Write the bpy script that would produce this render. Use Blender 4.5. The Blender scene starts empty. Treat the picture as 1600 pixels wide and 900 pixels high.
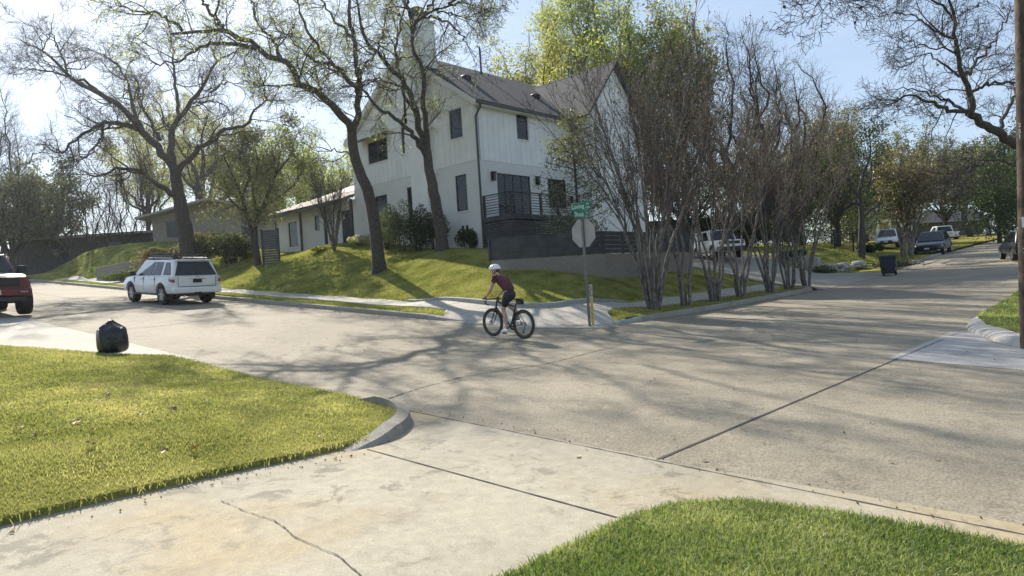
import bpy, bmesh, math, random
import numpy as np
from mathutils import Vector, Matrix
R_ = math.radians
scene = bpy.context.scene
COL = scene.collection
rng = np.random.default_rng(7)
random.seed(7)

# ------------------------------------------------------------------ camera
# street frame: x runs along the side street away to the right, y along the street that climbs to the left
FPX = 1060.0
PITCH, ROLL, AZ = R_(.3), R_(3.62), R_(46.8)
CAM = np.array([-11.30, -10.75, 1.30])
def _s(v):
    ca, sa = math.cos(AZ), math.sin(AZ)
    return np.array([v[0]*ca+v[1]*sa, -v[0]*sa+v[1]*ca, v[2]])
_f = np.array([0, math.cos(PITCH), -math.sin(PITCH)]); _u = np.array([0, math.sin(PITCH), math.cos(PITCH)]); _r = np.array([1., 0, 0])
CX = _s(_r*math.cos(ROLL)-_u*math.sin(ROLL)); CY = _s(_u*math.cos(ROLL)+_r*math.sin(ROLL)); CF = _s(_f)
def at(px, py, D):
    """the point seen at photo pixel px,py (1600 wide) at D metres along the view axis"""
    return CAM + (CX*(px-800)/FPX + CY*(450-py)/FPX + CF)*D
cam_d = bpy.data.cameras.new('camera'); cam = bpy.data.objects.new('camera', cam_d); COL.objects.link(cam)
cam_d.sensor_width = 36; cam_d.lens = 36*FPX/1600; cam_d.clip_start = .1; cam_d.clip_end = 3000
cam.matrix_world = Matrix(((CX[0], CY[0], -CF[0], CAM[0]), (CX[1], CY[1], -CF[1], CAM[1]), (CX[2], CY[2], -CF[2], CAM[2]), (0, 0, 0, 1)))
scene.camera = cam

# ------------------------------------------------------------------ sky, sun, exposure
SUN_AZ, SUN_EL = R_(72), R_(37)           # azimuth from +x towards +y
SUN_DIR = Vector((math.cos(SUN_AZ)*math.cos(SUN_EL), math.sin(SUN_AZ)*math.cos(SUN_EL), math.sin(SUN_EL)))
sun_d = bpy.data.lights.new('sun', 'SUN'); sun = bpy.data.objects.new('sun', sun_d); COL.objects.link(sun)
sun_d.energy = 5.0; sun_d.angle = R_(.5); sun_d.color = (1, .91, .78)
sun.rotation_euler = SUN_DIR.to_track_quat('Z', 'Y').to_euler()
world = bpy.data.worlds.new('World'); scene.world = world; world.use_nodes = True
wt = world.node_tree; wt.nodes.clear()
W = lambda t: wt.nodes.new(t)
wo = W('ShaderNodeOutputWorld'); bg = W('ShaderNodeBackground'); sky = W('ShaderNodeTexSky')
sky.sky_type = 'NISHITA'; sky.sun_disc = False; sky.sun_elevation = SUN_EL; sky.sun_rotation = math.pi/2-SUN_AZ
sky.dust_density = .7; sky.air_density = 1.0; sky.ozone_density = 1.6
bg.inputs['Strength'].default_value = .082
# thin high cloud
tc = W('ShaderNodeTexCoord'); mp = W('ShaderNodeMapping'); mp.inputs['Scale'].default_value = (1.6, 1.6, 5.0)
nz = W('ShaderNodeTexNoise'); nz.inputs['Scale'].default_value = 2.0; nz.inputs['Detail'].default_value = 7; nz.inputs['Roughness'].default_value = .58
rp = W('ShaderNodeValToRGB'); rp.color_ramp.elements[0].position = .36; rp.color_ramp.elements[1].position = .72
rp.color_ramp.elements[0].color = (.30, .30, .30, 1); rp.color_ramp.elements[1].color = (.7, .7, .7, 1)
mx = W('ShaderNodeMix'); mx.data_type = 'RGBA'; mx.inputs['B'].default_value = (5.0, 6.1, 7.7, 1)
wt.links.new(tc.outputs['Generated'], mp.inputs[0]); wt.links.new(mp.outputs[0], nz.inputs['Vector']); wt.links.new(nz.outputs['Fac'], rp.inputs[0])
wt.links.new(rp.outputs[0], mx.inputs['Factor']); wt.links.new(sky.outputs[0], mx.inputs['A']); wt.links.new(mx.outputs['Result'], bg.inputs['Color'])
wt.links.new(bg.outputs[0], wo.inputs['Surface'])
vs = scene.view_settings; vs.view_transform = 'Standard'; vs.look = 'None'; vs.exposure = .78; vs.gamma = 1; vs.use_curve_mapping = False
scene.cycles.max_bounces = 6; scene.cycles.transparent_max_bounces = 8

# ------------------------------------------------------------------ helpers
def setp(o, label=None, cat=None, group=None, kind=None):
    if label: o['label'] = label
    if cat: o['category'] = cat
    if group: o['group'] = group
    if kind: o['kind'] = kind
    return o
def link(o, parent=None):
    COL.objects.link(o)
    if parent is not None: o.parent = parent
    return o
def empty(name, loc=(0, 0, 0), rotz=0, label=None, cat=None, group=None):
    o = bpy.data.objects.new(name, None); o.location = Vector(loc); o.rotation_euler = (0, 0, rotz); o.empty_display_size = .2
    link(o); return setp(o, label, cat, group)
def finish(me, mat, smooth, sharp=None):
    for m in (mat if isinstance(mat, (list, tuple)) else [mat]):
        me.materials.append(m)
    if smooth:
        me.polygons.foreach_set('use_smooth', np.ones(len(me.polygons), bool))
        if sharp: me.set_sharp_from_angle(angle=R_(sharp))
    me.update()
def mesh_np(name, V, F, mat, parent=None, smooth=False, mi=None, sharp=None):
    """V (n,3), F (m,k) arrays of one face size"""
    V = np.asarray(V, np.float32); F = np.asarray(F, np.int32); k = F.shape[1]
    me = bpy.data.meshes.new(name)
    me.vertices.add(len(V)); me.vertices.foreach_set('co', V.ravel())
    me.loops.add(F.size); me.loops.foreach_set('vertex_index', F.ravel())
    me.polygons.add(len(F)); me.polygons.foreach_set('loop_start', np.arange(0, F.size, k, dtype=np.int32))
    me.polygons.foreach_set('loop_total', np.full(len(F), k, np.int32))
    if mi is not None: me.polygons.foreach_set('material_index', np.asarray(mi, np.int32))
    me.update(calc_edges=True); me.validate()
    finish(me, mat, smooth, sharp)
    return link(bpy.data.objects.new(name, me), parent)
class MB:
    """collects simple solids and links them as ONE mesh object"""
    def __init__(s): s.v = []; s.f = []; s.m = []
    def add(s, V, F, mi=0):
        b = len(s.v); s.v += [tuple(map(float, p)) for p in V]; s.f += [tuple(i+b for i in f) for f in F]; s.m += [mi]*len(F)
    def hexa(s, c, mi=0):   # 8 corners: bottom 4 then top 4
        s.add(c, [(3, 2, 1, 0), (4, 5, 6, 7), (0, 1, 5, 4), (1, 2, 6, 5), (2, 3, 7, 6), (3, 0, 4, 7)], mi)
    def box(s, x0, x1, y0, y1, z0, z1, mi=0):
        s.hexa([(x0, y0, z0), (x1, y0, z0), (x1, y1, z0), (x0, y1, z0), (x0, y0, z1), (x1, y0, z1), (x1, y1, z1), (x0, y1, z1)], mi)
    def beam(s, a, b, w, h, mi=0, up=(0, 0, 1)):
        a, b = Vector(a), Vector(b); d = (b-a).normalized(); u = Vector(up); x = d.cross(u)
        if x.length < 1e-4: x = d.cross(Vector((1, 0, 0)))
        x.normalize(); u = x.cross(d).normalized(); x *= w/2; u *= h/2
        s.hexa([a-x-u, a+x-u, b+x-u, b-x-u, a-x+u, a+x+u, b+x+u, b-x+u], mi)
    def tube(s, pts, r, n=8, mi=0, cap=True):
        pts = [Vector(p) for p in pts]; rs = r if isinstance(r, (list, tuple)) else [r]*len(pts)
        b = len(s.v); ref = None
        for i, p in enumerate(pts):
            d = (pts[min(i+1, len(pts)-1)]-pts[max(i-1, 0)]).normalized()
            if ref is None:
                ref = d.cross(Vector((0, 0, 1)))
                if ref.length < .1: ref = d.cross(Vector((1, 0, 0)))
            x = (ref-d*ref.dot(d)).normalized(); ref = x; y = d.cross(x)
            for k in range(n):
                a = 2*math.pi*k/n; q = p+(x*math.cos(a)+y*math.sin(a))*rs[i]; s.v.append(tuple(q))
        for i in range(len(pts)-1):
            for k in range(n):
                s.f.append((b+i*n+k, b+i*n+(k+1) % n, b+(i+1)*n+(k+1) % n, b+(i+1)*n+k)); s.m.append(mi)
        if cap:
            s.f.append(tuple(b+k for k in range(n))[::-1]); s.m.append(mi)
            s.f.append(tuple(b+(len(pts)-1)*n+k for k in range(n))); s.m.append(mi)
    def lathe(s, prof, n=24, c=(0, 0, 0), axis='z', mi=0):
        b = len(s.v)
        for r, h in prof:
            for k in range(n):
                a = 2*math.pi*k/n; x, y = r*math.cos(a), r*math.sin(a)
                p = (x, y, h) if axis == 'z' else ((h, x, y) if axis == 'x' else (x, h, y))
                s.v.append((p[0]+c[0], p[1]+c[1], p[2]+c[2]))
        for i in range(len(prof)-1):
            for k in range(n):
                s.f.append((b+i*n+k, b+i*n+(k+1) % n, b+(i+1)*n+(k+1) % n, b+(i+1)*n+k)); s.m.append(mi)
    def ell(s, c, r, n=12, m=8, mi=0, rot=None):
        b = len(s.v); M = rot or Matrix.Identity(3)
        for i in range(m+1):
            th = math.pi*i/m
            for k in range(n):
                a = 2*math.pi*k/n
                q = M @ Vector((r[0]*math.sin(th)*math.cos(a), r[1]*math.sin(th)*math.sin(a), r[2]*math.cos(th)))
                s.v.append((q.x+c[0], q.y+c[1], q.z+c[2]))
        for i in range(m):
            for k in range(n):
                s.f.append((b+i*n+k, b+(i+1)*n+k, b+(i+1)*n+(k+1) % n, b+i*n+(k+1) % n)); s.m.append(mi)
    def build(s, name, mat, parent=None, smooth=False, bevel=0, sharp=35, loc=None):
        me = bpy.data.meshes.new(name); me.from_pydata(s.v, [], s.f); me.validate()
        if isinstance(mat, (list, tuple)): me.polygons.foreach_set('material_index', np.array(s.m[:len(me.polygons)], np.int32))
        bm = bmesh.new(); bm.from_mesh(me)
        bmesh.ops.remove_doubles(bm, verts=bm.verts, dist=1e-5); bmesh.ops.recalc_face_normals(bm, faces=bm.faces)
        bm.to_mesh(me); bm.free()
        finish(me, mat, smooth or bevel > 0, sharp)
        o = link(bpy.data.objects.new(name, me), parent)
        if loc is not None: o.location = Vector(loc)
        if bevel > 0:
            b = o.modifiers.new('bevel', 'BEVEL'); b.width = bevel; b.segments = 2; b.limit_method = 'ANGLE'; b.angle_limit = R_(35)
        return o
def bake(o, extra=()):
    """apply an object's modifiers by hand and drop helper objects"""
    dg = bpy.context.evaluated_depsgraph_get(); dg.update()
    me = bpy.data.meshes.new_from_object(o.evaluated_get(dg)); o.modifiers.clear(); o.data = me
    for e in extra: bpy.data.objects.remove(e)
def text(name, body, size, mat, parent=None, M=None, ext=.002, sx=1.0):
    cu = bpy.data.curves.new(name, 'FONT'); cu.body = body; cu.size = size; cu.extrude = ext; cu.align_x = 'LEFT'; cu.resolution_u = 3
    t = bpy.data.objects.new(name, cu); COL.objects.link(t)
    dg = bpy.context.evaluated_depsgraph_get(); dg.update(); me = bpy.data.meshes.new_from_object(t.evaluated_get(dg)); bpy.data.objects.remove(t)
    me.materials.clear(); me.materials.append(mat)
    o = link(bpy.data.objects.new(name, me), parent)
    if M is not None: o.matrix_basis = M @ Matrix.Diagonal((sx, 1, 1, 1))
    return o

# ------------------------------------------------------------------ materials
def nodes(name):
    m = bpy.data.materials.new(name); m.use_nodes = True; nt = m.node_tree
    return m, nt, nt.nodes['Principled BSDF']
def mat(name, col, rough=.6, metal=0, var=.12, scale=6, bump=0, bscale=40, spec=.5, coat=0, detail=4, col2=None, lo=.35, hi=.65, co='Object'):
    m, nt, b = nodes(name); N = nt.nodes.new
    b.inputs['Roughness'].default_value = rough; b.inputs['Metallic'].default_value = metal; b.inputs['Specular IOR Level'].default_value = spec
    b.inputs['Coat Weight'].default_value = coat
    tc = N('ShaderNodeTexCoord'); nz = N('ShaderNodeTexNoise'); nz.inputs['Scale'].default_value = scale; nz.inputs['Detail'].default_value = detail
    rp = N('ShaderNodeValToRGB'); rp.color_ramp.elements[0].position = lo; rp.color_ramp.elements[1].position = hi
    c1 = tuple(c*(1-var) for c in col); c2 = tuple(min(1, c*(1+var)) for c in (col2 or col))
    rp.color_ramp.elements[0].color = (*c1, 1); rp.color_ramp.elements[1].color = (*c2, 1)
    nt.links.new(tc.outputs[co], nz.inputs['Vector']); nt.links.new(nz.outputs['Fac'], rp.inputs[0]); nt.links.new(rp.outputs[0], b.inputs['Base Color'])
    if bump:
        n2 = N('ShaderNodeTexNoise'); n2.inputs['Scale'].default_value = bscale; n2.inputs['Detail'].default_value = 5
        bp = N('ShaderNodeBump'); bp.inputs['Strength'].default_value = bump; bp.inputs['Distance'].default_value = .02
        nt.links.new(tc.outputs[co], n2.inputs['Vector']); nt.links.new(n2.outputs['Fac'], bp.inputs['Height']); nt.links.new(bp.outputs[0], b.inputs['Normal'])
    return m
def concrete(name, base, stain, speck=.25, sscale=1.2, sp_scale=70, rough=.85, stain_lo=.5, stain_hi=.75, stain_amt=.6, scuff=0., tint=None):
    """cast concrete: exposed grit, broad tone patches and drifting stains"""
    m, nt, b = nodes(name); N = nt.nodes.new; Lk = nt.links.new
    b.inputs['Roughness'].default_value = rough; b.inputs['Specular IOR Level'].default_value = .3
    tc = N('ShaderNodeTexCoord')
    def noise(sc, det, ro=.55):
        n = N('ShaderNodeTexNoise'); n.inputs['Scale'].default_value = sc; n.inputs['Detail'].default_value = det; n.inputs['Roughness'].default_value = ro
        Lk(tc.outputs['Object'], n.inputs['Vector']); return n
    broad = noise(.35, 3); st = noise(sscale, 8, .68); gr = noise(sp_scale, 3, .7); mid = noise(9, 5, .6)
    def ramp(n, p0, p1, c0, c1):
        r = N('ShaderNodeValToRGB'); r.color_ramp.elements[0].position = p0; r.color_ramp.elements[1].position = p1
        r.color_ramp.elements[0].color = (*c0, 1); r.color_ramp.elements[1].color = (*c1, 1); Lk(n.outputs['Fac'], r.inputs[0]); return r
    a = ramp(broad, .3, .7, tuple(c*.86 for c in base), tuple(c*1.1 for c in base))
    f = ramp(st, stain_lo, stain_hi, (0, 0, 0), (stain_amt,)*3)
    mx = N('ShaderNodeMix'); mx.data_type = 'RGBA'; mx.inputs['B'].default_value = (*stain, 1); Lk(f.outputs[0], mx.inputs['Factor']); Lk(a.outputs[0], mx.inputs['A'])
    if tint:
        tn = noise(.55, 4); tf = ramp(tn, .5, .68, (0, 0, 0), (.75,)*3); tx = N('ShaderNodeMix'); tx.data_type = 'RGBA'; tx.inputs['B'].default_value = (*tint, 1); Lk(tf.outputs[0], tx.inputs['Factor']); Lk(mx.outputs['Result'], tx.inputs['A']); mx = tx
    if scuff:
        sn = noise(3.2, 9, .72); sn.inputs['Distortion'].default_value = .5; bn = noise(.8, 2); sf = ramp(sn, .545, .60, (0, 0, 0), (scuff,)*3); bf = ramp(bn, .42, .62, (0, 0, 0), (1, 1, 1)); mm = N('ShaderNodeMix'); mm.data_type = 'RGBA'; mm.blend_type = 'MULTIPLY'; mm.inputs['Factor'].default_value = 1
        Lk(sf.outputs[0], mm.inputs['A']); Lk(bf.outputs[0], mm.inputs['B']); sx = N('ShaderNodeMix'); sx.data_type = 'RGBA'; sx.inputs['B'].default_value = (*(c*.42 for c in base), 1); Lk(mm.outputs['Result'], sx.inputs['Factor']); Lk(mx.outputs['Result'], sx.inputs['A']); mx = sx
    g = ramp(gr, .3, .7, (1-speck,)*3, (1+speck,)*3)
    g2 = ramp(mid, .3, .7, (.86,)*3, (1.1,)*3)
    mu = N('ShaderNodeMix'); mu.data_type = 'RGBA'; mu.blend_type = 'MULTIPLY'; mu.inputs['Factor'].default_value = 1
    Lk(mx.outputs['Result'], mu.inputs['A']); Lk(g.outputs[0], mu.inputs['B'])
    m2 = N('ShaderNodeMix'); m2.data_type = 'RGBA'; m2.blend_type = 'MULTIPLY'; m2.inputs['Factor'].default_value = 1
    Lk(mu.outputs['Result'], m2.inputs['A']); Lk(g2.outputs[0], m2.inputs['B']); Lk(m2.outputs['Result'], b.inputs['Base Color'])
    bp = N('ShaderNodeBump'); bp.inputs['Strength'].default_value = .45; bp.inputs['Distance'].default_value = .006
    Lk(gr.outputs['Fac'], bp.inputs['Height']); Lk(bp.outputs[0], b.inputs['Normal'])
    return m
def leaf(name, c1, c2, trans=.5, rough=.5, tcol=None, big=0, gloss=.08):
    """thin leaf or blade: colour differs from piece to piece, light passes through"""
    m = bpy.data.materials.new(name); m.use_nodes = True; nt = m.node_tree; nt.nodes.clear(); N = nt.nodes.new; Lk = nt.links.new
    o = N('ShaderNodeOutputMaterial'); ge = N('ShaderNodeNewGeometry'); rp = N('ShaderNodeValToRGB')
    rp.color_ramp.elements[0].color = (*c1, 1); rp.color_ramp.elements[1].color = (*c2, 1)
    if big:
        e = rp.color_ramp.elements.new(.55); e.color = (*((p+q)/2 for p, q in zip(c1, c2)), 1); e = rp.color_ramp.elements.new(.86); e.color = (*c2, 1); rp.color_ramp.elements[-1].color = (c2[0]*1.05, c2[1]*.86, c2[2]*1.15, 1)
        tc = N('ShaderNodeTexCoord'); n = N('ShaderNodeTexNoise'); n.inputs['Scale'].default_value = big; n.inputs['Detail'].default_value = 4
        Lk(tc.outputs['Object'], n.inputs['Vector']); ad = N('ShaderNodeMath'); ad.operation = 'MULTIPLY_ADD'; ad.inputs[1].default_value = 1.9; ad.inputs[2].default_value = -.72
        Lk(n.outputs['Fac'], ad.inputs[0]); a2 = N('ShaderNodeMath'); a2.operation = 'MULTIPLY_ADD'; a2.inputs[1].default_value = .45
        Lk(ge.outputs['Random Per Island'], a2.inputs[0]); Lk(ad.outputs[0], a2.inputs[2]); Lk(a2.outputs[0], rp.inputs[0])
    else: Lk(ge.outputs['Random Per Island'], rp.inputs[0])
    d = N('ShaderNodeBsdfDiffuse'); t = N('ShaderNodeBsdfTranslucent'); g = N('ShaderNodeBsdfGlossy'); g.inputs['Roughness'].default_value = rough
    Lk(rp.outputs[0], d.inputs[0])
    tm = N('ShaderNodeMix'); tm.data_type = 'RGBA'; tm.blend_type = 'MULTIPLY'; tm.inputs['Factor'].default_value = 1
    tm.inputs['B'].default_value = (*(tcol or (1.5, 1.5, .8)), 1); Lk(rp.outputs[0], tm.inputs['A']); Lk(tm.outputs['Result'], t.inputs[0])
    x = N('ShaderNodeMixShader'); x.inputs[0].default_value = trans; Lk(d.outputs[0], x.inputs[1]); Lk(t.outputs[0], x.inputs[2])
    y = N('ShaderNodeMixShader'); y.inputs[0].default_value = gloss; Lk(x.outputs[0], y.inputs[1]); Lk(g.outputs[0], y.inputs[2]); Lk(y.outputs[0], o.inputs[0])
    return m

M = {}
M['road'] = concrete('road_concrete', (.262, .234, .178), (.165, .145, .11), speck=.46, sscale=.45, sp_scale=48, stain_amt=.7, scuff=.5)
M['drive'] = concrete('driveway_concrete', (.345, .318, .248), (.24, .212, .16), speck=.22, sscale=1.1, sp_scale=90, stain_lo=.5, stain_hi=.72, stain_amt=.6, scuff=.65, tint=(.37, .30, .18))
M['walk'] = concrete('pale_concrete', (.40, .38, .33), (.27, .25, .21), speck=.12, sscale=1.5, sp_scale=60)
M['kerb'] = concrete('kerb_concrete', (.29, .27, .23), (.16, .145, .12), speck=.22, sscale=2, sp_scale=60)
M['newkerb'] = concrete('new_concrete', (.34, .34, .33), (.26, .26, .25), speck=.08, sscale=2, sp_scale=60, stain_amt=.4)
M['tar'] = mat('joint_tar', (.05, .045, .04), .9)
M['soil'] = mat('soil', (.10, .085, .05), .95, var=.3, scale=3, bump=.6, bscale=30)
M['turf'] = mat('turf_thatch', (.17, .18, .045), .95, spec=0, var=.3, scale=1.3, bump=1, bscale=60, detail=8, col2=(.24, .225, .07))
M['turf2'] = mat('dark_turf', (.085, .10, .028), .95, spec=0, var=.35, scale=1.5, bump=1, bscale=60, detail=8)  # darker turf colour for the coarse ground sheet
M['blade'] = leaf('grass_blade', (.18, .21, .07), (.49, .47, .235), .5, tcol=(1.3, 1.3, .8), big=1.1, gloss=.03)
M['blade2'] = leaf('hill_grass_blade', (.15, .19, .045), (.40, .39, .15), .5, tcol=(1.3, 1.35, .75), big=.5, gloss=.03)
M['blade3'] = leaf('lush_grass_blade', (.11, .17, .045), (.42, .43, .21), .5, tcol=(1.25, 1.35, .8), big=1.5, gloss=.035)
M['bark'] = mat('oak_bark', (.065, .056, .05), .95, var=.35, scale=9, bump=1, bscale=22)
M['twig'] = mat('twig_bark', (.05, .042, .037), .9, var=.3, scale=4)
M['darktwig'] = mat('dark_twig_bark', (.05, .042, .042), .9, var=.3, scale=4)
M['crepe'] = mat('crepe_myrtle_bark', (.15, .13, .115), .75, var=.45, scale=7, bump=.3, bscale=14)
M['crepetwig'] = mat('crepe_myrtle_twig', (.082, .068, .061), .85, var=.3, scale=5)
M['seed'] = mat('seed_head', (.05, .034, .028), .9)
M['leaf_spring'] = leaf('spring_leaf', (.19, .235, .07), (.40, .43, .14), .62, tcol=(1.4, 1.45, .85))
M['leaf_yellow'] = leaf('yellow_green_leaf', (.19, .205, .05), (.39, .385, .13), .6)
M['leaf_olive'] = leaf('olive_leaf', (.07, .085, .045), (.18, .19, .09), .45)
M['leaf_dark'] = leaf('dark_evergreen_leaf', (.018, .035, .016), (.06, .09, .032), .3, rough=.6, gloss=.03)
M['leaf_mid'] = leaf('mid_green_leaf', (.04, .065, .022), (.13, .16, .045), .4)
M['leaf_bronze'] = leaf('bronze_leaf', (.11, .095, .04), (.25, .20, .075), .45)
M['leaf_red'] = leaf('red_tip_leaf', (.16, .09, .07), (.36, .24, .17), .4)
M['leaf_fallen'] = leaf('fallen_leaf', (.12, .055, .025), (.22, .10, .045), .2)
M['black'] = mat('black_paint', (.015, .016, .02), .45, var=.1)
M['rubber'] = mat('rubber', (.018, .018, .02), .8, var=.15)
M['chrome'] = mat('chrome', (.6, .6, .62), .18, 1, var=.03)
M['alloy'] = mat('alloy', (.42, .43, .45), .35, .8, var=.05)
M['glass'] = mat('dark_glass', (.012, .016, .02), .04, var=.2, spec=.45, bump=.12, bscale=2.2)
M['white_car'] = mat('white_car_paint', (.72, .73, .74), .25, var=.03, coat=.6)
M['red_car'] = mat('dark_red_car_paint', (.105, .003, .012), .3, var=.05, coat=.4)
M['dark_car'] = mat('dark_blue_grey_car_paint', (.012, .015, .022), .3, var=.05, coat=.25)
M['tail'] = mat('tail_light_red', (.30, .02, .02), .2, var=.1)
M['lamp_clear'] = mat('clear_lamp', (.55, .56, .58), .15, var=.05)
M['plate_w'] = mat('plate_white', (.6, .6, .6), .5, var=.25, scale=40)
STATS = []
# ------------------------------------------------------------------ tree building
def _n(v): return v/np.maximum(np.linalg.norm(v, axis=-1, keepdims=True), 1e-9)
def tubes(P, Rr, S):
    """P (N,K,3) centre lines, Rr (N,K) radii -> verts, quads"""
    N, K, _ = P.shape
    T = np.empty_like(P); T[:, 1:-1] = P[:, 2:]-P[:, :-2]; T[:, 0] = P[:, 1]-P[:, 0]; T[:, -1] = P[:, -1]-P[:, -2]; T = _n(T)
    ref = np.where(np.abs(_n(P[:, -1]-P[:, 0])[:, 2:3]) > .8, np.array([[1., 0, 0]]), np.array([[0, 0, 1.]]))[:, None, :]
    X = _n(np.cross(T, ref)); Y = np.cross(T, X)
    a = np.arange(S)*2*np.pi/S
    V = P[:, :, None, :]+Rr[:, :, None, None]*(X[:, :, None, :]*np.cos(a)[None, None, :, None]+Y[:, :, None, :]*np.sin(a)[None, None, :, None])
    b = (np.arange(N)*K*S)[:, None, None]; i = (np.arange(K-1)*S)[None, :, None]; k = np.arange(S)[None, None, :]; k2 = (k+1) % S
    F = np.stack([b+i+k, b+i+k2, b+i+S+k2, b+i+S+k], -1).reshape(-1, 4)
    return V.reshape(-1, 3), F
def spline(pts, K):
    p = np.array(pts, float)
    if len(p) == 2: p = np.array([p[0], (p[0]+p[1])/2, p[1]])
    q = np.vstack([2*p[0]-p[1], p, 2*p[-1]-p[-2]]); d = np.r_[0, np.cumsum(np.linalg.norm(np.diff(p, axis=0), axis=1))]
    out = []
    for u in np.linspace(0, d[-1], K):
        i = min(np.searchsorted(d, u, 'right')-1, len(p)-2); t = (u-d[i])/max(d[i+1]-d[i], 1e-9)
        a, b, c, e = q[i], q[i+1], q[i+2], q[i+3]
        out.append(.5*((2*b)+(-a+c)*t+(2*a-5*b+4*c-e)*t*t+(-a+3*b-3*c+e)*t**3))
    return np.array(out)
def children(P, Rr, n, l0, l1, ang=(30, 65), crook=.25, up=.1, K=6, t0=.2, rk=.012, rmax=.7, taper=.3, out=None, shrink=.5, dirb=None):
    """side shoots of a set of branches; n per branch (int or per-branch array)"""
    N, K0, _ = P.shape; n = np.full(N, n) if np.isscalar(n) else np.asarray(n)
    idx = np.repeat(np.arange(N), n); m = len(idx)
    if m == 0: return np.zeros((0, K, 3)), np.zeros((0, K))
    u = t0+(1-t0)*rng.random(m)**.85; f = u*(K0-1); i = np.minimum(f.astype(int), K0-2); w = (f-i)[:, None]
    p = P[idx, i]*(1-w)+P[idx, i+1]*w; tg = _n(P[idx, i+1]-P[idx, i]); r = Rr[idx, i]*(1-w[:, 0])+Rr[idx, i+1]*w[:, 0]
    perp = rng.normal(size=(m, 3)); perp[:, 2] += up*2
    if out is not None: perp += _n((p-out)*np.array([1, 1, .4]))*1.0
    perp = _n(perp-tg*(perp*tg).sum(1, keepdims=True))
    a = np.radians(rng.uniform(ang[0], ang[1], m))[:, None]; d = _n(tg*np.cos(a)+perp*np.sin(a))
    L = rng.uniform(l0, l1, m)*(1-shrink*(u-t0)/(1-t0)); st = (L/(K-1))[:, None]
    Q = np.empty((m, K, 3)); Q[:, 0] = p
    for k in range(1, K):
        d = d+crook*rng.normal(size=(m, 3)); d[:, 2] += up*.5
        if dirb is not None: d = d+dirb
        d = _n(d); Q[:, k] = Q[:, k-1]+d*st
    r0 = np.minimum(r*rmax, L*rk); q = np.linspace(1, taper, K)[None, :]
    return Q, r0[:, None]*q
def leaves_on(P, per, size, spread, t0=.2):
    """random leaf centres along branches"""
    N, K, _ = P.shape; m = int(N*per)
    if m == 0: return np.zeros((0, 3))
    idx = rng.integers(0, N, m); f = (t0+(1-t0)*rng.random(m))*(K-1); i = np.minimum(f.astype(int), K-2); w = (f-i)[:, None]
    return P[idx, i]*(1-w)+P[idx, i+1]*w+rng.normal(size=(m, 3))*spread
def leaf_mesh(name, C, size, mt, parent, aspect=.55, flat=0.):
    m = len(C); s = size*rng.uniform(.6, 1.3, m)[:, None]
    a = rng.normal(size=(m, 3)); a = _n(a); b = rng.normal(size=(m, 3)); b[:, 2] *= (1-flat); b = _n(np.cross(a, b))
    V = np.stack([C-a*s, C+b*s*aspect, C+a*s, C-b*s*aspect], 1).reshape(-1, 3); F = np.arange(4*m).reshape(-1, 4)
    return mesh_np(name, V, F, mt, parent)
def join_tubes(parts):
    Vs, Fs, o = [], [], 0
    for P, Rr, S in parts:
        if len(P) == 0: continue
        v, f = tubes(P, Rr, S); Vs.append(v); Fs.append(f+o); o += len(v)
    return np.vstack(Vs), np.vstack(Fs)
def px_limb(pts, D, bend, r0, r1, K=22, jit=.04):
    """a limb traced at its own distance: pts in photo pixels, depth D with its own bend towards or away"""
    n = len(pts); Q = [at(x, y, D+(bend*np.sin(np.pi*.5*i/max(n-1, 1)) if np.isscalar(bend) else bend[i])) for i, (x, y) in enumerate(pts)]
    P = spline(Q, K); P[1:-1] += rng.normal(size=(K-2, 3))*jit
    return P, np.linspace(r0, r1, K)
def finish_tree(name, base, label, limbs, gens, barkm, twigm, leafspec=None, group=None, cat='tree', limbS=9, extra=None, thin=1.0, limbk=1.0, rmin=.006, dm=None):
    """limbs: list of (P,R); gens: kwargs for successive generations of side shoots"""
    t = empty(name, base, 0, label, cat, group); off = np.array(base, float)
    limbs = [(p, r*limbk) for p, r in limbs]
    V, F = join_tubes([(P[None]-off, Rr[None], limbS) for P, Rr in limbs]); mesh_np('trunk', V, F, barkm, t, smooth=True)
    Ks = 12
    P = np.stack([p[np.linspace(0, len(p)-1, Ks).astype(int)] for p, _ in limbs]); Rr = np.stack([r[np.linspace(0, len(r)-1, Ks).astype(int)] for _, r in limbs])
    ln = np.linalg.norm(P[:, -1]-P[:, 0], axis=1)
    tw = []
    for gi, g in enumerate(gens):
        g = dict(g); dens = g.pop('dens', None); dens = dens and dens*(dm or ([1.5, 2.2, 2.4] if len(gens) > 2 else [2.0, 2.25]))[gi]; S = g.pop('S', 3); sel = g.pop('skip', None)
        Pp, Rp = (P[sel:], Rr[sel:]) if sel else (P, Rr)
        if dens is not None:
            l = np.linalg.norm(np.diff(Pp, axis=1), axis=2).sum(1); n = np.maximum(1, np.round(l*dens).astype(int))
        else: n = g.pop('n')
        P, Rr = children(Pp, Rp, n, **g); Rr = np.maximum(Rr*thin, rmin); tw.append((P-off, Rr, S))
    V, F = join_tubes(tw); mesh_np('twigs', V, F, twigm, t)
    if leafspec:
        for (lname, lm, per, size, spread) in leafspec:
            C = leaves_on(tw[-1][0], per, size, spread); leaf_mesh(lname, C, size, lm, t)
    if extra: extra(t, off, tw)
    STATS.append((name, len(tw[-1][0])))
    return t
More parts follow.
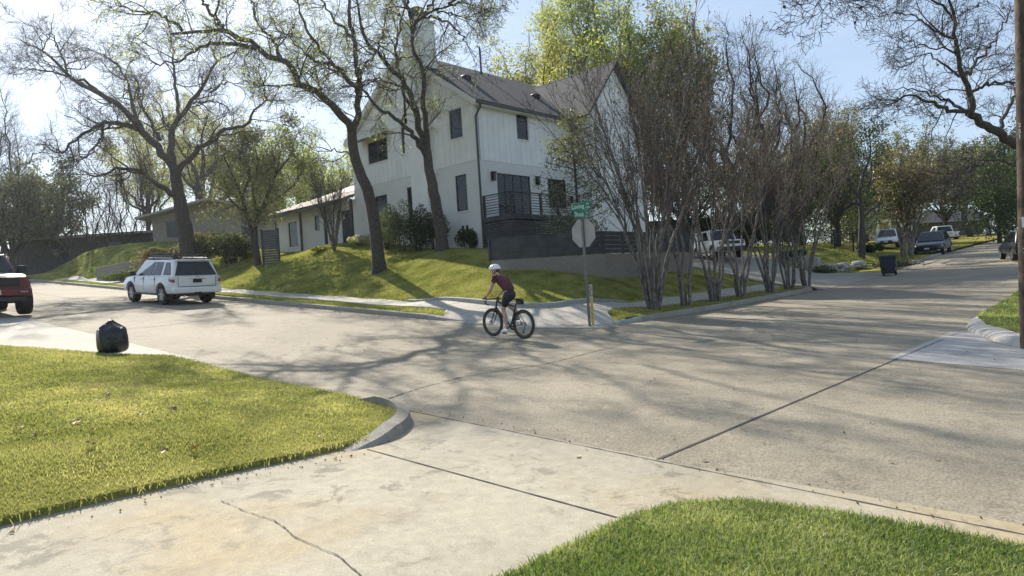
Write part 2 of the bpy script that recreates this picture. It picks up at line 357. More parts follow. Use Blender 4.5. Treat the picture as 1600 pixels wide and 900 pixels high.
def auto_tree(name, base, h, spread, label, barkm, twigm, leafs, r0=.25, fork=.3, nl=7, dens2=2.2, dens3=3.0, tlen=(.5, 1.2), up=.15, group=None, lean=(0, 0), angs=(20, 60), crook=.2, twig_r=1.0):
    """a tree grown from its base: forked trunk, limbs, shoots, then leaves"""
    b = np.array(base, float); fk = b+np.array([lean[0]*.4, lean[1]*.4, h*fork]); limbs = []
    K = 14
    tr = spline([b, b+(fk-b)*.5+rng.normal(size=3)*.03*h*np.array([1, 1, 0]), fk], K); limbs.append((tr, np.linspace(r0, r0*.75, K)))
    for k in range(nl):
        az = 2*np.pi*(k+rng.random()*.7)/nl; rad = spread*rng.uniform(.35, .95); top = h*(1-.35*(rad/spread)**2)*rng.uniform(.82, 1.0)
        e = b+np.array([lean[0]+rad*np.cos(az), lean[1]+rad*np.sin(az), top]); s0 = tr[rng.integers(8, K)]
        mid = s0*.5+e*.5+np.array([np.cos(az), np.sin(az), 0])*spread*.12+rng.normal(size=3)*.04*h
        P = spline([s0, mid, e], K); P[1:-1] += rng.normal(size=(K-2, 3))*.02*h*.4; limbs.append((P, np.linspace(r0*.5, .02, K)))
    ls = spread*.55
    gens = [dict(dens=dens2, l0=ls*.5, l1=ls, ang=angs, crook=crook, up=up, K=6, rk=.014, skip=1),
            dict(dens=dens3, l0=tlen[0], l1=tlen[1], ang=(25, 65), crook=crook, up=up, K=5, rk=.012)]
    return finish_tree(name, base, label, limbs, gens, barkm, twigm, leafs, group, thin=twig_r)
def bush(name, base, rx, ry, h, label, lm, n, size, cat='shrub', group=None, lm2=None, f2=0, lumps=7, stems=True, rotz=0):
    """shrub: short stems and leaves packed in uneven lumps"""
    t = empty(name, base, rotz, label, cat, group)
    c = np.stack([rng.uniform(-.62, .62, lumps)*rx, rng.uniform(-.62, .62, lumps)*ry, rng.uniform(.3, .72, lumps)*h], 1); r = rng.uniform(.3, .5, lumps)
    k = rng.integers(0, lumps, n); d = _n(rng.normal(size=(n, 3)))*(rng.random((n, 1))**.28)
    C = c[k]+d*r[k][:, None]*np.array([rx, ry, h*.75]); C = C[C[:, 2] > .02]
    if f2:
        q = rng.random(len(C)) < f2*np.clip(C[:, 2]/h*1.5, 0, 1); leaf_mesh('new_growth', C[q], size, lm2, t); C = C[~q]
    leaf_mesh('foliage', C, size, lm, t)
    if stems:
        ns = 9; e = c[rng.integers(0, lumps, ns)]; P = np.stack([spline([(e[i][0]*.2, e[i][1]*.2, -.05), e[i]*.5+rng.normal(size=3)*.05, e[i]+np.array([0, 0, .3*h])], 6) for i in range(ns)])
        V, F = tubes(P, np.tile(np.linspace(.025, .006, 6), (ns, 1)), 5); mesh_np('stems', V, F, M['twig'], t)
    return t
# ------------------------------------------------------------------ terrain
def smooth(x): x = np.clip(x, 0, 1); return x*x*(3-2*x)
def zr(s, t):
    """level of the two streets"""
    s = np.asarray(s, float); t = np.asarray(t, float)
    l = np.where(t > 60, .0735*60+(t-60)*.02, np.where(t > 0, .0735*t, .045*np.maximum(t, -14)))
    return l*(1-smooth((s-12)/15))+np.interp(s, [-100, 5, 10, 20, 29, 44, 60, 79, 110, 200], [0, 0, .02, .2, .5, 1.42, 2.2, 3.05, 3.9, 5])
_c = []
for t in list(range(0, 30, 3))+list(range(30, 91, 6)):
    _c.append((2.1, t, float(zr(2.1, t))+.14))
    if t > 8: _c.append((4.4, t, float(zr(4.4, t))+.20)); _c.append((3.1, t, float(zr(3.1, t))+.17))
for s in list(range(3, 40, 3))+list(range(42, 91, 6)):
    _c.append((s, .12, float(zr(s, .12))+.14))
    if s > 7 and not 18 < s < 30: _c.append((s, 2.6, float(zr(s, 2.6))+.2))
_c += [(7.2, 14.9, 2.3), (9.2, 12.7, 3.0), (11.9, 12.8, 3.1), (11.9, 18, 3.7), (11.9, 24, 4.35), (11.9, 32, 4.45), (10, 24, 4.2), (8.4, 20, 3.3), (11, 31, 4.3), (8.2, 34.2, 4.25),
       (7.0, 7.4, 1.75), (10.1, 4.3, 1.26), (15.2, 4.3, 1.35), (18, 4.6, 1.3), (20, 9, 2.1), (22, 1.5, .42), (24, 2.6, .65), (26, 5, 1.05), (30.5, 9.7, 2.1), (30, 14, 2.5), (26, 12, 2.2),
       (36, 8, 2.6), (40, 12, 3.0), (40, 30, 4.2), (20, 45, 5.2), (60, 20, 4), (36, 4.4, 2.2), (40, 4.2, 2.0), (5.6, 5, .95), (6.3, 9.5, 1.65), (5.6, 2.6, .6), (34, 2.4, 1.05), (20, 20, 3.6), (16, 12.5, 3.1),
       (6.6, 57, 6.4), (7.7, 49, 6.0), (14, 50, 6.6), (16, 62, 7.0), (9, 42, 5.0), (8, 70, 6.8), (30, 60, 6.5), (60, 60, 6)]
_c = np.array(_c)
def _tps(r2): return np.where(r2 > 1e-9, r2*np.log(np.maximum(r2, 1e-9)), 0)*.5
_A = _tps(((_c[:, None, :2]-_c[None, :, :2])**2).sum(-1))+np.eye(len(_c))*.02
_Pm = np.c_[np.ones(len(_c)), _c[:, :2]]
_w = np.linalg.solve(np.block([[_A, _Pm], [_Pm.T, np.zeros((3, 3))]]), np.r_[_c[:, 2], 0, 0, 0])
def hz(s, t):
    """level of the corner lot"""
    s = np.asarray(s, float); t = np.asarray(t, float); q = np.stack([s.ravel(), t.ravel()], 1)
    z = _tps(((q[:, None]-_c[None, :, :2])**2).sum(-1)) @ _w[:-3]+_w[-3]+q @ _w[-2:]
    return z.reshape(s.shape)
def hzf(s, t): return float(hz(np.array([s]), np.array([t]))[0])
def grid(name, ss, ts, zf, mt, keep=None, label=None):
    S, T = np.meshgrid(ss, ts, indexing='ij'); Z = zf(S, T); V = np.stack([S, T, Z], -1).reshape(-1, 3); nt = len(ts)
    i, j = np.meshgrid(np.arange(len(ss)-1), np.arange(nt-1), indexing='ij'); a = (i*nt+j).ravel(); F = np.stack([a, a+nt, a+nt+1, a+1], 1)
    if keep is not None:
        c = V[F].mean(1); F = F[keep(c[:, 0], c[:, 1])]
    return setp(mesh_np(name, V, F, mt, smooth=True), kind='structure')
def poly_sheet(name, poly, zf, mt, step=.5, dz=0.0, skirt=0.0):
    """a flat outline cut into cells and draped over zf, with an edge that drops by skirt"""
    bm = bmesh.new(); vs = [bm.verts.new((p[0], p[1], 0)) for p in poly]; bm.faces.new(vs)
    lo = np.min(poly, 0); hi = np.max(poly, 0)
    for ax, n in ((0, (1, 0, 0)), (1, (0, 1, 0))):
        for c in np.arange(lo[ax]+step, hi[ax], step):
            co = [0, 0, 0]; co[ax] = c
            bmesh.ops.bisect_plane(bm, geom=bm.verts[:]+bm.edges[:]+bm.faces[:], plane_co=co, plane_no=n)
    P = np.array([v.co[:2] for v in bm.verts]); Z = zf(P[:, 0], P[:, 1])+dz
    for v, z in zip(bm.verts, Z): v.co.z = z
    if skirt:
        be = [e for e in bm.edges if e.is_boundary]; r = bmesh.ops.extrude_edge_only(bm, edges=be)
        for v in r['geom']:
            if isinstance(v, bmesh.types.BMVert): v.co.z -= skirt
    bmesh.ops.recalc_face_normals(bm, faces=bm.faces); me = bpy.data.meshes.new(name); bm.to_mesh(me); bm.free()
    if sum(p.normal.z for p in me.polygons) < 0: me.flip_normals()
    finish(me, mt, True, 40); return setp(link(bpy.data.objects.new(name, me)), kind='structure')
def dense(poly, d=.3):
    out = []
    for a, b in zip(poly[:-1], poly[1:]):
        a, b = np.array(a, float), np.array(b, float); n = max(1, int(np.linalg.norm(b-a)/d)); out += [a+(b-a)*k/n for k in range(n)]
    return np.array(out+[np.array(poly[-1], float)])
def smooth_poly(poly, d=.3):
    p = np.c_[np.array(poly, float), np.zeros(len(poly))]; L = np.linalg.norm(np.diff(p, axis=0), axis=1).sum()
    return spline(p, max(6, int(L/d)))[:, :2]
def kerb(name, line, zf, mt, prof, d=.3, curved=True):
    """sweep a kerb profile [(offset to the left of the line, height)] along a line"""
    p = smooth_poly(line, d) if curved else dense(line, d)
    t = np.gradient(p, axis=0); t /= np.linalg.norm(t, axis=1, keepdims=True); nrm = np.c_[-t[:, 1], t[:, 0]]; z = zf(p[:, 0], p[:, 1]); k = len(prof); V = []
    for i in range(len(p)):
        for o, h in prof:
            hh = h(i/(len(p)-1)) if callable(h) else h
            V.append((p[i, 0]+nrm[i, 0]*o, p[i, 1]+nrm[i, 1]*o, z[i]+hh))
    F = [(i*k+j, i*k+j+1, (i+1)*k+j+1, (i+1)*k+j) for i in range(len(p)-1) for j in range(k-1)]
    F = np.array(F); o = mesh_np(name, V, F, mt, smooth=True, sharp=40); return setp(o, kind='structure')

# the ground, one coarse sheet under everything
def ground_z(s, t):
    base = zr(np.clip(s, -40, 120), np.clip(t, -60, 75))-.45
    blk = smooth((s-14)/25)*smooth((t-9)/20); return base*(1-blk)+blk*np.maximum(base, 3.2)
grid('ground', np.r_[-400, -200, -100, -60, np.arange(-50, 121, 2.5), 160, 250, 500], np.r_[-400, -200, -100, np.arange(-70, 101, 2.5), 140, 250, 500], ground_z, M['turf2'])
# streets
RN, RF = -6.12, 2.0
def road_keep(s, t): return None
roadY = [(RN, -40), (RF+.75, -40), (RF+.75, -12), (3.1, -9.6), (4.1, -8.75), (5.6, -8.05), (8.5, -7.5), (18, -7.45), (50, -7.4), (66, -7), (76, -4.5), (84, 1.5), (88, 9), (88, 26), (76, 24), (70, 13), (62, 5.5), (54, 1.6), (46, .1), (30, 0), (6, 0), (3.4, .25), (2.55, 1.4), (2.2, 3.2), (RF, 5), (RF, 95), (RN, 95)]
poly_sheet('road', roadY, zr, M['road'], 1.0, .0)
# driveway and its apron, the next driveway's apron
def dz_(s, t): return zr(s, t)+.004+.10*smooth((RN-.2-s)/3.2)
DR = [(RN+.02, -3.2), (-6.3, -3.3), (-6.9, -4.4), (-7.5, -4.7), (-8, -4.7), (-16, -4.5), (-16, -11.6), (-10.4, -11.6), (-9.4, -9.4), (-8.4, -8.6), (-7.3, -8.6), (-7.0, -9.2), (-6.7, -11), (-5.95, -11), (-5.95, -9.9), (-6.0, -9.0), (-6.06, -8.0), (-6.1, -6.5)]
poly_sheet('driveway', DR, dz_, M['drive'], .5, 0)
def az_(s, t): return zr(s, t)+.006
poly_sheet('neighbour_driveway', [(-5.85, 3.0), (-5.9, 6), (-5.9, 9.0), (-6.0, 12.5), (-6.05, 26), (-24, 27), (-24, 10), (-13, 9.4), (-9.3, 7.6), (-7.6, 5.4), (-6.6, 4.0), (-6.2, 3.2)], az_, M['walk'], .8, 0)
# pale concrete gutter panel at the far corner of the island
poly_sheet('gutter_panel', [(6.2, -7.95), (5.9, -7.55), (1.2, -7.5), (.9, -9.6), (2.9, -9.6), (3.4, -9.15), (4.3, -8.5)], az_, M['newkerb'], .6, 0)
# lawns
LAWN_L = [(-6.14, 3.6), (-6.14, 1), (-6.15, -2.6), (-6.26, -3.4), (-6.33, -3.9), (-6.52, -4.3), (-6.85, -4.66), (-7.4, -4.98), (-8.2, -5.05), (-9.4, -5.03), (-10.4, -4.98), (-16, -4.9), (-30, -4.9), (-30, 30), (-22, 25), (-13, 12.2), (-9.5, 8.2), (-7.9, 6.0), (-6.9, 4.6)]
LAWN_R = [(-16, -8.3), (-10, -8.22), (-8.55, -8.17), (-7.55, -8.14), (-7.1, -8.22), (-6.72, -8.52), (-6.52, -9.1), (-6.42, -9.9), (-6.4, -11.2), (-6.4, -20), (-16, -20)]
def lawnL_z(s, t): return dz_(s, t)+.05+.10*smooth((-6.2-s)/2.5)*smooth((t+5.2)/1.5)
def lawnR_z(s, t): return dz_(s, t)+.03
poly_sheet('left_lawn', LAWN_L, lawnL_z, M['turf'], .5, 0, .3)
poly_sheet('right_lawn', LAWN_R, lawnR_z, M['turf'], .4, 0, .3)
SDRIVE = [(19.7, -.35), (31.4, -.35), (30.2, 1.6), (29.8, 3.6), (32.6, 8.2), (34, 12), (29, 15), (24.5, 9), (21.4, 3.6), (20.8, 1.4)]
def wd_z(s, t): return np.where(t < 1.2, zr(s, t)+.012+np.maximum(0, hz(s, t)-zr(s, t))*smooth(t/1.2), hz(s, t)+.012)
RAMP = [(2.03, 4.7), (2.03, 3.2), (2.3, 1.2), (3.15, .05), (4.4, .01), (5.2, .95), (5.95, 1.3), (5.95, 2.35), (5.0, 2.4), (4.5, 2.5), (4.05, 3.05), (3.92, 3.9), (4.0, 5.3), (4.15, 6.3), (3.1, 6.3), (2.9, 5.5)]
def ramp_z(s, t):
    z = zr(s, t)+.012; return z+np.maximum(hz(s, t)+.03-z, .05)*smooth(np.maximum(np.asarray(s)-2.08, 0)*np.maximum(np.asarray(t)-.02, 0)/3.4)
def in_poly(P, poly):
    x, y = P[:, 0], P[:, 1]; c = np.zeros(len(P), bool); n = len(poly)
    for i in range(n):
        x1, y1 = poly[i]; x2, y2 = poly[(i+1) % n]
        c ^= ((y1 > y) != (y2 > y)) & (x < (x2-x1)*(y-y1)/(y2-y1+1e-12)+x1)
    return c
def hlz(s, t):
    z = hz(s, t); q = np.c_[np.ravel(s), np.ravel(t)]; w = np.zeros(len(q), bool)
    for dx, dy in ((0, 0), (.3, 0), (-.3, 0), (0, .3), (0, -.3)): w |= in_poly(q+[dx, dy], RAMP)
    w |= (q[:, 0] < 3.7) & (q[:, 1] < 1.7)
    z = np.where(w.reshape(z.shape), np.minimum(z, ramp_z(s, t)-.06), z); m = np.zeros(len(q), bool)
    for dx, dy in ((0, 0),): m |= in_poly(q+[dx, dy], SDRIVE)
    return np.where(m.reshape(z.shape), np.minimum(z, wd_z(s, t)-.05), z)
grid('hill_lawn', np.r_[np.arange(2.1, 14, .35), np.arange(14.2, 46, .9), np.arange(48, 100, 4)], np.r_[np.arange(.1, 36, .35), np.arange(36.5, 62, 1), np.arange(64, 96, 4)], hlz, M['turf'])
ISL = [(18, -7.55), (8.6, -7.62), (6.3, -8.15), (5.0, -8.85), (4.1, -9.5), (3.1, -11.5), (3.0, -40), (90, -40), (90, -3), (76, -4.7), (66, -7.1), (50, -7.5)]
def isl_z(s, t): return zr(s, t)+.165+.5*smooth((-t-9)/14)
poly_sheet('island_lawn', ISL, isl_z, M['turf'], 1.2, 0, .3)
def far_z(s, t): return zr(s, np.minimum(t, 10))+.12+.3*smooth((s-84)/20)
poly_sheet('far_lawn', [(88.3, 30), (88.3, 9), (84.2, 1.3), (76.3, -4.6), (92, -14), (140, -20), (140, 60), (92, 60)], far_z, M['turf'], 4, 0, .3)
# kerbs: profile runs from the gutter up and over towards the lawn
KP = [(0, -.03), (-.015, .12), (-.04, .145), (-.17, .15), (-.18, .02)]
kerb('kerb', [(RF, 95), (RF, 50), (RF, 20), (RF, 8), (RF, 5.4)], zr, M['kerb'], [(-a, b) for a, b in KP][::1] and [(0, -.03), (.015, .12), (.04, .145), (.17, .15), (.18, .02)], .6)
kp2 = lambda a: [(0, -.03), (.015, lambda u: .12*a(u)), (.04, lambda u: .145*a(u)), (.17, lambda u: .15*a(u)), (.18, -.03)]
kerb('kerb', [(RF, 5.5), (2.1, 4.2), (2.25, 3.2)], zr, M['newkerb'], kp2(lambda u: 1-u*.88), .2)
kerb('kerb', [(3.3, .32), (4.2, .06), (5.6, 0.0)], zr, M['newkerb'], kp2(lambda u: .12+u*.88), .2)
kerb('kerb', [(5.55, 0), (12, 0), (16, -.02), (19.5, .1), (21.3, .8)], zr, M['kerb'], kp2(lambda u: min(1, (1-u)*9+.05)), .3)
kerb('kerb', [(31.0, 1.2), (33, .2), (36, 0), (46, .12), (54, 1.6), (62, 5.5), (70, 13), (76, 24)], zr, M['kerb'], kp2(lambda u: min(1, u*18+.05)), .5)
# broad rolled kerb round the island and along the far side
IK = [(0, -.03), (-.05, .06), (-.14, .115), (-.25, .135), (-.42, .14), (-.46, -.05)]
kerb('kerb', [(88, 26), (88, 9), (84, 1.5), (76, -4.5), (66, -7), (50, -7.4), (18, -7.45)], zr, M['kerb'], [(-a, b) for a, b in [(0, -.03), (-.015, .12), (-.17, .15), (-.18, .0)]][::1], .8)
kerb('kerb', [(18.2, -7.45), (12, -7.45), (8.5, -7.5), (6.6, -7.72), (5.3, -8.2), (4.1, -8.75), (3.2, -9.5), (2.7, -11), (2.7, -20)], zr, M['newkerb'], [(-a, b) for a, b in IK], .12)
# low kerb round the tip of the left lawn
kerb('kerb', [(-6.12, -2.9), (-6.12, -3.4), (-6.16, -3.9), (-6.4, -4.42), (-6.8, -4.83), (-7.3, -5.1), (-7.75, -5.19)], dz_, M['kerb'], [(0, -.01), (-.03, lambda u: .11*min(1, (1-u)*4, u*5)), (-.06, lambda u: .12*min(1, (1-u)*4, u*5)), (-.16, lambda u: .14*min(1, (1-u)*4, u*5)+.01), (-.18, -.02)], .15)
# pavement along the climbing street and along the side street
def hz_up(d): return lambda s, t: hz(s, t)+d
def ribbon(name, line, wd, zf, mt, d=.4):
    p = smooth_poly(line, d); t = np.gradient(p, axis=0); t /= np.linalg.norm(t, axis=1, keepdims=True); nrm = np.c_[-t[:, 1], t[:, 0]]
    us = [-wd/2, -wd/2, -wd/6, wd/6, wd/2, wd/2]; V = []
    for k, u in enumerate(us):
        q = p+nrm*u; V.append(np.c_[q, zf(q[:, 0], q[:, 1])-(.2 if k in (0, 5) else 0)])
    V = np.stack(V, 1).reshape(-1, 3); F = np.array([(i*6+j, i*6+j+1, (i+1)*6+j+1, (i+1)*6+j) for i in range(len(p)-1) for j in range(5)])
    o = mesh_np(name, V, F, mt, smooth=True, sharp=40)
    if o.data.polygons[2].normal.z < 0: o.data.flip_normals()
    return setp(o, kind='structure')
ribbon('pavement', [(3.75, 53), (3.75, 46), (3.75, 20), (3.75, 10), (3.65, 6.1)], 1.15, hz_up(.035), M['walk'])
ribbon('pavement', [(5.8, 1.83), (8, 1.95), (14, 2.0), (20, 2.1)], .95, hz_up(.035), M['walk'])
# kerb ramp at the corner, with a low retaining kerb behind it
poly_sheet('kerb_ramp', RAMP, ramp_z, M['walk'], .3, 0, .2)
wl = smooth_poly([(4.45, 9.4), (4.25, 7.4), (4.0, 5.6), (3.86, 4.0), (4.02, 3.0), (4.5, 2.45), (5.3, 2.33), (6.4, 2.42), (8.6, 2.55)], .2)
wt_ = np.gradient(wl, axis=0); wt_ /= np.linalg.norm(wt_, axis=1, keepdims=True); wn = np.c_[-wt_[:, 1], wt_[:, 0]]; wi = wl+wn*.15
u_ = np.linspace(0, 1, len(wl)); zb = np.minimum(ramp_z(wl[:, 0], wl[:, 1]), hz(wl[:, 0], wl[:, 1]))-.12; zt_ = np.maximum(hz(wi[:, 0], wi[:, 1])+.03, zb+.2)+.10*np.sin(np.pi*u_)**.7
V = np.stack([np.c_[wl, zb], np.c_[wl, zt_-.015], np.c_[wl+wn*.02, zt_], np.c_[wi-wn*.02, zt_], np.c_[wi, zt_-.02], np.c_[wi, zb]], 1).reshape(-1, 3)
setp(mesh_np('ramp_kerb_wall', V, np.array([(i*6+k, i*6+k+1, (i+1)*6+k+1, (i+1)*6+k) for i in range(len(wl)-1) for k in range(5)]), M['newkerb'], smooth=True, sharp=40), kind='structure')
# driveway of the white house beyond the crepe myrtles
poly_sheet('side_driveway', SDRIVE, wd_z, M['kerb'], .6, .01, .2)
# joints and cracks, narrow strips a few millimetres above the slabs
def strip(name, line, wd, zf, mt, dz=.006, wob=0, d=.12):
    p = dense(line, d); p = p+(rng.normal(size=p.shape)*wob).cumsum(0)*.35 if wob else p
    t = np.gradient(p, axis=0); t /= np.linalg.norm(t, axis=1, keepdims=True)+1e-9; n = np.c_[-t[:, 1], t[:, 0]]
    w = wd*(1+(rng.random((len(p), 1))-.5)*(1.3 if wob else .5)); a, b = p+n*w/2, p-n*w/2
    V = np.stack([np.c_[a, zf(a[:, 0], a[:, 1])+dz], np.c_[b, zf(b[:, 0], b[:, 1])+dz]], 1).reshape(-1, 3)
    F = np.array([(2*i, 2*i+1, 2*i+3, 2*i+2) for i in range(len(p)-1)]); o = mesh_np(name, V, F, mt)
    if o.data.polygons[0].normal.z < 0: o.data.flip_normals()
    return setp(o, kind='structure')
CRACK = [(-9.2, -5.7), (-9.17, -6.1), (-9.11, -6.4), (-9.17, -6.8), (-9.14, -7.2), (-9.2, -7.55), (-9.28, -7.8), (-9.4, -8.2)]
strip('road_joint', [(-6.1, -7.5), (5.9, -7.72)], .03, zr, M['tar'])
strip('road_crack', [(-5.96, -3.24), (-5.3, -2.98), (-4.09, -2.7), (-3.13, -2.8), (-2.35, -2.95), (-1.53, -2.84), (-.39, -2.66), (.42, -2.65)], .018, zr, M['tar'], wob=.012, d=.06)
strip('road_crack', [(-5.9, 10.0), (-5.2, 10.0), (-4.4, 9.97), (-3.4, 10.3), (-2.4, 10.8)], .03, zr, M['tar'], wob=.02)
strip('road_joint', [(-2.1, 60), (-2.1, 12.5)], .025, zr, M['tar'])
strip('road_crack', [(5.5, -2.6), (6.7, -2.5), (8, -2.9)], .03, zr, M['tar'], wob=.03)
strip('road_crack', [(9, -2.1), (10.5, -2.0), (11.2, -2.9)], .03, zr, M['tar'], wob=.03)
strip('driveway_joint', [(-7.57, -5.2), (-7.53, -8.05)], .016, dz_, M['tar'])
strip('driveway_crack', CRACK, .006, dz_, M['tar'], wob=.007, d=.03)
strip('road_joint', [(-6.12, 3), (-6.12, -20)], .02, zr, M['tar'], wob=.003)
for tt in (14, 18, 22, 26, 30): strip('pavement_joint', [(3.2, tt), (4.3, tt)], .02, hz_up(.035), M['tar'])
# red survey paint on the ramp
mp_ = mat('survey_paint', (.55, .10, .06), .8, var=.3, scale=30, lo=.3, hi=.5)
for k in range(4):
    o = strip('survey_mark', [(3.0+.10*k, 1.0-.16*k), (3.12+.10*k, .93-.16*k), (3.1+.1*k, .87-.16*k)], .035, ramp_z, mp_, .012, .01)

# ------------------------------------------------------------------ grass blades
def in_poly(P, poly):
    x, y = P[:, 0], P[:, 1]; c = np.zeros(len(P), bool); n = len(poly)
    for i in range(n):
        x1, y1 = poly[i]; x2, y2 = poly[(i+1) % n]
        c ^= ((y1 > y) != (y2 > y)) & (x < (x2-x1)*(y-y1)/(y2-y1+1e-12)+x1)
    return c
def visible(P, m=60):
    d = P-CAM; c = d @ CF; px = 800+FPX*(d @ CX)/np.maximum(c, .01); py = 450-FPX*(d @ CY)/np.maximum(c, .01)
    return (c > .5) & (px > -m-500) & (px < 1600+m+300) & (py > -100) & (py < 900+m+250)
def grass(name, P2, zf, h, wd, mt, label, lean=.5, edge=None):
    n = len(P2); z = zf(P2[:, 0], P2[:, 1]); B = np.c_[P2, z-.005]
    a = rng.uniform(0, 2*np.pi, n); hh = h*rng.uniform(.55, 1.25, n); ln = hh*lean*rng.uniform(.2, 1.3, n); b = rng.uniform(0, 2*np.pi, n)
    w = np.c_[np.cos(a), np.sin(a), np.zeros(n)]*(wd/2*rng.uniform(.7, 1.3, n))[:, None]
    m = B+np.c_[np.cos(b)*ln*.35, np.sin(b)*ln*.35, hh*.62]; t = B+np.c_[np.cos(b)*ln, np.sin(b)*ln, hh*(1-.18*lean)]
    V = np.stack([B-w, B+w, m+w*.75, m-w*.75, t], 1).reshape(-1, 3); i = np.arange(n)[:, None]*5
    F = np.concatenate([i+np.array([[0, 1, 2, 3]]), i+np.array([[3, 2, 4, 4]])], 0)
    me = bpy.data.meshes.new(name); me.vertices.add(len(V)); me.vertices.foreach_set('co', V.astype(np.float32).ravel())
    lp = np.concatenate([(i+np.array([[0, 1, 2, 3]])), ], 0).ravel(); lt = (i+np.array([[3, 2, 4]])).ravel(); allv = np.concatenate([lp, lt]).astype(np.int32)
    me.loops.add(len(allv)); me.loops.foreach_set('vertex_index', allv); me.polygons.add(2*n)
    me.polygons.foreach_set('loop_start', np.concatenate([np.arange(0, 4*n, 4), 4*n+np.arange(0, 3*n, 3)]).astype(np.int32))
    me.polygons.foreach_set('loop_total', np.concatenate([np.full(n, 4), np.full(n, 3)]).astype(np.int32)); me.update(calc_edges=True)
    me.materials.append(mt); o = link(bpy.data.objects.new(name, me)); return setp(o, label, 'grass', None, 'stuff')
def scatter(n, x0, x1, y0, y1): return np.c_[rng.uniform(x0, x1, n), rng.uniform(y0, y1, n)]
def pick(P, zf, poly=None, fn=None):
    k = np.ones(len(P), bool)
    if poly is not None: k &= in_poly(P, poly)
    if fn is not None: k &= fn(P[:, 0], P[:, 1])
    P = P[k]; return P[visible(np.c_[P, zf(P[:, 0], P[:, 1])])]
# left lawn: fewer, wider blades with distance
P = pick(scatter(620000, -16, -6.2, -5.1, 13), lawnL_z, LAWN_L); d = np.hypot(P[:, 0]-CAM[0], P[:, 1]-CAM[1])
P = P[rng.random(len(P)) < np.clip(7.5/d, .15, 1)]; d = np.hypot(P[:, 0]-CAM[0], P[:, 1]-CAM[1])
grass('grass', P[d < 8], lawnL_z, .036, .007, M['blade'], 'short yellow green grass on the front lawn left of the driveway', .7)
grass('grass', P[d >= 8], lawnL_z, .04, .013, M['blade'], 'short yellow green grass at the far end of the front lawn', .7)
# overgrown fringe along the lawn's edges
e1 = dense(LAWN_L[0:13], .05); e1 = e1[rng.integers(0, len(e1), 9000)]+rng.normal(size=(9000, 2))*np.array([.035, .035])
grass('grass', pick(e1, lawnL_z), lambda s, t: lawnL_z(s, t)-.03, .07, .008, M['blade'], 'longer grass hanging over the edge of the left lawn', .9)
P = pick(scatter(240000, -12, -6.3, -12.5, -7.9), lawnR_z, LAWN_R); d = np.hypot(P[:, 0]-CAM[0], P[:, 1]-CAM[1])
grass('grass', P, lawnR_z, .05, .0065, M['blade3'], 'lush green grass in the near right corner by the driveway', .75)
def hillfn(s, t): return (s > 4.35) | ((s < 3.15) & (t > 5.2)) if False else (((s > 4.4) & (t > 2.75)) | ((s < 3.12) & (t > 5)) | ((t < 1.45) & (s > 5.2))) & ~((s > 11.8) & (t > 12.6)) & ~((s > 20.3) & (s < 31) & (t < 9))
P = pick(scatter(200000, 2.2, 16, .15, 38), hz, None, hillfn)
grass('grass', P, hz, .045, .022, M['blade2'], 'mown grass on the banked corner lawn below the white house', .7)
P = pick(scatter(60000, 2.2, 15, 38, 66), hz, None, lambda s, t: (s > 4.4) | (s < 3.1))
grass('grass', P, hz, .07, .04, M['blade3'], 'bright green grass on the neighbour bank beyond the white car', .6)
P = pick(scatter(45000, 3, 22, -14, -7.5), isl_z, ISL)
grass('grass', P, isl_z, .065, .02, M['blade3'], 'green grass on the corner island by the wooden pole', .7)
P = pick(scatter(15000, 20, 45, 2, 16), hz, None, lambda s, t: (s > 34.5) | (s < 20.5))
grass('grass', P, hz, .09, .05, M['blade2'], 'grass around the iron fence beyond the side driveway', .7)

# leaf litter and grit gathered in gutters and under the crepe myrtles
def litter():
    Q = []
    for line, n, sg in (([(1.9, 60), (1.9, 5)], 1500, .12), ([(5, -.1), (20, -.15)], 1100, .13), ([(-5.95, 3), (-5.95, -10)], 110, .12), ([(-7.6, -5.3), (-11, -5.2)], 45, .08)):
        p = dense(line, .1); Q.append(p[rng.integers(0, len(p), n)]+np.abs(rng.normal(size=(n, 2)))*sg*np.array([-1, -1]))
    a = np.vstack(Q); A = np.c_[a, np.where(a[:, 0] < -6.1, dz_(a[:, 0], a[:, 1]), zr(a[:, 0], a[:, 1]))+.012]
    b = scatter(2600, 5.4, 20, .3, 2.6); B = np.c_[b, hz(b[:, 0], b[:, 1])+.05]; d = scatter(700, 4.6, 11.5, 3, 26); Dd = np.c_[d, hz(d[:, 0], d[:, 1])+.05]
    e = scatter(220, -6, 6, -9, 9); E_ = np.c_[e, zr(e[:, 0], e[:, 1])+.012]
    return np.vstack([A, B, Dd, E_])
setp(leaf_mesh('leaf_litter', litter(), .014, leaf('dry_litter', (.10, .065, .035), (.30, .22, .12), .2), None, .6, .8), 'dry leaf litter in the gutters and under the crepe myrtles', 'leaf litter', None, 'stuff')
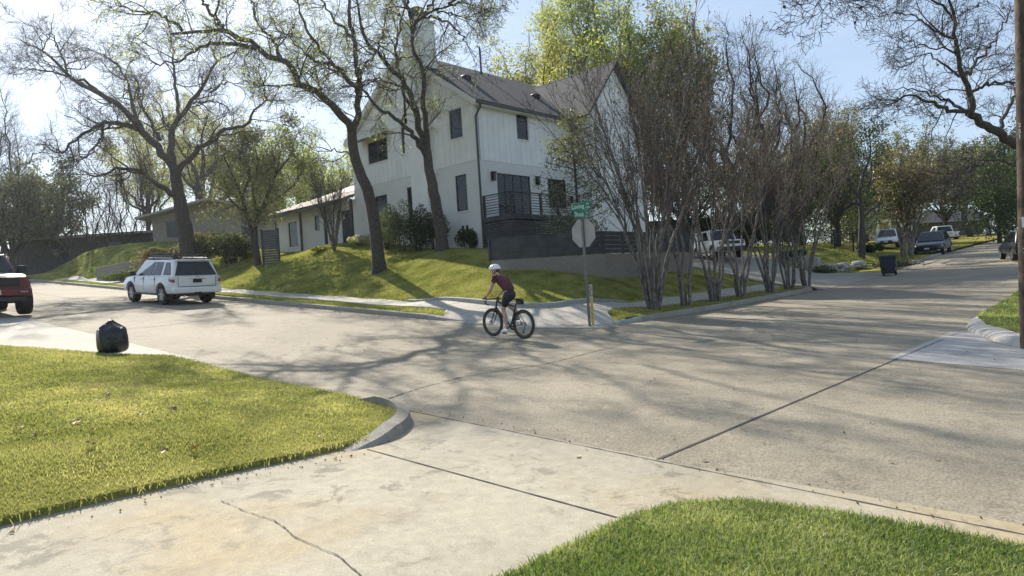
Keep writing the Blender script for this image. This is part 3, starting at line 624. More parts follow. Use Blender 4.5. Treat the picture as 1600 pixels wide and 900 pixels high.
# ------------------------------------------------------------------ the white two-storey house
HS, HT = 11.9, 12.77        # near corner
def brick_paint(name, col):
    m, nt, b = nodes(name); N = nt.nodes.new; Lk = nt.links.new; tc = N('ShaderNodeTexCoord'); sp = N('ShaderNodeSeparateXYZ'); cb = N('ShaderNodeCombineXYZ'); ad = N('ShaderNodeMath')
    Lk(tc.outputs['Object'], sp.inputs[0]); Lk(sp.outputs[0], ad.inputs[0]); Lk(sp.outputs[1], ad.inputs[1]); Lk(ad.outputs[0], cb.inputs[0]); Lk(sp.outputs[2], cb.inputs[1])
    br = N('ShaderNodeTexBrick'); br.inputs['Scale'].default_value = 1; br.inputs['Brick Width'].default_value = .21; br.inputs['Row Height'].default_value = .075; br.inputs['Mortar Size'].default_value = .006
    br.inputs['Color1'].default_value = (*col, 1); br.inputs['Color2'].default_value = (*(c*.94 for c in col), 1); br.inputs['Mortar'].default_value = (*(c*.86 for c in col), 1)
    Lk(cb.outputs[0], br.inputs['Vector']); nz = N('ShaderNodeTexNoise'); nz.inputs['Scale'].default_value = .8; nz.inputs['Detail'].default_value = 6
    rp = N('ShaderNodeValToRGB'); rp.color_ramp.elements[0].color = (.86, .86, .85, 1); rp.color_ramp.elements[1].color = (1.04, 1.03, 1, 1); Lk(tc.outputs['Object'], nz.inputs['Vector']); Lk(nz.outputs['Fac'], rp.inputs[0])
    mu = N('ShaderNodeMix'); mu.data_type = 'RGBA'; mu.blend_type = 'MULTIPLY'; mu.inputs['Factor'].default_value = 1; Lk(br.outputs['Color'], mu.inputs['A']); Lk(rp.outputs[0], mu.inputs['B']); Lk(mu.outputs['Result'], b.inputs['Base Color'])
    bp = N('ShaderNodeBump'); bp.inputs['Strength'].default_value = .7; bp.inputs['Distance'].default_value = .012; iv = N('ShaderNodeMath'); iv.operation = 'SUBTRACT'; iv.inputs[0].default_value = 1
    Lk(br.outputs['Fac'], iv.inputs[1]); Lk(iv.outputs[0], bp.inputs['Height']); Lk(bp.outputs[0], b.inputs['Normal']); b.inputs['Roughness'].default_value = .7; return m
def shingle(name, col):
    m, nt, b = nodes(name); N = nt.nodes.new; Lk = nt.links.new; tc = N('ShaderNodeTexCoord'); sp = N('ShaderNodeSeparateXYZ'); cb = N('ShaderNodeCombineXYZ'); ad = N('ShaderNodeMath')
    Lk(tc.outputs['Object'], sp.inputs[0]); Lk(sp.outputs[0], ad.inputs[0]); Lk(sp.outputs[1], ad.inputs[1]); Lk(ad.outputs[0], cb.inputs[0]); Lk(sp.outputs[2], cb.inputs[1])
    br = N('ShaderNodeTexBrick'); br.inputs['Scale'].default_value = 1; br.inputs['Brick Width'].default_value = .33; br.inputs['Row Height'].default_value = .09; br.inputs['Mortar Size'].default_value = .008; br.inputs['Bias'].default_value = 0
    br.inputs['Color1'].default_value = (*(c*1.25 for c in col), 1); br.inputs['Color2'].default_value = (*(c*.72 for c in col), 1); br.inputs['Mortar'].default_value = (*(c*.5 for c in col), 1)
    Lk(cb.outputs[0], br.inputs['Vector']); Lk(br.outputs['Color'], b.inputs['Base Color']); b.inputs['Roughness'].default_value = .9
    n2 = N('ShaderNodeTexNoise'); n2.inputs['Scale'].default_value = 30; bp = N('ShaderNodeBump'); bp.inputs['Strength'].default_value = .5; bp.inputs['Distance'].default_value = .01
    Lk(tc.outputs['Object'], n2.inputs['Vector']); Lk(n2.outputs['Fac'], bp.inputs['Height']); Lk(bp.outputs[0], b.inputs['Normal']); return m
M['siding'] = mat('off_white_siding', (.78, .775, .755), .65, var=.05, scale=1.2)
M['brick'] = brick_paint('painted_white_brick', (.77, .77, .755))
M['groove'] = mat('siding_groove_shade', (.40, .39, .38), .8)  # shade of the grooves put into the backing's grey
M['roof'] = shingle('grey_shingles', (.040, .047, .062))
M['roof2'] = shingle('brown_shingles', (.16, .14, .125))
M['frame'] = mat('black_window_frame', (.012, .02, .022), .4, var=.1)
M['wood'] = mat('dark_stained_timber', (.055, .058, .066), .75, var=.3, scale=3)
M['trimw'] = mat('white_trim', (.72, .71, .69), .6, var=.04)
M['gutter'] = mat('bronze_gutter', (.05, .055, .06), .5, var=.1)
M['tanwall'] = mat('tan_stucco', (.38, .35, .31), .9, var=.12, scale=2)
M['stucco'] = concrete('board_formed_concrete', (.26, .24, .21), (.16, .155, .15), speck=.1, sscale=1.2, sp_scale=30, stain_amt=.5)
H = empty('house', (HS, HT, 3.0), 0, 'two-storey white house with grey shingle roof, white chimney and black windows on the corner', 'house')
HO = np.array([HS, HT, 3.0])
class HB(MB):
    def __init__(s): super().__init__()
    def fin(s, name, mt, parent=None, **k):
        o = MB.build(s, name, mt, None, **k)
        for v in o.data.vertices: v.co -= Vector(HO)
        o.parent = parent or H; return o
ZG, ZB, ZE, ZA = 2.2, 7.46, 10.45, 14.1     # ground, belt, eave, apex
TW = 23.35                                  # far side of the gable wall
XR = 24.5                                   # end of the long wall
def holes_wall(B, lo, hi, z0, z1, wins, put, mi=0):
    """wall panel with rectangular openings: put(u0,u1,z0,z1)"""
    us = sorted(set([lo, hi]+[w[0] for w in wins]+[w[1] for w in wins])); zs = sorted(set([z0, z1]+[w[2] for w in wins]+[w[3] for w in wins]))
    us = [u for u in us if lo <= u <= hi]; zs = [z for z in zs if z0 <= z <= z1]
    for a, b in zip(us[:-1], us[1:]):
        run = None
        for c, d in zip(zs[:-1], zs[1:]):
            m, n = (a+b)/2, (c+d)/2
            if any(w[0] < m < w[1] and w[2] < n < w[3] for w in wins):
                if run: put(a, b, run[0], run[1]); run = None
            else: run = (run[0], d) if run else (c, d)
        if run: put(a, b, run[0], run[1])
# openings (u0,u1,z0,z1): gable side uses y, long side uses x
WL = [(13.78, 14.62, 8.78, 10.2), (17.69, 18.55, 8.78, 10.18), (19.94, 21.71, 8.71, 9.9), (13.67, 14.48, 5.12, 6.92), (17.59, 18.39, 4.9, 6.9), (20.2, 21.3, 4.9, 6.8)]
WR = [(14.92, 15.74, 8.82, 10.27), (13.15, 15.65, 4.62, 6.92), (17.1, 18.65, 5.3, 6.92)]
b = HB()
holes_wall(b, HT, TW, ZG, ZB, WL, lambda a, c, d, e: b.box(HS, HS+.22, a, c, d, e))
holes_wall(b, HS+.22, XR, ZG, ZB, WR, lambda a, c, d, e: b.box(a, c, HT, HT+.22, d, e))
b.box(XR-.22, XR, HT+.22, TW-.22, ZG, ZE); b.box(HS+.22, XR, TW-.22, TW, ZG, ZE)
b.fin('brick_wall', M['brick'])
b = HB()
holes_wall(b, HT, TW, ZB, ZE, WL, lambda a, c, d, e: b.box(HS+.03, HS+.22, a, c, d, e))
holes_wall(b, HS+.22, XR, ZB, ZE, WR, lambda a, c, d, e: b.box(a, c, HT+.03, HT+.22, d, e))
tm = (HT+TW)/2
b.add([(HS+.03, HT, ZE), (HS+.03, TW, ZE), (HS+.03, tm, ZA-.15), (HS+.22, HT, ZE), (HS+.22, TW, ZE), (HS+.22, tm, ZA-.15)], [(0, 2, 1), (3, 4, 5), (0, 3, 5, 2), (1, 2, 5, 4), (0, 1, 4, 3)])
b.fin('siding_backing', M['groove'])
# upright boards standing proud of the backing, a dark gap between each
b = HB(); rk = (ZA-ZE)/(tm-HT)
def gz(y): return ZE+rk*(y-HT)-.22 if y < tm else ZE+rk*(TW-y)-.22
y = HT
while y < TW-.05:
    y1 = min(y+.40, TW); ya, yb = y+.008, y1-.008
    wl = [w for w in WL if w[3] > ZB]
    segs = []
    zs0 = ZB+.02; hit = [w for w in wl if w[0]-.06 < yb and w[1]+.06 > ya]
    cuts = sorted(hit)
    if not hit: pieces = [(ya, yb, zs0, None)]
    else:
        w = hit[0]; pieces = []
        l, r = max(ya, w[0]-.06), min(yb, w[1]+.06)
        if l > ya+.02: pieces.append((ya, l, zs0, None))
        if r < yb-.02: pieces.append((r, yb, zs0, None))
        pieces += [(l, r, zs0, w[2]-.07), (l, r, w[3]+.06, None)]
    for pa, pb, z0, z1 in pieces:
        zt = [z1, z1] if z1 else [max(z0+.02, gz(pa)), max(z0+.02, gz(pb))]
        splits = [(pa, pb, zt[0], zt[1])] if not (pa < tm < pb) else [(pa, tm, zt[0], gz(tm)), (tm, pb, gz(tm), zt[1])]
        for a_, b_, t0, t1 in splits:
            b.hexa([(HS+.005, a_, z0), (HS+.03, a_, z0), (HS+.03, b_, z0), (HS+.005, b_, z0), (HS+.005, a_, t0), (HS+.03, a_, t0), (HS+.03, b_, t1), (HS+.005, b_, t1)])
    y = y1
x = HS+.005
while x < 19.3:
    x1 = x+.40; xa, xb = x+.008, x1-.008; hit = [w for w in WR if w[3] > ZB and w[0]-.06 < xb and w[1]+.06 > xa]
    if not hit: pc = [(xa, xb, ZB+.02, ZE-.02)]
    else:
        w = hit[0]; l, r = max(xa, w[0]-.06), min(xb, w[1]+.06); pc = [(l, r, ZB+.02, w[2]-.07), (l, r, w[3]+.06, ZE-.02)]
        if l > xa+.02: pc.append((xa, l, ZB+.02, ZE-.02))
        if r < xb-.02: pc.append((r, xb, ZB+.02, ZE-.02))
    for p in pc:
        if p[3] > p[2]: b.box(p[0], p[1], HT+.005, HT+.03, p[2], p[3])
    x = x1
b.fin('board_siding', M['siding'])
b = HB()
b.box(HS-.03, HS+.0, HT-.03, 12.9, ZB, ZE-.1); b.box(HS, HS+.1, HT-.03, HT-.002, ZB, ZE-.1)
b.box(HS-.014, HS+.003, 14.85, TW, 10.24, 10.30)
b.box(HS-.014, HS+.003, 12.9, 13.6, 10.24, 10.30)
b.fin('corner_board', M['trimw'])
# windows: each one a part with its own panes
def window_l(y0, y1, z0, z1, bars, sill=True, x=HS):
    f = HB(); d = .05
    for a, c, e, g in ((y0, y1, z0, z0+d), (y0, y1, z1-d, z1), (y0, y0+d, z0+d, z1-d), (y1-d, y1, z0+d, z1-d)): f.box(x+.03, x+.11, a, c, e, g)
    for k in range(bars):
        zz = z0+(z1-z0)*(k+1)/(bars+1); f.box(x+.045, x+.095, y0+d, y1-d, zz-.016, zz+.016)
    if y1-y0 > 1.2: f.box(x+.045, x+.095, (y0+y1)/2-.03, (y0+y1)/2+.03, z0+d, z1-d)
    o = f.fin('window', M['frame']); g = HB(); g.box(x+.06, x+.075, y0+d, y1-d, z0+d, z1-d); g.fin('pane', M['glass'], o)
    if sill:
        s_ = HB(); s_.box(x-.04, x+.02, y0-.05, y1+.05, z0-.07, z0-.005); s_.fin('sill', M['trimw'], o)
def window_r(x0, x1, z0, z1, bars, vb=0, sill=True, y=HT):
    f = HB(); d = .05
    for a, c, e, g in ((x0, x1, z0, z0+d), (x0, x1, z1-d, z1), (x0, x0+d, z0+d, z1-d), (x1-d, x1, z0+d, z1-d)): f.box(a, c, y+.03, y+.11, e, g)
    for k in range(bars):
        zz = z0+(z1-z0)*(k+1)/(bars+1); f.box(x0+d, x1-d, y+.045, y+.095, zz-.016, zz+.016)
    for k in range(vb):
        xx = x0+(x1-x0)*(k+1)/(vb+1); f.box(xx-.04, xx+.04, y+.04, y+.1, z0+d, z1-d)
    o = f.fin('window', M['frame']); g = HB(); g.box(x0+d, x1-d, y+.06, y+.075, z0+d, z1-d); g.fin('pane', M['glass'], o)
    if sill:
        s_ = HB(); s_.box(x0-.05, x1+.05, y-.04, y+.02, z0-.07, z0-.005); s_.fin('sill', M['trimw'], o)
    return o
window_l(*WL[0], 2); window_l(*WL[1], 1); window_l(*WL[2], 0); window_l(*WL[3], 0); window_l(*WL[4], 0); window_l(*WL[5], 0)
window_r(*WR[0], 2); window_r(*WR[2], 1, 1)
o = window_r(*WR[1], 0, 3, False); o.name = 'patio_door'
# roof: main ridge along x
def slab(B, q, th):
    q = [Vector(p) for p in q]; n = (q[1]-q[0]).cross(q[3]-q[0]).normalized(); n = n if n.z > 0 else -n
    B.hexa([*[p-n*th for p in q], *q])
OH = .35; zo = rk*OH; x0 = HS-.28
b = HB()
slab(b, [(x0, HT-OH, ZE-zo+.12), (XR+.3, HT-OH, ZE-zo+.12), (XR+.3, tm, ZA+.12), (x0, tm, ZA+.12)], .1)
slab(b, [(x0, TW+OH, ZE-zo+.12), (x0, tm, ZA+.12), (XR+.3, tm, ZA+.12), (XR+.3, TW+OH, ZE-zo+.12)], .1)
# cross gable towards the side street
gx, gw, gy, gzA = 21.6, 2.75, 11.2, 13.55
gr = (gzA-ZE)/gw
slab(b, [(gx-gw-.3, gy-.35, ZE-.3*gr+.1), (gx, gy-.35, gzA+.1), (gx, tm+3, gzA+.1), (gx-gw-.3, tm+3, ZE-.3*gr+.1)], .1)
slab(b, [(gx+gw+.3, gy-.35, ZE-.3*gr+.1), (gx+gw+.3, tm+3, ZE-.3*gr+.1), (gx, tm+3, gzA+.1), (gx, gy-.35, gzA+.1)], .1)
roof = b.fin('roof', M['roof'])
b = HB(); b.box(gx-gw+.05, gx+gw-.05, gy, HT-.002, ZG, ZE); b.add([(gx-gw, gy, ZE), (gx+gw, gy, ZE), (gx, gy, gzA-.12), (gx-gw, gy+.2, ZE), (gx+gw, gy+.2, ZE), (gx, gy+.2, gzA-.12)], [(0, 1, 2), (3, 5, 4), (0, 2, 5, 3), (1, 4, 5, 2), (0, 3, 4, 1)])
b.fin('cross_gable_wall', M['siding'])
# fascia, rake boards, gutter, downspouts
b = HB()
b.beam((x0+.02, HT-OH, ZE-zo-.07), (x0+.02, tm, ZA-.07), .06, .24, up=(0, 0, 1)); b.beam((x0+.02, TW+OH, ZE-zo-.07), (x0+.02, tm, ZA-.07), .06, .24)
b.box(x0+.06, 19.2, HT-OH, HT-OH+.03, ZE-zo-.14, ZE-zo+.03); b.box(x0+.06, 19.2, HT-OH+.031, HT-.01, ZE-zo-.145, ZE-zo-.12)
b.beam((x0+.15, HT-OH, ZE-zo-.165), (x0+.15, tm, ZA-.165), .24, .02); b.beam((x0+.15, TW+OH, ZE-zo-.165), (x0+.15, tm, ZA-.165), .24, .02)
b.fin('fascia', M['trimw'])
b = HB(); b.box(x0+.02, 19.1, HT-OH-.12, HT-OH-.003, ZE-zo-.08, ZE-zo+.045); b.fin('gutter', M['gutter'])
b = HB(); b.tube([(HS-.02, HT-OH-.06, ZE-zo-.06), (HS-.02, HT-OH-.06, ZE-zo-.25), (HS-.05, HT-.09, ZE-zo-.65), (HS-.05, HT-.09, 3.1)], .055, 8); b.fin('downspout', M['gutter'], smooth=True)
# chimney with flue cap
b = HB(); b.box(HS-.45, HS-.002, 16.15, 17.45, ZG, 12.2); b.box(HS-.45, HS+.75, 16.15, 17.45, 12.2, 15.3); ch = b.fin('chimney', M['siding'], bevel=.02)
b = HB(); b.box(HS-.5, HS+.8, 16.1, 17.5, 15.3, 15.38); b.fin('chimney_crown', M['trimw'], ch)
b = HB(); b.lathe([(.05, 15.38), (.32, 15.38), (.32, 15.62), (.38, 15.62), (.38, 15.74), (.33, 15.78), (.33, 15.9), (.38, 15.9), (.38, 16.1), (.3, 16.16), (.0, 16.16)], 20, (HS+.15, 16.8, 0)); b.fin('flue_cap', M['gutter'], ch, smooth=True)
# roof vents
for vx, vy, h in ((14.0, 17.75, .55), (17.2, 17.4, 1.5)):
    zz = ZE+rk*(vy-HT)+.1; b = HB(); b.tube([(vx, vy, zz-.1), (vx, vy, zz+h)], .06, 8); b.tube([(vx, vy, zz-.05), (vx, vy, zz+.2)], .085, 8)
    if h > 1: b.tube([(vx, vy, zz+h), (vx-.08, vy-.03, zz+h+.14), (vx-.22, vy-.06, zz+h+.1)], .06, 8)
    b.fin('vent_pipe', M['gutter'], roof, smooth=True)
for vx, vy in ((14.2, 15.6), (19.4, 15.2)):
    zz = ZE+rk*(vy-HT)+.13; b = HB(); b.box(vx-.22, vx+.22, vy-.2, vy+.2, zz-.1, zz+.16); b.fin('roof_vent', M['black'], roof, bevel=.03)
# lanterns by the patio door, foundation vents, hood over the wide window
for lx in (12.75, 16.1):
    b = HB(); b.box(lx-.02, lx+.16, HT-.06, HT-.002, 6.52, 6.95); b.box(lx-.03, lx+.17, HT-.24, HT-.06, 6.84, 6.93); b.box(lx, lx+.14, HT-.21, HT-.07, 6.48, 6.52)
    for ax in (lx, lx+.125):
        for ay in (HT-.21, HT-.085): b.box(ax, ax+.015, ay, ay+.015, 6.52, 6.84)
    o = b.fin('wall_lantern', M['black']); g = HB(); g.box(lx+.02, lx+.12, HT-.19, HT-.09, 6.53, 6.83); g.fin('lantern_glass', M['glass'], o)
for vy in (13.75, 14.05):
    b = HB(); b.box(HS-.012, HS+.0, vy, vy+.16, 4.15, 4.38); b.fin('foundation_vent', M['black'])
b = HB(); slab(b, [(HS-.7, 19.7, 10.0), (HS-.003, 19.7, 10.3), (HS-.003, 22.3, 10.3), (HS-.7, 22.3, 10.0)], .12); b.fin('window_hood', M['roof2'])
b = HB(); b.box(HS-.16, HS-.005, 15.75, 15.95, 7.2, 7.42); b.fin('camera_mount', M['trimw'])
# single-storey wing with tiled roof and porch
YW0, YW1, ZWE = TW+.002, 33.0, 6.95
WW = [(30.16, 31.3, 4.75, 6.38), (27.4, 27.95, 5.5, 6.45), (22.9, 24.3, 4.3, 6.34)]
b = HB(); holes_wall(b, YW0, YW1, 3.2, ZWE, WW[:2]+[(23.6, 24.9, 4.2, 6.4)], lambda a, c, d, e: b.box(HS, HS+.2, a, c, d, e)); b.box(HS+.2, HS+9, YW1-.2, YW1, 3.2, ZWE)
b.fin('wing_wall', M['brick'])
for w in WW[:2]: window_l(*w, 0)
b = HB(); b.box(HS+.05, HS+.1, 23.6, 24.9, 4.2, 6.4)
for zz in (4.9, 5.6): b.box(HS+.04, HS+.05, 23.7, 24.8, zz, zz+.5)
dd = b.fin('front_door', M['frame']); g = HB(); g.ell((HS+.02, 24.7, 5.25), (.03, .03, .03), 8, 6); g.fin('door_handle', M['chrome'], dd)
tile = mat('pale_clay_tile', (.19, .165, .14), .65, var=.4, scale=5, spec=.35)
b = HB(); slab(b, [(HS-.75, YW0+.02, ZWE-.02), (HS-.75, YW1+.4, ZWE-.02), (HS+6.5, YW1+.4, ZWE+2.6), (HS+6.5, YW0+.02, ZWE+2.6)], .08)
yy = YW0+.15
while yy < YW1+.35: b.tube([(HS-.8, yy, ZWE-.02), (HS+2.2, yy, ZWE+1.06)], .075, 6); yy += .21
b.fin('wing_roof', tile, smooth=True)
b = HB(); b.box(HS-.83, HS-.72, YW0+.02, YW1+.4, ZWE-.2, ZWE-.09); b.tube([(HS-.06, YW1-.1, ZWE-.1), (HS-.06, YW1-.1, 4.2)], .045, 8); b.tube([(HS-.06, 29.6, ZWE-.1), (HS-.06, 29.6, 4.2)], .07, 8); b.fin('wing_gutter', M['gutter'])
for yy in (22.75, 25.6):
    b = HB(); b.box(HS-.72, HS-.58, yy, yy+.14, 4.1, ZWE-.1); b.fin('porch_post', M['wood'])

# ------------------------------------------------------------------ deck, stairs, retaining wall, fences
DT, DZ = 10.72, 4.6
D = empty('deck', (HS, DT, 3.0), 0, 'dark timber deck with slatted skirt and black railing on the house side', 'deck'); DO = np.array([HS, DT, 3.0])
def dfin(b, name, mt, parent=None, **k):
    o = MB.build(b, name, mt, None, **k)
    for v in o.data.vertices: v.co -= Vector(DO)
    o.parent = parent or D; return o
b = MB()
for k in range(14): b.box(HS+.002, 16.6, DT+k*.145, DT+k*.145+.138, DZ-.04, DZ)
b.box(HS-.05, 16.65, DT-.04, DT-.002, DZ-.24, DZ+.0); b.box(HS-.05, HS-.0, DT, HT-.1, DZ-.24, DZ)
dfin(b, 'platform', M['wood'])
b = MB()
zz = DZ-.3
while zz > 2.6:
    b.box(HS+.0, 16.6, DT+.0, DT+.03, zz-.10, zz); b.box(HS-.03, HS-.002, DT, HT-.12, zz-.10, zz); zz -= .125
for xx in np.arange(HS+.05, 16.6, 1.5): b.box(xx, xx+.09, DT+.031, DT+.12, 2.5, DZ-.24)
dfin(b, 'slatted_skirt', M['wood'])
b = MB()
for xx in (HS+.0, 14.0, 15.3, 16.5): b.box(xx, xx+.1, DT, DT+.1, DZ, 5.62)
b.box(HS, HS+.1, HT-.25, HT-.15, DZ, 5.62)
for zz in np.arange(DZ+.14, 5.55, .13):
    b.box(HS+.1, 16.6, DT+.035, DT+.065, zz, zz+.035); b.box(HS+.035, HS+.065, DT+.1, HT-.15, zz, zz+.035)
b.box(HS-.02, 16.62, DT-.02, DT+.12, 5.62, 5.66); b.box(HS-.02, HS+.12, DT+.12, HT-.15, 5.62, 5.66)
dfin(b, 'railing', M['black'])
b = MB()
for k in range(9):
    b.box(16.7+k*.28, 16.98+k*.28, DT+.3, DT+1.6, DZ-.19*(k+1)-.04, DZ-.19*(k+1))
for yy in (DT+.25, DT+1.62):
    b.beam((16.66, yy, DZ-.12), (19.3, yy, DZ-1.85), .05, .26)
    for j in range(5): b.beam((16.66, yy, DZ+.2+j*.17), (19.2, yy, DZ-1.5+j*.17), .03, .035)
    for xx in (17.4, 18.3, 19.15): b.box(xx, xx+.08, yy-.04, yy+.04, DZ-(xx-16.66)*.66-.2, DZ+.95-(xx-16.66)*.66)
dfin(b, 'stairs', M['wood'])
# board-formed retaining wall, bent at the corner
RA, RB, RC = Vector((7.15, 7.55, 0)), Vector((10.15, 4.4, 0)), Vector((16.9, 4.45, 0))
def wall_run(B, a, b, z0, z1, th, mi=0):
    d = (b-a).normalized(); n = Vector((-d.y, d.x, 0))
    if n.y < 0: n = -n
    c = [a, b, b+n*th, a+n*th]; B.hexa([(p.x, p.y, z0) for p in c]+[(p.x, p.y, z1) for p in c], mi)
b = MB(); wall_run(b, RA, RB, .6, 2.25, .22); wall_run(b, RB, RC, .3, 2.25, .22)
o = b.build('retaining_wall', M['stucco']); setp(o, 'weathered concrete retaining wall under the horizontal board fence', 'wall')
Fn = empty('board_fence', (RB.x, RB.y, 2.25), 0, 'dark grey horizontal board fence on top of the concrete wall', 'fence'); fo = Vector((RB.x, RB.y, 2.25))
b = MB()
for k in range(5):
    z0 = 2.27+k*.172
    for a, c in ((RA, RB), (RB, RC)): wall_run(b, a-fo.xy.to_3d()+Vector((0, 0, 0)), c-fo.xy.to_3d(), z0-2.25, z0+.165-2.25, .025)
b.build('boards', M['wood'], Fn)
for a, c, n in ((RA, RB, 2), (RB, RC, 5)):
    for k in range(n+1):
        if a is RB and k == 0: continue
        p = a+(c-a)*(k/n)-fo.xy.to_3d(); b = MB(); b.box(p.x-.045, p.x+.045, p.y+.028, p.y+.12, 0, .88); b.build('fence_post', M['wood'], Fn)
# tan wall beside the driveway, iron fence on the slope above it, ledge stones
b = MB(); A_, B_ = Vector((30.4, 3.5, 0)), Vector((34.6, 11.5, 0)); d = (B_-A_)
pts = [A_+d*(k/8) for k in range(9)]
for p, q, k in zip(pts[:-1], pts[1:], range(8)):
    n = Vector((d.y, -d.x, 0)).normalized()*.25; zt = 1.75+.11*k
    b.hexa([(v.x, v.y, .3) for v in (p, p+n, q+n, q)]+[(v.x, v.y, zt+(.11 if v in (q, q+n) else 0)) for v in (p, p+n, q+n, q)])
setp(b.build('garden_wall', M['tanwall']), 'low tan wall along the far side of the side driveway', 'wall')
IF = empty('iron_fence', (34, 5.6, 2.3), 0, 'thin black iron picket fence above the tan wall and ledge stones', 'fence')
ip = [np.array(p) for p in ((33.0, 6.9), (35.0, 5.2), (38, 4.9), (41, 4.6))]; b = MB()
for p, q in zip(ip[:-1], ip[1:]):
    L = np.linalg.norm(q-p); n = int(L/.13)
    za, zb = hzf(*p), hzf(*q)
    for k in range(n+1):
        u = k/n; x, y, z = p[0]+(q[0]-p[0])*u-34, p[1]+(q[1]-p[1])*u-5.6, za+(zb-za)*u-2.3
        b.box(x-.009, x+.009, y-.009, y+.009, z+.05, z+1.35)
    for hh in (.15, 1.15): b.beam((p[0]-34, p[1]-5.6, za-2.3+hh), (q[0]-34, q[1]-5.6, zb-2.3+hh), .03, .035)
b.build('pickets', M['black'], IF)
for p in ip:
    za = hzf(*p); ps = MB(); ps.box(p[0]-34-.035, p[0]-34+.035, p[1]-5.6-.035, p[1]-5.6+.035, za-2.4, za-2.3+1.45); ps.build('fence_post', M['black'], IF)
# dark board gate panel at the end of the iron fence
b = MB(); z = hzf(41.6, 4.4)
for k in range(8): b.box(41.1+k*.18, 41.27+k*.18, 4.35-k*.02, 4.4-k*.02, z-.1, z+1.75)
for zz in (.3, 1.4): b.box(41.1, 42.55, 4.41, 4.47, z+zz, z+zz+.09)
setp(b.build('privacy_screen', mat('navy_board', (.02, .026, .045), .7)), 'dark navy board screen at the right end of the iron fence', 'fence')
stone = mat('ledge_stone', (.36, .34, .31), .9, var=.3, scale=2.5, bump=.8, bscale=9)
for k in range(26):
    u = rng.random(); row = k % 3; x = 30.0+u*3.6; y = 3.15-u*1.1-row*.05+rng.normal()*.05; z = float(wd_z(np.array([x]), np.array([max(y, 1.3)]))[0])
    if x > 31: z = hzf(x, y)
    bm = bmesh.new(); bmesh.ops.create_icosphere(bm, subdivisions=2, radius=1)
    sc = np.array([rng.uniform(.2, .38), rng.uniform(.16, .26), rng.uniform(.09, .15)])
    for v in bm.verts:
        q = np.sign(v.co)*np.abs(np.array(v.co))**.6; v.co = Vector(q*sc*(1+rng.normal()*.06))
    me = bpy.data.meshes.new('stone'); bm.to_mesh(me); bm.free(); finish(me, stone, False); o = link(bpy.data.objects.new('stone', me)); o.location = (x, y, z+.06+row*.16); o.rotation_euler = (rng.normal()*.08, rng.normal()*.08, rng.uniform(0, 6))
    setp(o, 'flat pale ledge stone in the dry-laid stack by the driveway mouth', 'stone', 'ledge stones by the driveway')
# ------------------------------------------------------------------ vehicles; local frame: +y forward, x right, origin on the ground
def rot_box(o): pass
def wheel(parent, x, y, r, w, rimm, spokes=6, side=1):
    b = MB(); b.lathe([(r*.62, -w/2), (r*.9, -w/2), (r*.985, -w*.38), (r, -w*.2), (r, w*.2), (r*.985, w*.38), (r*.9, w/2), (r*.62, w/2), (r*.6, 0), (r*.62, -w/2)], 28, (0, 0, 0), 'x')
    t = b.build('wheel', M['rubber'], parent, smooth=True); t.location = (x, y, r)
    b = MB(); s = side; b.lathe([(r*.64, s*w*.40), (r*.66, s*w*.47), (r*.60, s*w*.47), (r*.57, s*w*.30), (r*.0, s*w*.26)], 24, (0, 0, 0), 'x')
    for k in range(spokes):
        a = 2*math.pi*k/spokes; c, d = math.cos(a), math.sin(a); b.beam((s*w*.40, r*.08*c, r*.08*d), (s*w*.44, r*.60*c, r*.60*d), r*.17, w*.1, up=(s, 0, 0))
    b.lathe([(r*.15, s*w*.44), (r*.13, s*w*.49), (0, s*w*.49)], 12, (0, 0, 0), 'x'); b.build('rim', rimm, t, smooth=True)
    return t
def car_body(parent, st, paint, arches, ar, name='body'):
    """loft of (y, zbottom, ztop, half width low, half width top)"""
    V, F, n = [], [], 0
    for (y, zb, zt, w0, w1) in st:
        h = zt-zb
        half = [(0, zb), (w0*.86, zb), (w0*.97, zb+h*.06), (w0, zb+h*.25), (w0*1.0, zb+h*.55), ((w0*.35+w1*.65), zb+h*.82), (w1, zt-h*.03), (w1*.93, zt), (w1*.5, zt+.018), (0, zt+.022)]
        loop = half+[(-x, z) for x, z in half[-2:0:-1]]; n = len(loop); V += [(x, y, z) for x, z in loop]
    for i in range(len(st)-1):
        for k in range(n): F.append((i*n+k, i*n+(k+1) % n, (i+1)*n+(k+1) % n, (i+1)*n+k))
    F.append(tuple(range(n))); F.append(tuple((len(st)-1)*n+k for k in range(n))[::-1])
    b = MB(); b.add(V, F); o = b.build(name, paint, parent, smooth=True, sharp=38)
    cuts = []
    for (x, y, r) in arches:
        c = MB(); sgn = 1 if x > 0 else -1; c.lathe([(0, sgn*(abs(x)-.32)), (ar, sgn*(abs(x)-.32)), (ar, sgn*(abs(x)+.5)), (0, sgn*(abs(x)+.5))], 28, (0, y, r), 'x'); q = c.build('cut', M['black'], parent); cuts.append(q)
        m = o.modifiers.new('b', 'BOOLEAN'); m.operation = 'DIFFERENCE'; m.object = q; m.solver = 'EXACT'
    bake(o, cuts); o.data.polygons.foreach_set('use_smooth', np.ones(len(o.data.polygons), bool)); o.data.set_sharp_from_angle(angle=R_(38))
    if len(o.data.materials) == 0: o.data.materials.append(paint)
    return o
def quad_at(q, u, v): a, b, c, d = [Vector(p) for p in q]; return (a*(1-u)+b*u)*(1-v)+(d*(1-u)+c*u)*v
def panel(q, poly, off, name, mt, parent):
    """thin panel lying on the quad q (bl, br, tr, tl), outline poly in u,v"""
    a, b, c, d = [Vector(p) for p in q]; n = (b-a).cross(d-a).normalized(); P = [quad_at(q, u, v) for u, v in poly]; k = len(P)
    B = MB(); B.add([p+n*off for p in P]+[p-n*.01 for p in P], [tuple(range(k))]+[(i, i+k, (i+1) % k+k, (i+1) % k) for i in range(k)]); return B.build(name, mt, parent)
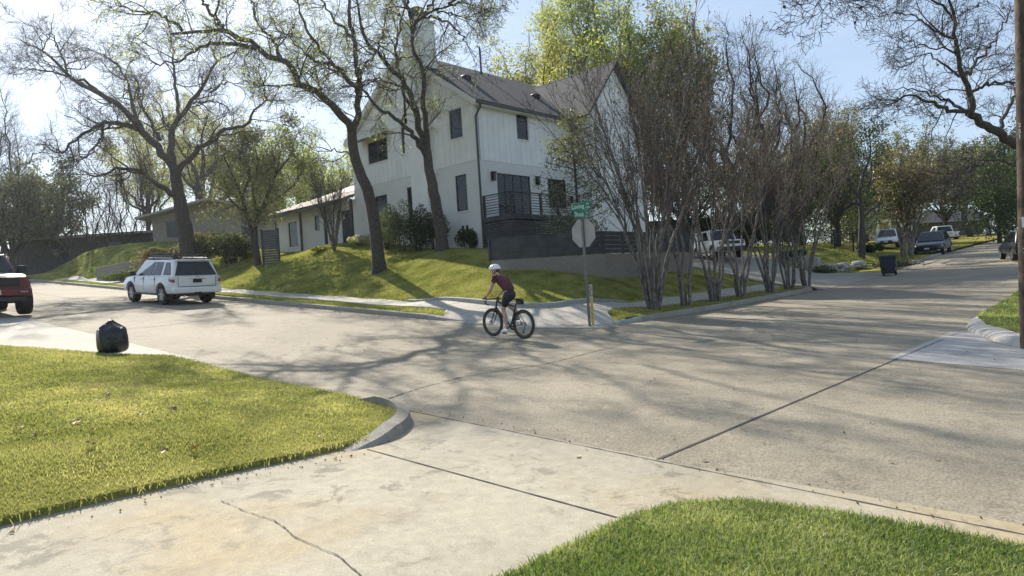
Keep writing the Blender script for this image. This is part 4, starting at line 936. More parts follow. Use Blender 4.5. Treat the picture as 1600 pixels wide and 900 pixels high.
def cabin(parent, yb0, yb1, yr0, yr1, zb, zr_, wb, wr, paint, side, dark_pillars=True, rear=((.06, .1), (.94, .1), (.9, .9), (.1, .9)), front=True, sub=.03):
    """greenhouse: rear/front base y, rear/front roof y; glass panels lie on its faces"""
    b = MB(); c = [(-wb, yb0, zb-.06), (wb, yb0, zb-.06), (wb, yb1, zb-.06), (-wb, yb1, zb-.06), (-wr, yr0, zr_), (wr, yr0, zr_), (wr, yr1, zr_), (-wr, yr1, zr_)]
    b.hexa(c); o = b.build('cabin', paint, parent, bevel=.05)
    c[0:4] = [(x, y, zb) for x, y, _ in c[0:4]]
    panel([c[0], c[1], c[5], c[4]], rear, .006, 'rear_window', M['glass'], parent)
    if front: panel([c[2], c[3], c[7], c[6]], [(.05, .04), (.95, .04), (.93, .93), (.07, .93)], .006, 'windscreen', M['glass'], parent)
    for poly in side:
        panel([c[1], c[2], c[6], c[5]], poly, .006, 'side_window', M['glass'], parent)
        panel([c[3], c[0], c[4], c[7]], [(1-u, v) for u, v in poly][::-1], .006, 'side_window', M['glass'], parent)
    return o
def pbox(parent, name, mt, *a, bevel=.012): b = MB(); b.box(*a); return b.build(name, mt, parent, bevel=bevel)
def place(root, s, t, z, heading, slope=0.0):
    """heading: angle of the vehicle's forward axis from +y, slope along it"""
    root.location = (s, t, z); root.rotation_euler = (slope, 0, heading)

# white off-road wagon parked along the climbing street
V1 = empty('parked_car', (0, 0, 0), 0, 'white off-road wagon with a black roof basket parked by the kerb', 'car')
R1 = .40
body = car_body(V1, [(-2.42, .50, 1.06, .80, .80), (-2.36, .46, 1.10, .90, .88), (-2.1, .42, 1.12, .95, .92), (-1.2, .40, 1.12, .955, .93), (.9, .40, 1.10, .955, .93), (1.25, .42, 1.09, .955, .91), (2.1, .46, 1.02, .95, .84), (2.34, .52, .94, .86, .74), (2.41, .58, .86, .76, .66)], M['white_car'],
                [(.95, -1.42, R1), (-.95, -1.42, R1), (.95, 1.38, R1), (-.95, 1.38, R1)], R1+.075)
for x in (-.80, .80):
    for y in (-1.42, 1.38): wheel(V1, x, y, R1, .27, M['alloy'], 6, 1 if x > 0 else -1)
cabin(V1, -2.38, 1.28, -2.1, .42, 1.08, 1.74, .90, .72, M['white_car'], [[(.06, .12), (.235, .12), (.22, .86), (.085, .86)], [(.30, .10), (.52, .08), (.51, .88), (.29, .88)], [(.545, .08), (.86, .06), (.66, .70), (.60, .88), (.54, .88)]], rear=[(.05, .10), (.95, .10), (.90, .88), (.10, .88)])
for s in (-1, 1):
    b = MB(); b.hexa([(s*.76, -2.43, .88), (s*.93, -2.37, .88), (s*.945, -2.12, .92), (s*.76, -2.12, .92), (s*.76, -2.41, 1.10), (s*.90, -2.37, 1.10), (s*.93, -2.06, 1.10), (s*.76, -2.06, 1.10)]); t = b.build('tail_light', M['tail'], V1, bevel=.015)
    b = MB(); b.hexa([(s*.77, -2.435, 1.0), (s*.925, -2.375, 1.0), (s*.95, -2.10, 1.01), (s*.77, -2.1, 1.01), (s*.77, -2.42, 1.105), (s*.905, -2.375, 1.105), (s*.935, -2.05, 1.105), (s*.77, -2.05, 1.105)]); b.build('lamp_lens', M['lamp_clear'], t, bevel=.01)
    b = MB(); b.box(s*.95, s*1.16, .82, .94, 1.12, 1.28); b.box(s*.90, s*.97, .84, .92, 1.10, 1.18); b.build('mirror', M['black'], V1, bevel=.03)
    b = MB(); b.tube([(s*.66, -1.9, 1.74), (s*.66, -1.85, 1.81), (s*.66, .2, 1.82), (s*.66, .3, 1.74)], .022, 8); b.build('roof_rail', M['alloy'], V1, smooth=True)
    for yy in (-.75, .25): b = MB(); b.box(s*.945, s*.975, yy, yy+.2, .97, 1.0); b.build('door_handle', M['white_car'], V1, bevel=.008)
    for ya, yb in ((-.92, -.91), (.12, .13), (.98, .99)): b = MB(); b.box(s*.93, s*.9585, ya, yb, .56, 1.06); b.build('door_gap', M['black'], V1)
    b = MB(); b.box(s*.70, s*.955, -1.0, .98, .36, .44); b.build('side_step', M['black'], V1, bevel=.02)
    pbox(V1, 'mud_flap', M['rubber'], *sorted((s*.66, s*.93)), -1.93, -1.91, .2, .5)
    b = MB(); b.hexa([(s*.5, 2.36, .74), (s*.80, 2.28, .74), (s*.80, 2.1, .74), (s*.5, 2.1, .74), (s*.5, 2.36, .90), (s*.78, 2.26, .92), (s*.8, 2.08, .94), (s*.5, 2.08, .94)]); b.build('headlight', M['lamp_clear'], V1, bevel=.01)
pbox(V1, 'rear_bumper', M['white_car'], -.93, .93, -2.50, -2.30, .46, .70, bevel=.05)
pbox(V1, 'tailgate_seam', M['black'], -.70, .70, -2.455, -2.40, .715, .73, bevel=0)
for s in (-1, 1): pbox(V1, 'tailgate_seam', M['black'], s*.72-.006, s*.72+.006, -2.434, -2.39, .73, 1.08, bevel=0)
pbox(V1, 'licence_plate', M['rubber'], -.17, .17, -2.447, -2.425, .86, 1.0, bevel=.006)
pbox(V1, 'plate_trim', M['chrome'], -.32, .32, -2.445, -2.42, 1.005, 1.03, bevel=.006)
b = MB(); b.lathe([(.045, -2.44), (.058, -2.446), (.07, -2.44)], 20, (0, 0, 1.06), 'y'); b.build('emblem', M['chrome'], V1, smooth=True)
pbox(V1, 'spoiler', M['white_car'], -.68, .68, -2.26, -1.98, 1.70, 1.755, bevel=.025)
pbox(V1, 'tow_hitch', M['black'], -.12, .12, -2.52, -2.3, .40, .50)
b = MB(); b.tube([(-.45, -2.0, .38), (-.5, -2.46, .36)], .035, 10); b.build('exhaust_pipe', M['chrome'], V1, smooth=True)
pbox(V1, 'underbody', M['black'], -.72, .72, -2.25, 2.1, .34, .5)
b = MB()
for x in (-.56, .56): b.beam((x, -1.85, 1.90), (x, .15, 1.90), .05, .06); b.beam((x, -1.85, 2.0), (x, .15, 2.0), .03, .03)
for y in (-1.85, -1.35, -.85, -.35, .15): b.beam((-.56, y, 1.90), (.56, y, 1.90), .06, .04)
for y in (-1.85, .15): b.beam((-.56, y, 2.0), (.56, y, 2.0), .03, .03)
for x in (-.56, .56):
    for y in (-1.85, -.85, .15): b.beam((x, y, 1.8), (x, y, 2.0), .03, .03)
b.build('roof_basket', M['black'], V1)
place(V1, -.05, 20.1, float(zr(-.05, 20.1)), R_(3.5), math.atan(.0735)); V1.scale = (1.07, 1.05, 1.05)

# dark red pickup facing us
V2 = empty('parked_pickup', (0, 0, 0), 0, 'dark red lifted pickup with black grille, half out of the picture', 'pickup truck')
R2 = .44
car_body(V2, [(-2.9, .66, 1.28, .92, .90), (-1.2, .62, 1.30, .99, .96), (.6, .60, 1.28, 1.0, .96), (1.1, .62, 1.30, 1.0, .95), (2.2, .66, 1.29, .98, .90), (2.72, .72, 1.24, .94, .84), (2.82, .76, 1.18, .88, .78)], M['red_car'],
         [(1.0, -1.75, R2), (-1.0, -1.75, R2), (1.0, 1.85, R2), (-1.0, 1.85, R2)], R2+.10)
for x in (-.92, .92):
    for y in (-1.75, 1.85): wheel(V2, x, y, R2, .34, M['black'], 8, 1 if x > 0 else -1)
cabin(V2, -1.05, 1.25, -.85, .5, 1.27, 1.92, .93, .74, M['red_car'], [[(.06, .1), (.46, .08), (.46, .88), (.1, .88)], [(.5, .08), (.88, .06), (.68, .7), (.62, .88), (.5, .88)]])
pbox(V2, 'grille', M['black'], -.66, .66, 2.74, 2.865, .92, 1.20, bevel=.03)
b = MB()
for zz in (.98, 1.05, 1.12): b.box(-.62, .62, 2.86, 2.88, zz, zz+.02)
b.build('grille_bar', M['rubber'], V2)
b = MB(); b.ell((0, 2.885, 1.06), (.12, .012, .05), 20, 8); e = b.build('emblem', M['chrome'], V2, smooth=True)
b = MB(); b.ell((0, 2.893, 1.06), (.105, .009, .038), 20, 8); b.build('emblem_field', mat('emblem_blue', (.02, .04, .16), .3), e, smooth=True)
for s in (-1, 1):
    b = MB(); b.hexa([(s*.67, 2.82, .95), (s*.90, 2.70, .95), (s*.93, 2.5, .95), (s*.67, 2.5, .95), (s*.67, 2.80, 1.19), (s*.87, 2.68, 1.19), (s*.9, 2.48, 1.19), (s*.67, 2.48, 1.19)]); b.build('headlight', M['lamp_clear'], V2, bevel=.015)
    pbox(V2, 'fog_light', M['lamp_clear'], s*.74-.1, s*.74+.1, 2.80, 2.90, .72, .78)
    b = MB(); b.box(s*.97, s*1.24, .78, .90, 1.32, 1.55); b.box(s*.92, s*1.0, .8, .88, 1.3, 1.42); b.build('mirror', M['black'], V2, bevel=.04)
    b = MB(); b.lathe([(R2+.10, s*.93), (R2+.17, s*.93), (R2+.17, s*1.045), (R2+.10, s*1.045), (R2+.10, s*.93)], 28, (0, 1.85, R2), 'x'); o = b.build('fender_flare', M['black'], V2, smooth=True)
    bm = bmesh.new(); bm.from_mesh(o.data); bmesh.ops.delete(bm, geom=[v for v in bm.verts if v.co.z < .55], context='VERTS'); bm.to_mesh(o.data); bm.free()
pbox(V2, 'front_bumper', M['red_car'], -.95, .95, 2.70, 2.90, .62, .86, bevel=.05)
pbox(V2, 'skid_plate', M['black'], -.8, .8, 2.5, 2.86, .46, .62, bevel=.03)
pbox(V2, 'licence_plate', M['plate_w'], -.17, .17, 2.905, 2.92, .68, .82, bevel=.006)
b = MB(); b.tube([(-.8, 1.85, R2), (.8, 1.85, R2)], .07, 8); b.build('axle', M['black'], V2)
p = at(37, 485, 23.6)
V2.scale = (1.1, 1.08, 1.1); place(V2, p[0]-1.01, p[1]+1.9, float(p[2])-.02, math.pi, -math.atan(.06))

def simple_suv(label, paint, L=4.7, Wd=.92, Ht=1.66, r=.36, boxy=False, group=None):
    V = empty('parked_car', (0, 0, 0), 0, label, 'car', group); h = L/2; zb = Ht*.61
    if boxy: st = [(-h, .5, zb, .85*Wd, .84*Wd), (-h+.1, .42, zb+.02, Wd, .96*Wd), (.9, .4, zb+.02, Wd, .97*Wd), (h-.25, .42, zb, Wd, .93*Wd), (h, .5, zb-.04, .93*Wd, .88*Wd)]
    else: st = [(-h, .45, zb-.08, .80*Wd, .76*Wd), (-h+.12, .38, zb, .95*Wd, .92*Wd), (-h+.9, .34, zb+.02, Wd, .97*Wd), (.8, .34, zb-.02, Wd, .96*Wd), (1.1, .36, zb-.05, Wd, .93*Wd), (h-.35, .40, zb-.17, .96*Wd, .85*Wd), (h-.06, .44, zb-.28, .82*Wd, .70*Wd), (h, .5, zb-.36, .72*Wd, .62*Wd)]
    ax = L*.30
    car_body(V, st, paint, [(s*Wd, y, r) for s in (-1, 1) for y in (-ax, ax)], r+.07)
    for x in (-Wd+.13, Wd-.13):
        for y in (-ax, ax): wheel(V, x, y, r, .24, M['alloy'], 5, 1 if x > 0 else -1)
    if boxy: cabin(V, -h+.05, 1.0, -h+.18, .62, zb, Ht, Wd*.95, Wd*.84, paint, [[(.05, .1), (.3, .1), (.3, .86), (.07, .86)], [(.33, .1), (.62, .1), (.62, .86), (.33, .86)], [(.65, .1), (.93, .08), (.86, .86), (.65, .86)]])
    else: cabin(V, -h+.25, 1.15, -h+.85, .15, zb-.02, Ht, Wd*.93, Wd*.70, paint, [[(.1, .12), (.30, .1), (.30, .86), (.22, .8)], [(.33, .1), (.55, .08), (.54, .88), (.33, .88)], [(.58, .08), (.88, .06), (.66, .8), (.58, .88)]])
    return V, h, zb
# white boxy off-roader on the side driveway
V3, h, zb = simple_suv('white boxy off-roader with black trim on the side driveway behind the bare stems', M['white_car'], 4.4, .96, 1.86, .41, True)
pbox(V3, 'grille', M['black'], -.80, .80, h-.03, h+.03, .86, 1.04); pbox(V3, 'front_bumper', M['black'], -.92, .92, h-.15, h+.12, .45, .70, bevel=.04)
for s in (-1, 1):
    b = MB(); b.lathe([(.0, h+.045), (.10, h+.045), (.11, h), (.11, h-.02)], 18, (s*.62, 0, .95), 'y'); b.build('headlight', M['lamp_clear'], V3, smooth=True)
    b = MB(); b.box(s*.95, s*1.18, .6, .72, 1.2, 1.42); b.build('mirror', M['black'], V3, bevel=.03)
    for y in (-.9, .15): pbox(V3, 'door_handle', M['black'], *sorted((s*.955, s*.985)), y, y+.2, 1.03, 1.07)
p = at(1122, 403, 44.5); place(V3, p[0], p[1], float(wd_z(p[0:1], p[1:2])[0]), R_(139), 0)
# white crossover, dark sport wagon, white pickup, dark car by the pole
def fronts(V, h, zb, dark=True):
    pbox(V, 'grille', M['black'], -.45, .45, h-.16, h+.012, zb-.56, zb-.40); pbox(V, 'front_bumper', M['black'], -.66, .66, h-.2, h+.03, .30, .46, bevel=.03)
    for s in (-1, 1):
        b = MB(); b.hexa([(s*.42, h-.02, zb-.44), (s*.74, h-.17, zb-.42), (s*.78, h-.5, zb-.36), (s*.42, h-.4, zb-.40), (s*.42, h-.04, zb-.36), (s*.72, h-.2, zb-.31), (s*.77, h-.55, zb-.24), (s*.42, h-.45, zb-.28)]); b.build('headlight', M['lamp_clear'], V, bevel=.01)
        b = MB(); b.box(s*.92, s*1.08, .72, .84, zb+.02, zb+.16); b.build('mirror', M['black'] if dark else M['white_car'], V, bevel=.03)
    pbox(V, 'licence_plate', M['plate_w'], -.16, .16, h+.02, h+.04, .46, .58, bevel=.004)
V4, h, zb = simple_suv('white crossover parked beyond the twin-stemmed tree up the side street', M['white_car'], 4.5, .90, 1.66, .34); fronts(V4, h, zb, False)
p = at(1388, 385, 60); place(V4, p[0], p[1], float(hz(p[0:1], p[1:2])[0])+.02, R_(100), 0)
V5, h, zb = simple_suv('dark sport wagon parked facing us on the side street', M['dark_car'], 4.75, .97, 1.68, .37); fronts(V5, h, zb)
pbox(V5, 'bumper_trim', M['chrome'], -.6, .6, h+.0, h+.035, .27, .30)
p = at(1455, 397, 49); place(V5, p[0]+2.2, p[1]+.3, float(zr(p[0]+2.2, p[1]+.3)), R_(92), -.05)
V6 = empty('parked_pickup', (0, 0, 0), 0, 'white pickup with tailgate towards us beyond the dark wagon', 'pickup truck')
car_body(V6, [(-2.75, .55, 1.12, .9, .88), (-2.6, .5, 1.14, .96, .94), (.6, .48, 1.12, .98, .95), (1.2, .5, 1.12, .98, .93), (2.3, .52, 1.06, .95, .88), (2.7, .6, .96, .86, .76)], M['white_car'], [(s*.97, y, .4) for s in (-1, 1) for y in (-1.7, 1.75)], .48)
for x in (-.84, .84):
    for y in (-1.7, 1.75): wheel(V6, x, y, .4, .27, M['alloy'], 6, 1 if x > 0 else -1)
cabin(V6, -.95, 1.3, -.8, .55, 1.1, 1.82, .9, .73, M['white_car'], [[(.06, .1), (.46, .08), (.46, .88), (.1, .88)], [(.5, .08), (.88, .06), (.68, .7), (.62, .88), (.5, .88)]])
for s in (-1, 1): pbox(V6, 'tail_light', M['tail'], s*.86-.07, s*.86+.07, -2.79, -2.6, .72, 1.06)
pbox(V6, 'tailgate_handle', M['black'], -.16, .16, -2.785, -2.75, .98, 1.04); pbox(V6, 'rear_bumper', M['black'], -.9, .9, -2.9, -2.7, .46, .62, bevel=.03)
pbox(V6, 'bed_liner', M['black'], -.8, .8, -2.6, -1.05, 1.10, 1.152)
p = at(1472, 378, 76); place(V6, p[0], p[1], float(zr(p[0], p[1])), R_(-62), .05)
V7, h, zb = simple_suv('dark car beside the wooden pole on the right', M['dark_car'], 4.5, .92, 1.62, .35)
for s in (-1, 1): pbox(V7, 'tail_light', M['tail'], s*.66-.13, s*.66+.13, -h-.012, -h+.2, zb-.22, zb-.1)
pbox(V7, 'licence_plate', M['plate_w'], -.16, .16, -h-.02, -h+.02, zb-.45, zb-.33)
p = at(1592, 390, 36.5); place(V7, p[0]+1.6, p[1]-.1, float(zr(p[0]+1.6, p[1]-.1)), R_(-72), .04)

# ------------------------------------------------------------------ road bicycle and rider, heading along +y
BX, BY = .26, -.17           # rear wheel contact
BZ = float(zr(BX, BY+.5)); BS = .0735
bike = empty('bicycle', (BX, BY, BZ), 0, 'black road bicycle with deep rims and a saddle bag crossing the junction', 'bicycle'); bike.rotation_euler = (math.atan(.055), 0, 0)
WR_ = .342; WB = 1.0
blackm = mat('gloss_black_frame', (.012, .013, .016), .25, coat=.5, var=.05)
def bwheel(y):
    b = MB(); b.lathe([(WR_-.034, -.013), (WR_-.01, -.016), (WR_, 0), (WR_-.01, .016), (WR_-.034, .013), (WR_-.034, -.013)], 48, (0, 0, 0), 'x'); w = b.build('wheel', M['rubber'], bike, smooth=True); w.location = (0, y, WR_)
    b = MB(); b.lathe([(WR_-.034, -.014), (WR_-.085, -.010), (WR_-.09, 0), (WR_-.085, .010), (WR_-.034, .014)], 48, (0, 0, 0), 'x'); b.build('rim', blackm, w, smooth=True)
    b = MB()
    for k in range(20):
        a = 2*math.pi*k/20; s = .03 if k % 2 else -.03; a2 = a+(.35 if k % 4 < 2 else -.35); b.tube([(s, .02*math.cos(a2), .02*math.sin(a2)), (0, (WR_-.088)*math.cos(a), (WR_-.088)*math.sin(a))], .0016, 4)
    b.build('spokes', M['alloy'], w); b = MB(); b.tube([(-.05, 0, 0), (.05, 0, 0)], .018, 10); b.tube([(-.048, 0, 0), (-.044, 0, 0)], .07, 16); b.build('hub', M['alloy'], w)
    return w
bwheel(0); bwheel(WB)
BB = (0, .41, .27); ST = (0, .225, .80); HTt = (0, .845, .86); HTb = (0, .88, .70)
b = MB(); b.tube([BB, ST], .017, 10); b.tube([ST, (0, .19, .90)], .014, 10); b.tube([BB, HTb], .024, 10); b.tube([(0, .25, .74), HTt], .018, 10); b.tube([HTt, HTb], .022, 10)
for s in (-1, 1): b.tube([(s*.02, .38, .27), (s*.065, 0, WR_)], .010, 8); b.tube([(s*.012, .25, .72), (s*.06, 0, WR_)], .008, 8)
b.build('frame', blackm, bike, smooth=True)
b = MB()
for s in (-1, 1): b.tube([(s*.035, .885, .69), (s*.05, .93, .5), (s*.052, WB, WR_)], [.016, .014, .01], 8)
b.tube([(-.045, .885, .69), (.045, .885, .69)], .018, 8); b.build('fork', blackm, bike, smooth=True)
b = MB(); b.tube([HTt, (0, .83, .90), (0, .91, .91)], .016, 10); b.tube([(-.21, .92, .91), (.21, .92, .91)], .014, 10)
for s in (-1, 1): b.tube([(s*.21, .92, .91), (s*.215, .98, .905), (s*.22, 1.005, .86), (s*.222, .99, .80), (s*.225, .93, .775), (s*.225, .88, .775)], .0145, 10); b.tube([(s*.214, .97, .91), (s*.214, 1.03, .935), (s*.214, 1.05, .97)], [.017, .017, .013], 8); b.tube([(s*.214, 1.045, .93), (s*.217, 1.05, .86), (s*.22, 1.03, .80)], .005, 6)
b.build('handlebar', M['rubber'], bike, smooth=True)
b = MB(); b.ell((0, .16, .915), (.035, .14, .022), 12, 8); b.ell((0, .08, .918), (.07, .06, .02), 12, 8); b.build('saddle', M['rubber'], bike, smooth=True)
b = MB(); b.box(-.045, .045, .02, .15, .80, .895); b.box(-.03, .03, .0, .02, .82, .88); b.tube([(0, .01, .80), (0, .0, .74)], .006, 6); b.build('saddle_bag', M['black'], bike, bevel=.02)
b = MB(); b.lathe([(.05, .06), (.09, .06), (.09, .066), (.05, .066), (.05, .06)], 28, (0, BB[1], BB[2]), 'x')
for k in range(4): a = k*math.pi/2+.4; b.beam((.063, BB[1], BB[2]), (.063, BB[1]+.085*math.cos(a), BB[2]+.085*math.sin(a)), .014, .006, up=(1, 0, 0))
b.tube([(-.07, BB[1], BB[2]), (.07, BB[1], BB[2])], .02, 10); b.build('chainring', M['black'], bike)
CA = R_(-62); cl = (BB[1]+.172*math.cos(CA), BB[2]+.172*math.sin(CA)); cr = (BB[1]-.172*math.cos(CA), BB[2]-.172*math.sin(CA))
b = MB(); b.beam((-.075, BB[1], BB[2]), (-.085, *cl), .025, .014, up=(1, 0, 0)); b.beam((.075, BB[1], BB[2]), (.085, *cr), .025, .014, up=(1, 0, 0)); b.build('crank', M['black'], bike)
for s, c in ((-1, cl), (1, cr)): b = MB(); b.box(s*.13-.045, s*.13+.045, c[0]-.04, c[0]+.04, c[1]-.01, c[1]+.012); b.build('pedal', M['black'], bike)
b = MB(); b.lathe([(.015, .05), (.045, .05), (.045, .03), (.06, .03), (.06, .02), (.015, .02)], 20, (0, 0, WR_), 'x'); b.build('cassette', M['alloy'], bike)
b = MB(); b.tube([(.045, .03, WR_-.04), (.05, .02, WR_-.10), (.045, .05, WR_-.19)], .012, 8); b.lathe([(.0, .045), (.025, .045), (.025, .055), (0, .055)], 12, (0, .05, WR_-.19), 'x'); b.build('rear_derailleur', M['black'], bike)
b = MB(); b.tube([(.055, 0, WR_+.05), (.064, BB[1], BB[2]+.09)], .004, 5); b.tube([(.05, .05, WR_-.2), (.064, BB[1], BB[2]-.09)], .004, 5); b.build('chain', M['alloy'], bike)
b = MB()
for yy, z0 in ((.31, .44), (.6, .52)): b.tube([(0, yy, z0), (0, yy-(.05 if yy < .4 else -.07), z0+.17)], .036, 12)
b.build('water_bottle', M['black'], bike, smooth=True)

rider = empty('person', (BX, BY, BZ), 0, 'cyclist in white helmet, maroon jersey and black shorts standing on the pedals', 'person'); rider.rotation_euler = bike.rotation_euler
skin = mat('skin', (.50, .30, .22), .55, var=.06); jersey = mat('maroon_jersey', (.085, .018, .03), .75, var=.25, scale=14); shorts = mat('black_lycra', (.010, .013, .022), .6, var=.2); shoe = mat('white_shoe', (.78, .78, .78), .45, var=.05); helm = mat('white_helmet', (.80, .80, .78), .35, var=.03, coat=.3)
def skinned(name, verts, edges, radii, mt, parent, root=0, sub=2):
    me = bpy.data.meshes.new(name); me.from_pydata([Vector(v) for v in verts], edges, []); o = link(bpy.data.objects.new(name, me), parent)
    m = o.modifiers.new('skin', 'SKIN'); m.use_smooth_shade = True
    for i, r in enumerate(radii): me.skin_vertices[0].data[i].radius = r if isinstance(r, tuple) else (r, r)
    me.skin_vertices[0].data[root].use_root = True
    o.modifiers.new('sub', 'SUBSURF').levels = sub; o.modifiers['sub'].render_levels = sub; bake(o)
    o.data.materials.clear(); o.data.materials.append(mt); o.data.polygons.foreach_set('use_smooth', np.ones(len(o.data.polygons), bool)); return o
pel = (0, .40, 1.06); ab = (0, .49, 1.19); chest = (0, .68, 1.36); neck = (0, .79, 1.46); head0 = (-.01, .85, 1.55)
shl = [(s*.17, .745, 1.40) for s in (-1, 1)]; elb = [(-.235, .80, 1.16), (.235, .80, 1.16)]; wri = [(s*.216, .96, .99) for s in (-1, 1)]
hipj = [(s*.095, .41, 1.03) for s in (-1, 1)]
ankl = [(-.12, cl[0]-.065, cl[1]+.115), (.12, cr[0]-.065, cr[1]+.115)]
knee = [(-.115, .535, .655), (.115, .685, .815)]
V = [pel, ab, chest, neck, head0]; E = [(0, 1), (1, 2), (2, 3), (3, 4)]; Rr = [(.098, .080), (.090, .072), (.105, .080), .052, .052]
for s in (0, 1):
    n = len(V); V += [shl[s], elb[s], wri[s]]; E += [(2, n), (n, n+1), (n+1, n+2)]; Rr += [.058, .040, .027]
for s in (0, 1):
    n = len(V); mid = tuple((a*.55+c*.45) for a, c in zip(hipj[s], knee[s])); calf = tuple(a*.66+c*.34+d for a, c, d in zip(knee[s], ankl[s], (0, -.03, 0)))
    V += [hipj[s], mid, knee[s], calf, ankl[s]]; E += [(0, n), (n, n+1), (n+1, n+2), (n+2, n+3), (n+3, n+4)]; Rr += [.078, .070, .054, .054, .034]
skinned('body', V, E, Rr, skin, rider)
# clothing
V = [(0, .375, 1.08), (0, .48, 1.20), (0, .66, 1.36), (0, .785, 1.445)]; E = [(0, 1), (1, 2), (2, 3)]; Rr = [(.150, .135), (.150, .130), (.165, .135), (.085, .080)]
for s in (0, 1):
    n = len(V); e = tuple(a*.42+c*.58 for a, c in zip(shl[s], elb[s])); V += [shl[s], e]; E += [(2, n), (n, n+1)]; Rr += [.082, .066]
skinned('jersey', V, E, Rr, jersey, rider)
V = [(0, .45, 1.15), (0, .385, 1.04)]; E = [(0, 1)]; Rr = [(.155, .13), (.165, .155)]
for s in (0, 1):
    n = len(V); mid = tuple((a*.55+c*.45) for a, c in zip(hipj[s], knee[s])); lo = tuple(a*.16+c*.84 for a, c in zip(hipj[s], knee[s])); V += [hipj[s], mid, lo]; E += [(1, n), (n, n+1), (n+1, n+2)]; Rr += [.125, .104, .078]
skinned('shorts', V, E, Rr, shorts, rider, root=1)
for s in (0, 1):
    a = Vector(ankl[s]); c = cl if s == 0 else cr; up = a+(Vector(knee[s])-a).normalized()*.13
    skinned('sock', [a, a*.5+up*.5, up], [(0, 1), (1, 2)], [.037, .039, .044], shoe, rider)
    x = a.x; skinned('shoe', [(x, c[0]-.10, c[1]+.055), (x, c[0]-.045, c[1]+.075), (x, c[0]+.045, c[1]+.05), (x, c[0]+.115, c[1]+.032)], [(0, 1), (1, 2), (2, 3)], [(.036, .04), (.04, .05), (.042, .038), (.03, .024)], shoe, rider, root=1)
# hands on the hoods
for s in (-1, 1):
    w = Vector((s*.216, .965, .985)); V = [w, w+Vector((0, .045, -.028)), w+Vector((0, .075, -.036))]; E = [(0, 1), (1, 2)]; Rr = [(.026, .02), (.036, .019), (.036, .016)]
    for k in range(4):
        n = len(V); ox = (k-1.5)*.019; L = (.9, 1.05, 1.0, .8)[k]; p0 = w+Vector((ox, .082, -.034)); p1 = p0+Vector((0, .030*L, -.012)); p2 = p1+Vector((0, .012*L, -.028*L)); p3 = p2+Vector((0, -.018*L, -.018*L)); V += [p0, p1, p2, p3]; E += [(2, n), (n, n+1), (n+1, n+2), (n+2, n+3)]; Rr += [.0095, .009, .0085, .0075]
    n = len(V); V += [w+Vector((-s*.028, .04, -.03)), w+Vector((-s*.036, .068, -.05)), w+Vector((-s*.028, .088, -.066))]; E += [(1, n), (n, n+1), (n+1, n+2)]; Rr += [.013, .011, .009]
    skinned('hand', V, E, Rr, skin, rider, sub=1)
# head, turned to the left, with face, hair and helmet
hd = bpy.data.objects.new('head', None)
hm = Matrix.Translation((-.01, .885, 1.605)) @ Matrix.Rotation(R_(38), 4, 'Z') @ Matrix.Rotation(R_(-14), 4, 'X')
b = MB(); b.ell((0, 0, 0), (.074, .096, .112), 24, 18)
V_ = []
for v in b.v:
    x, y, z = v
    if z < -.02: x *= 1-.25*min(1, (-z-.02)/.09); y = y*(1-.10*min(1, (-z)/.1))+.012
    V_.append((x, y, z))
b.v = V_
b.ell((0, .098, -.018), (.013, .02, .026), 10, 8); b.ell((0, .084, -.095), (.03, .02, .018), 10, 8)
for s in (-1, 1): b.ell((s*.074, -.005, -.02), (.012, .024, .034), 10, 8)
ho = b.build('head', skin, rider, smooth=True); ho.matrix_basis = hm
b = MB(); b.ell((0, .088, -.062), (.024, .009, .007), 10, 6); b.build('mouth', mat('lips', (.36, .13, .11), .5), ho, smooth=True)
for s in (-1, 1):
    b = MB(); b.ell((s*.03, .083, .0), (.014, .009, .009), 10, 6); b.build('eye', mat('eye_white', (.7, .7, .68), .2), ho, smooth=True); b = MB(); b.ell((s*.03, .0905, .0), (.006, .003, .006), 8, 6); b.build('iris', M['black'], ho, smooth=True)
b = MB(); b.ell((0, -.028, -.025), (.073, .078, .075), 18, 12); b.build('hair', mat('brown_hair', (.06, .035, .02), .8), ho, smooth=True)
b = MB(); n = 30
for i in range(11):
    th = i/10*R_(96)
    for k in range(n):
        a = 2*math.pi*k/n; x, y, z = .098*math.sin(th)*math.cos(a), .132*math.sin(th)*math.sin(a)-.008, .104*math.cos(th)+.022
        g = 1-.05*(abs(math.sin(a*4)) < .3)*(1 if 2 < i < 9 else 0); z -= .02*(-math.sin(a))*(i/10)**2*1.2
        b.v.append((x*g, y*g, z*g if i < 9 else z))
for i in range(10):
    for k in range(n): b.f.append((i*n+k, (i+1)*n+k, (i+1)*n+(k+1) % n, i*n+(k+1) % n)); b.m.append(0)
hlm = b.build('helmet', helm, ho, smooth=True); so = hlm.modifiers.new('s', 'SOLIDIFY'); so.thickness = .012; so.offset = 1
for s in (-1, 0, 1):
    for yy, zz in ((-.075, .085), (.0, .125), (.065, .10)): b = MB(); b.ell((s*.048, yy, zz-abs(s)*.02), (.011, .026, .012), 10, 6); b.build('vent', M['black'], hlm, smooth=True)
b = MB()
for s in (-1, 1): b.tube([(s*.085, -.02, .0), (s*.078, .01, -.06), (s*.035, .05, -.115), (0, .06, -.12)], .004, 5)
b.build('chin_strap', M['black'], ho)

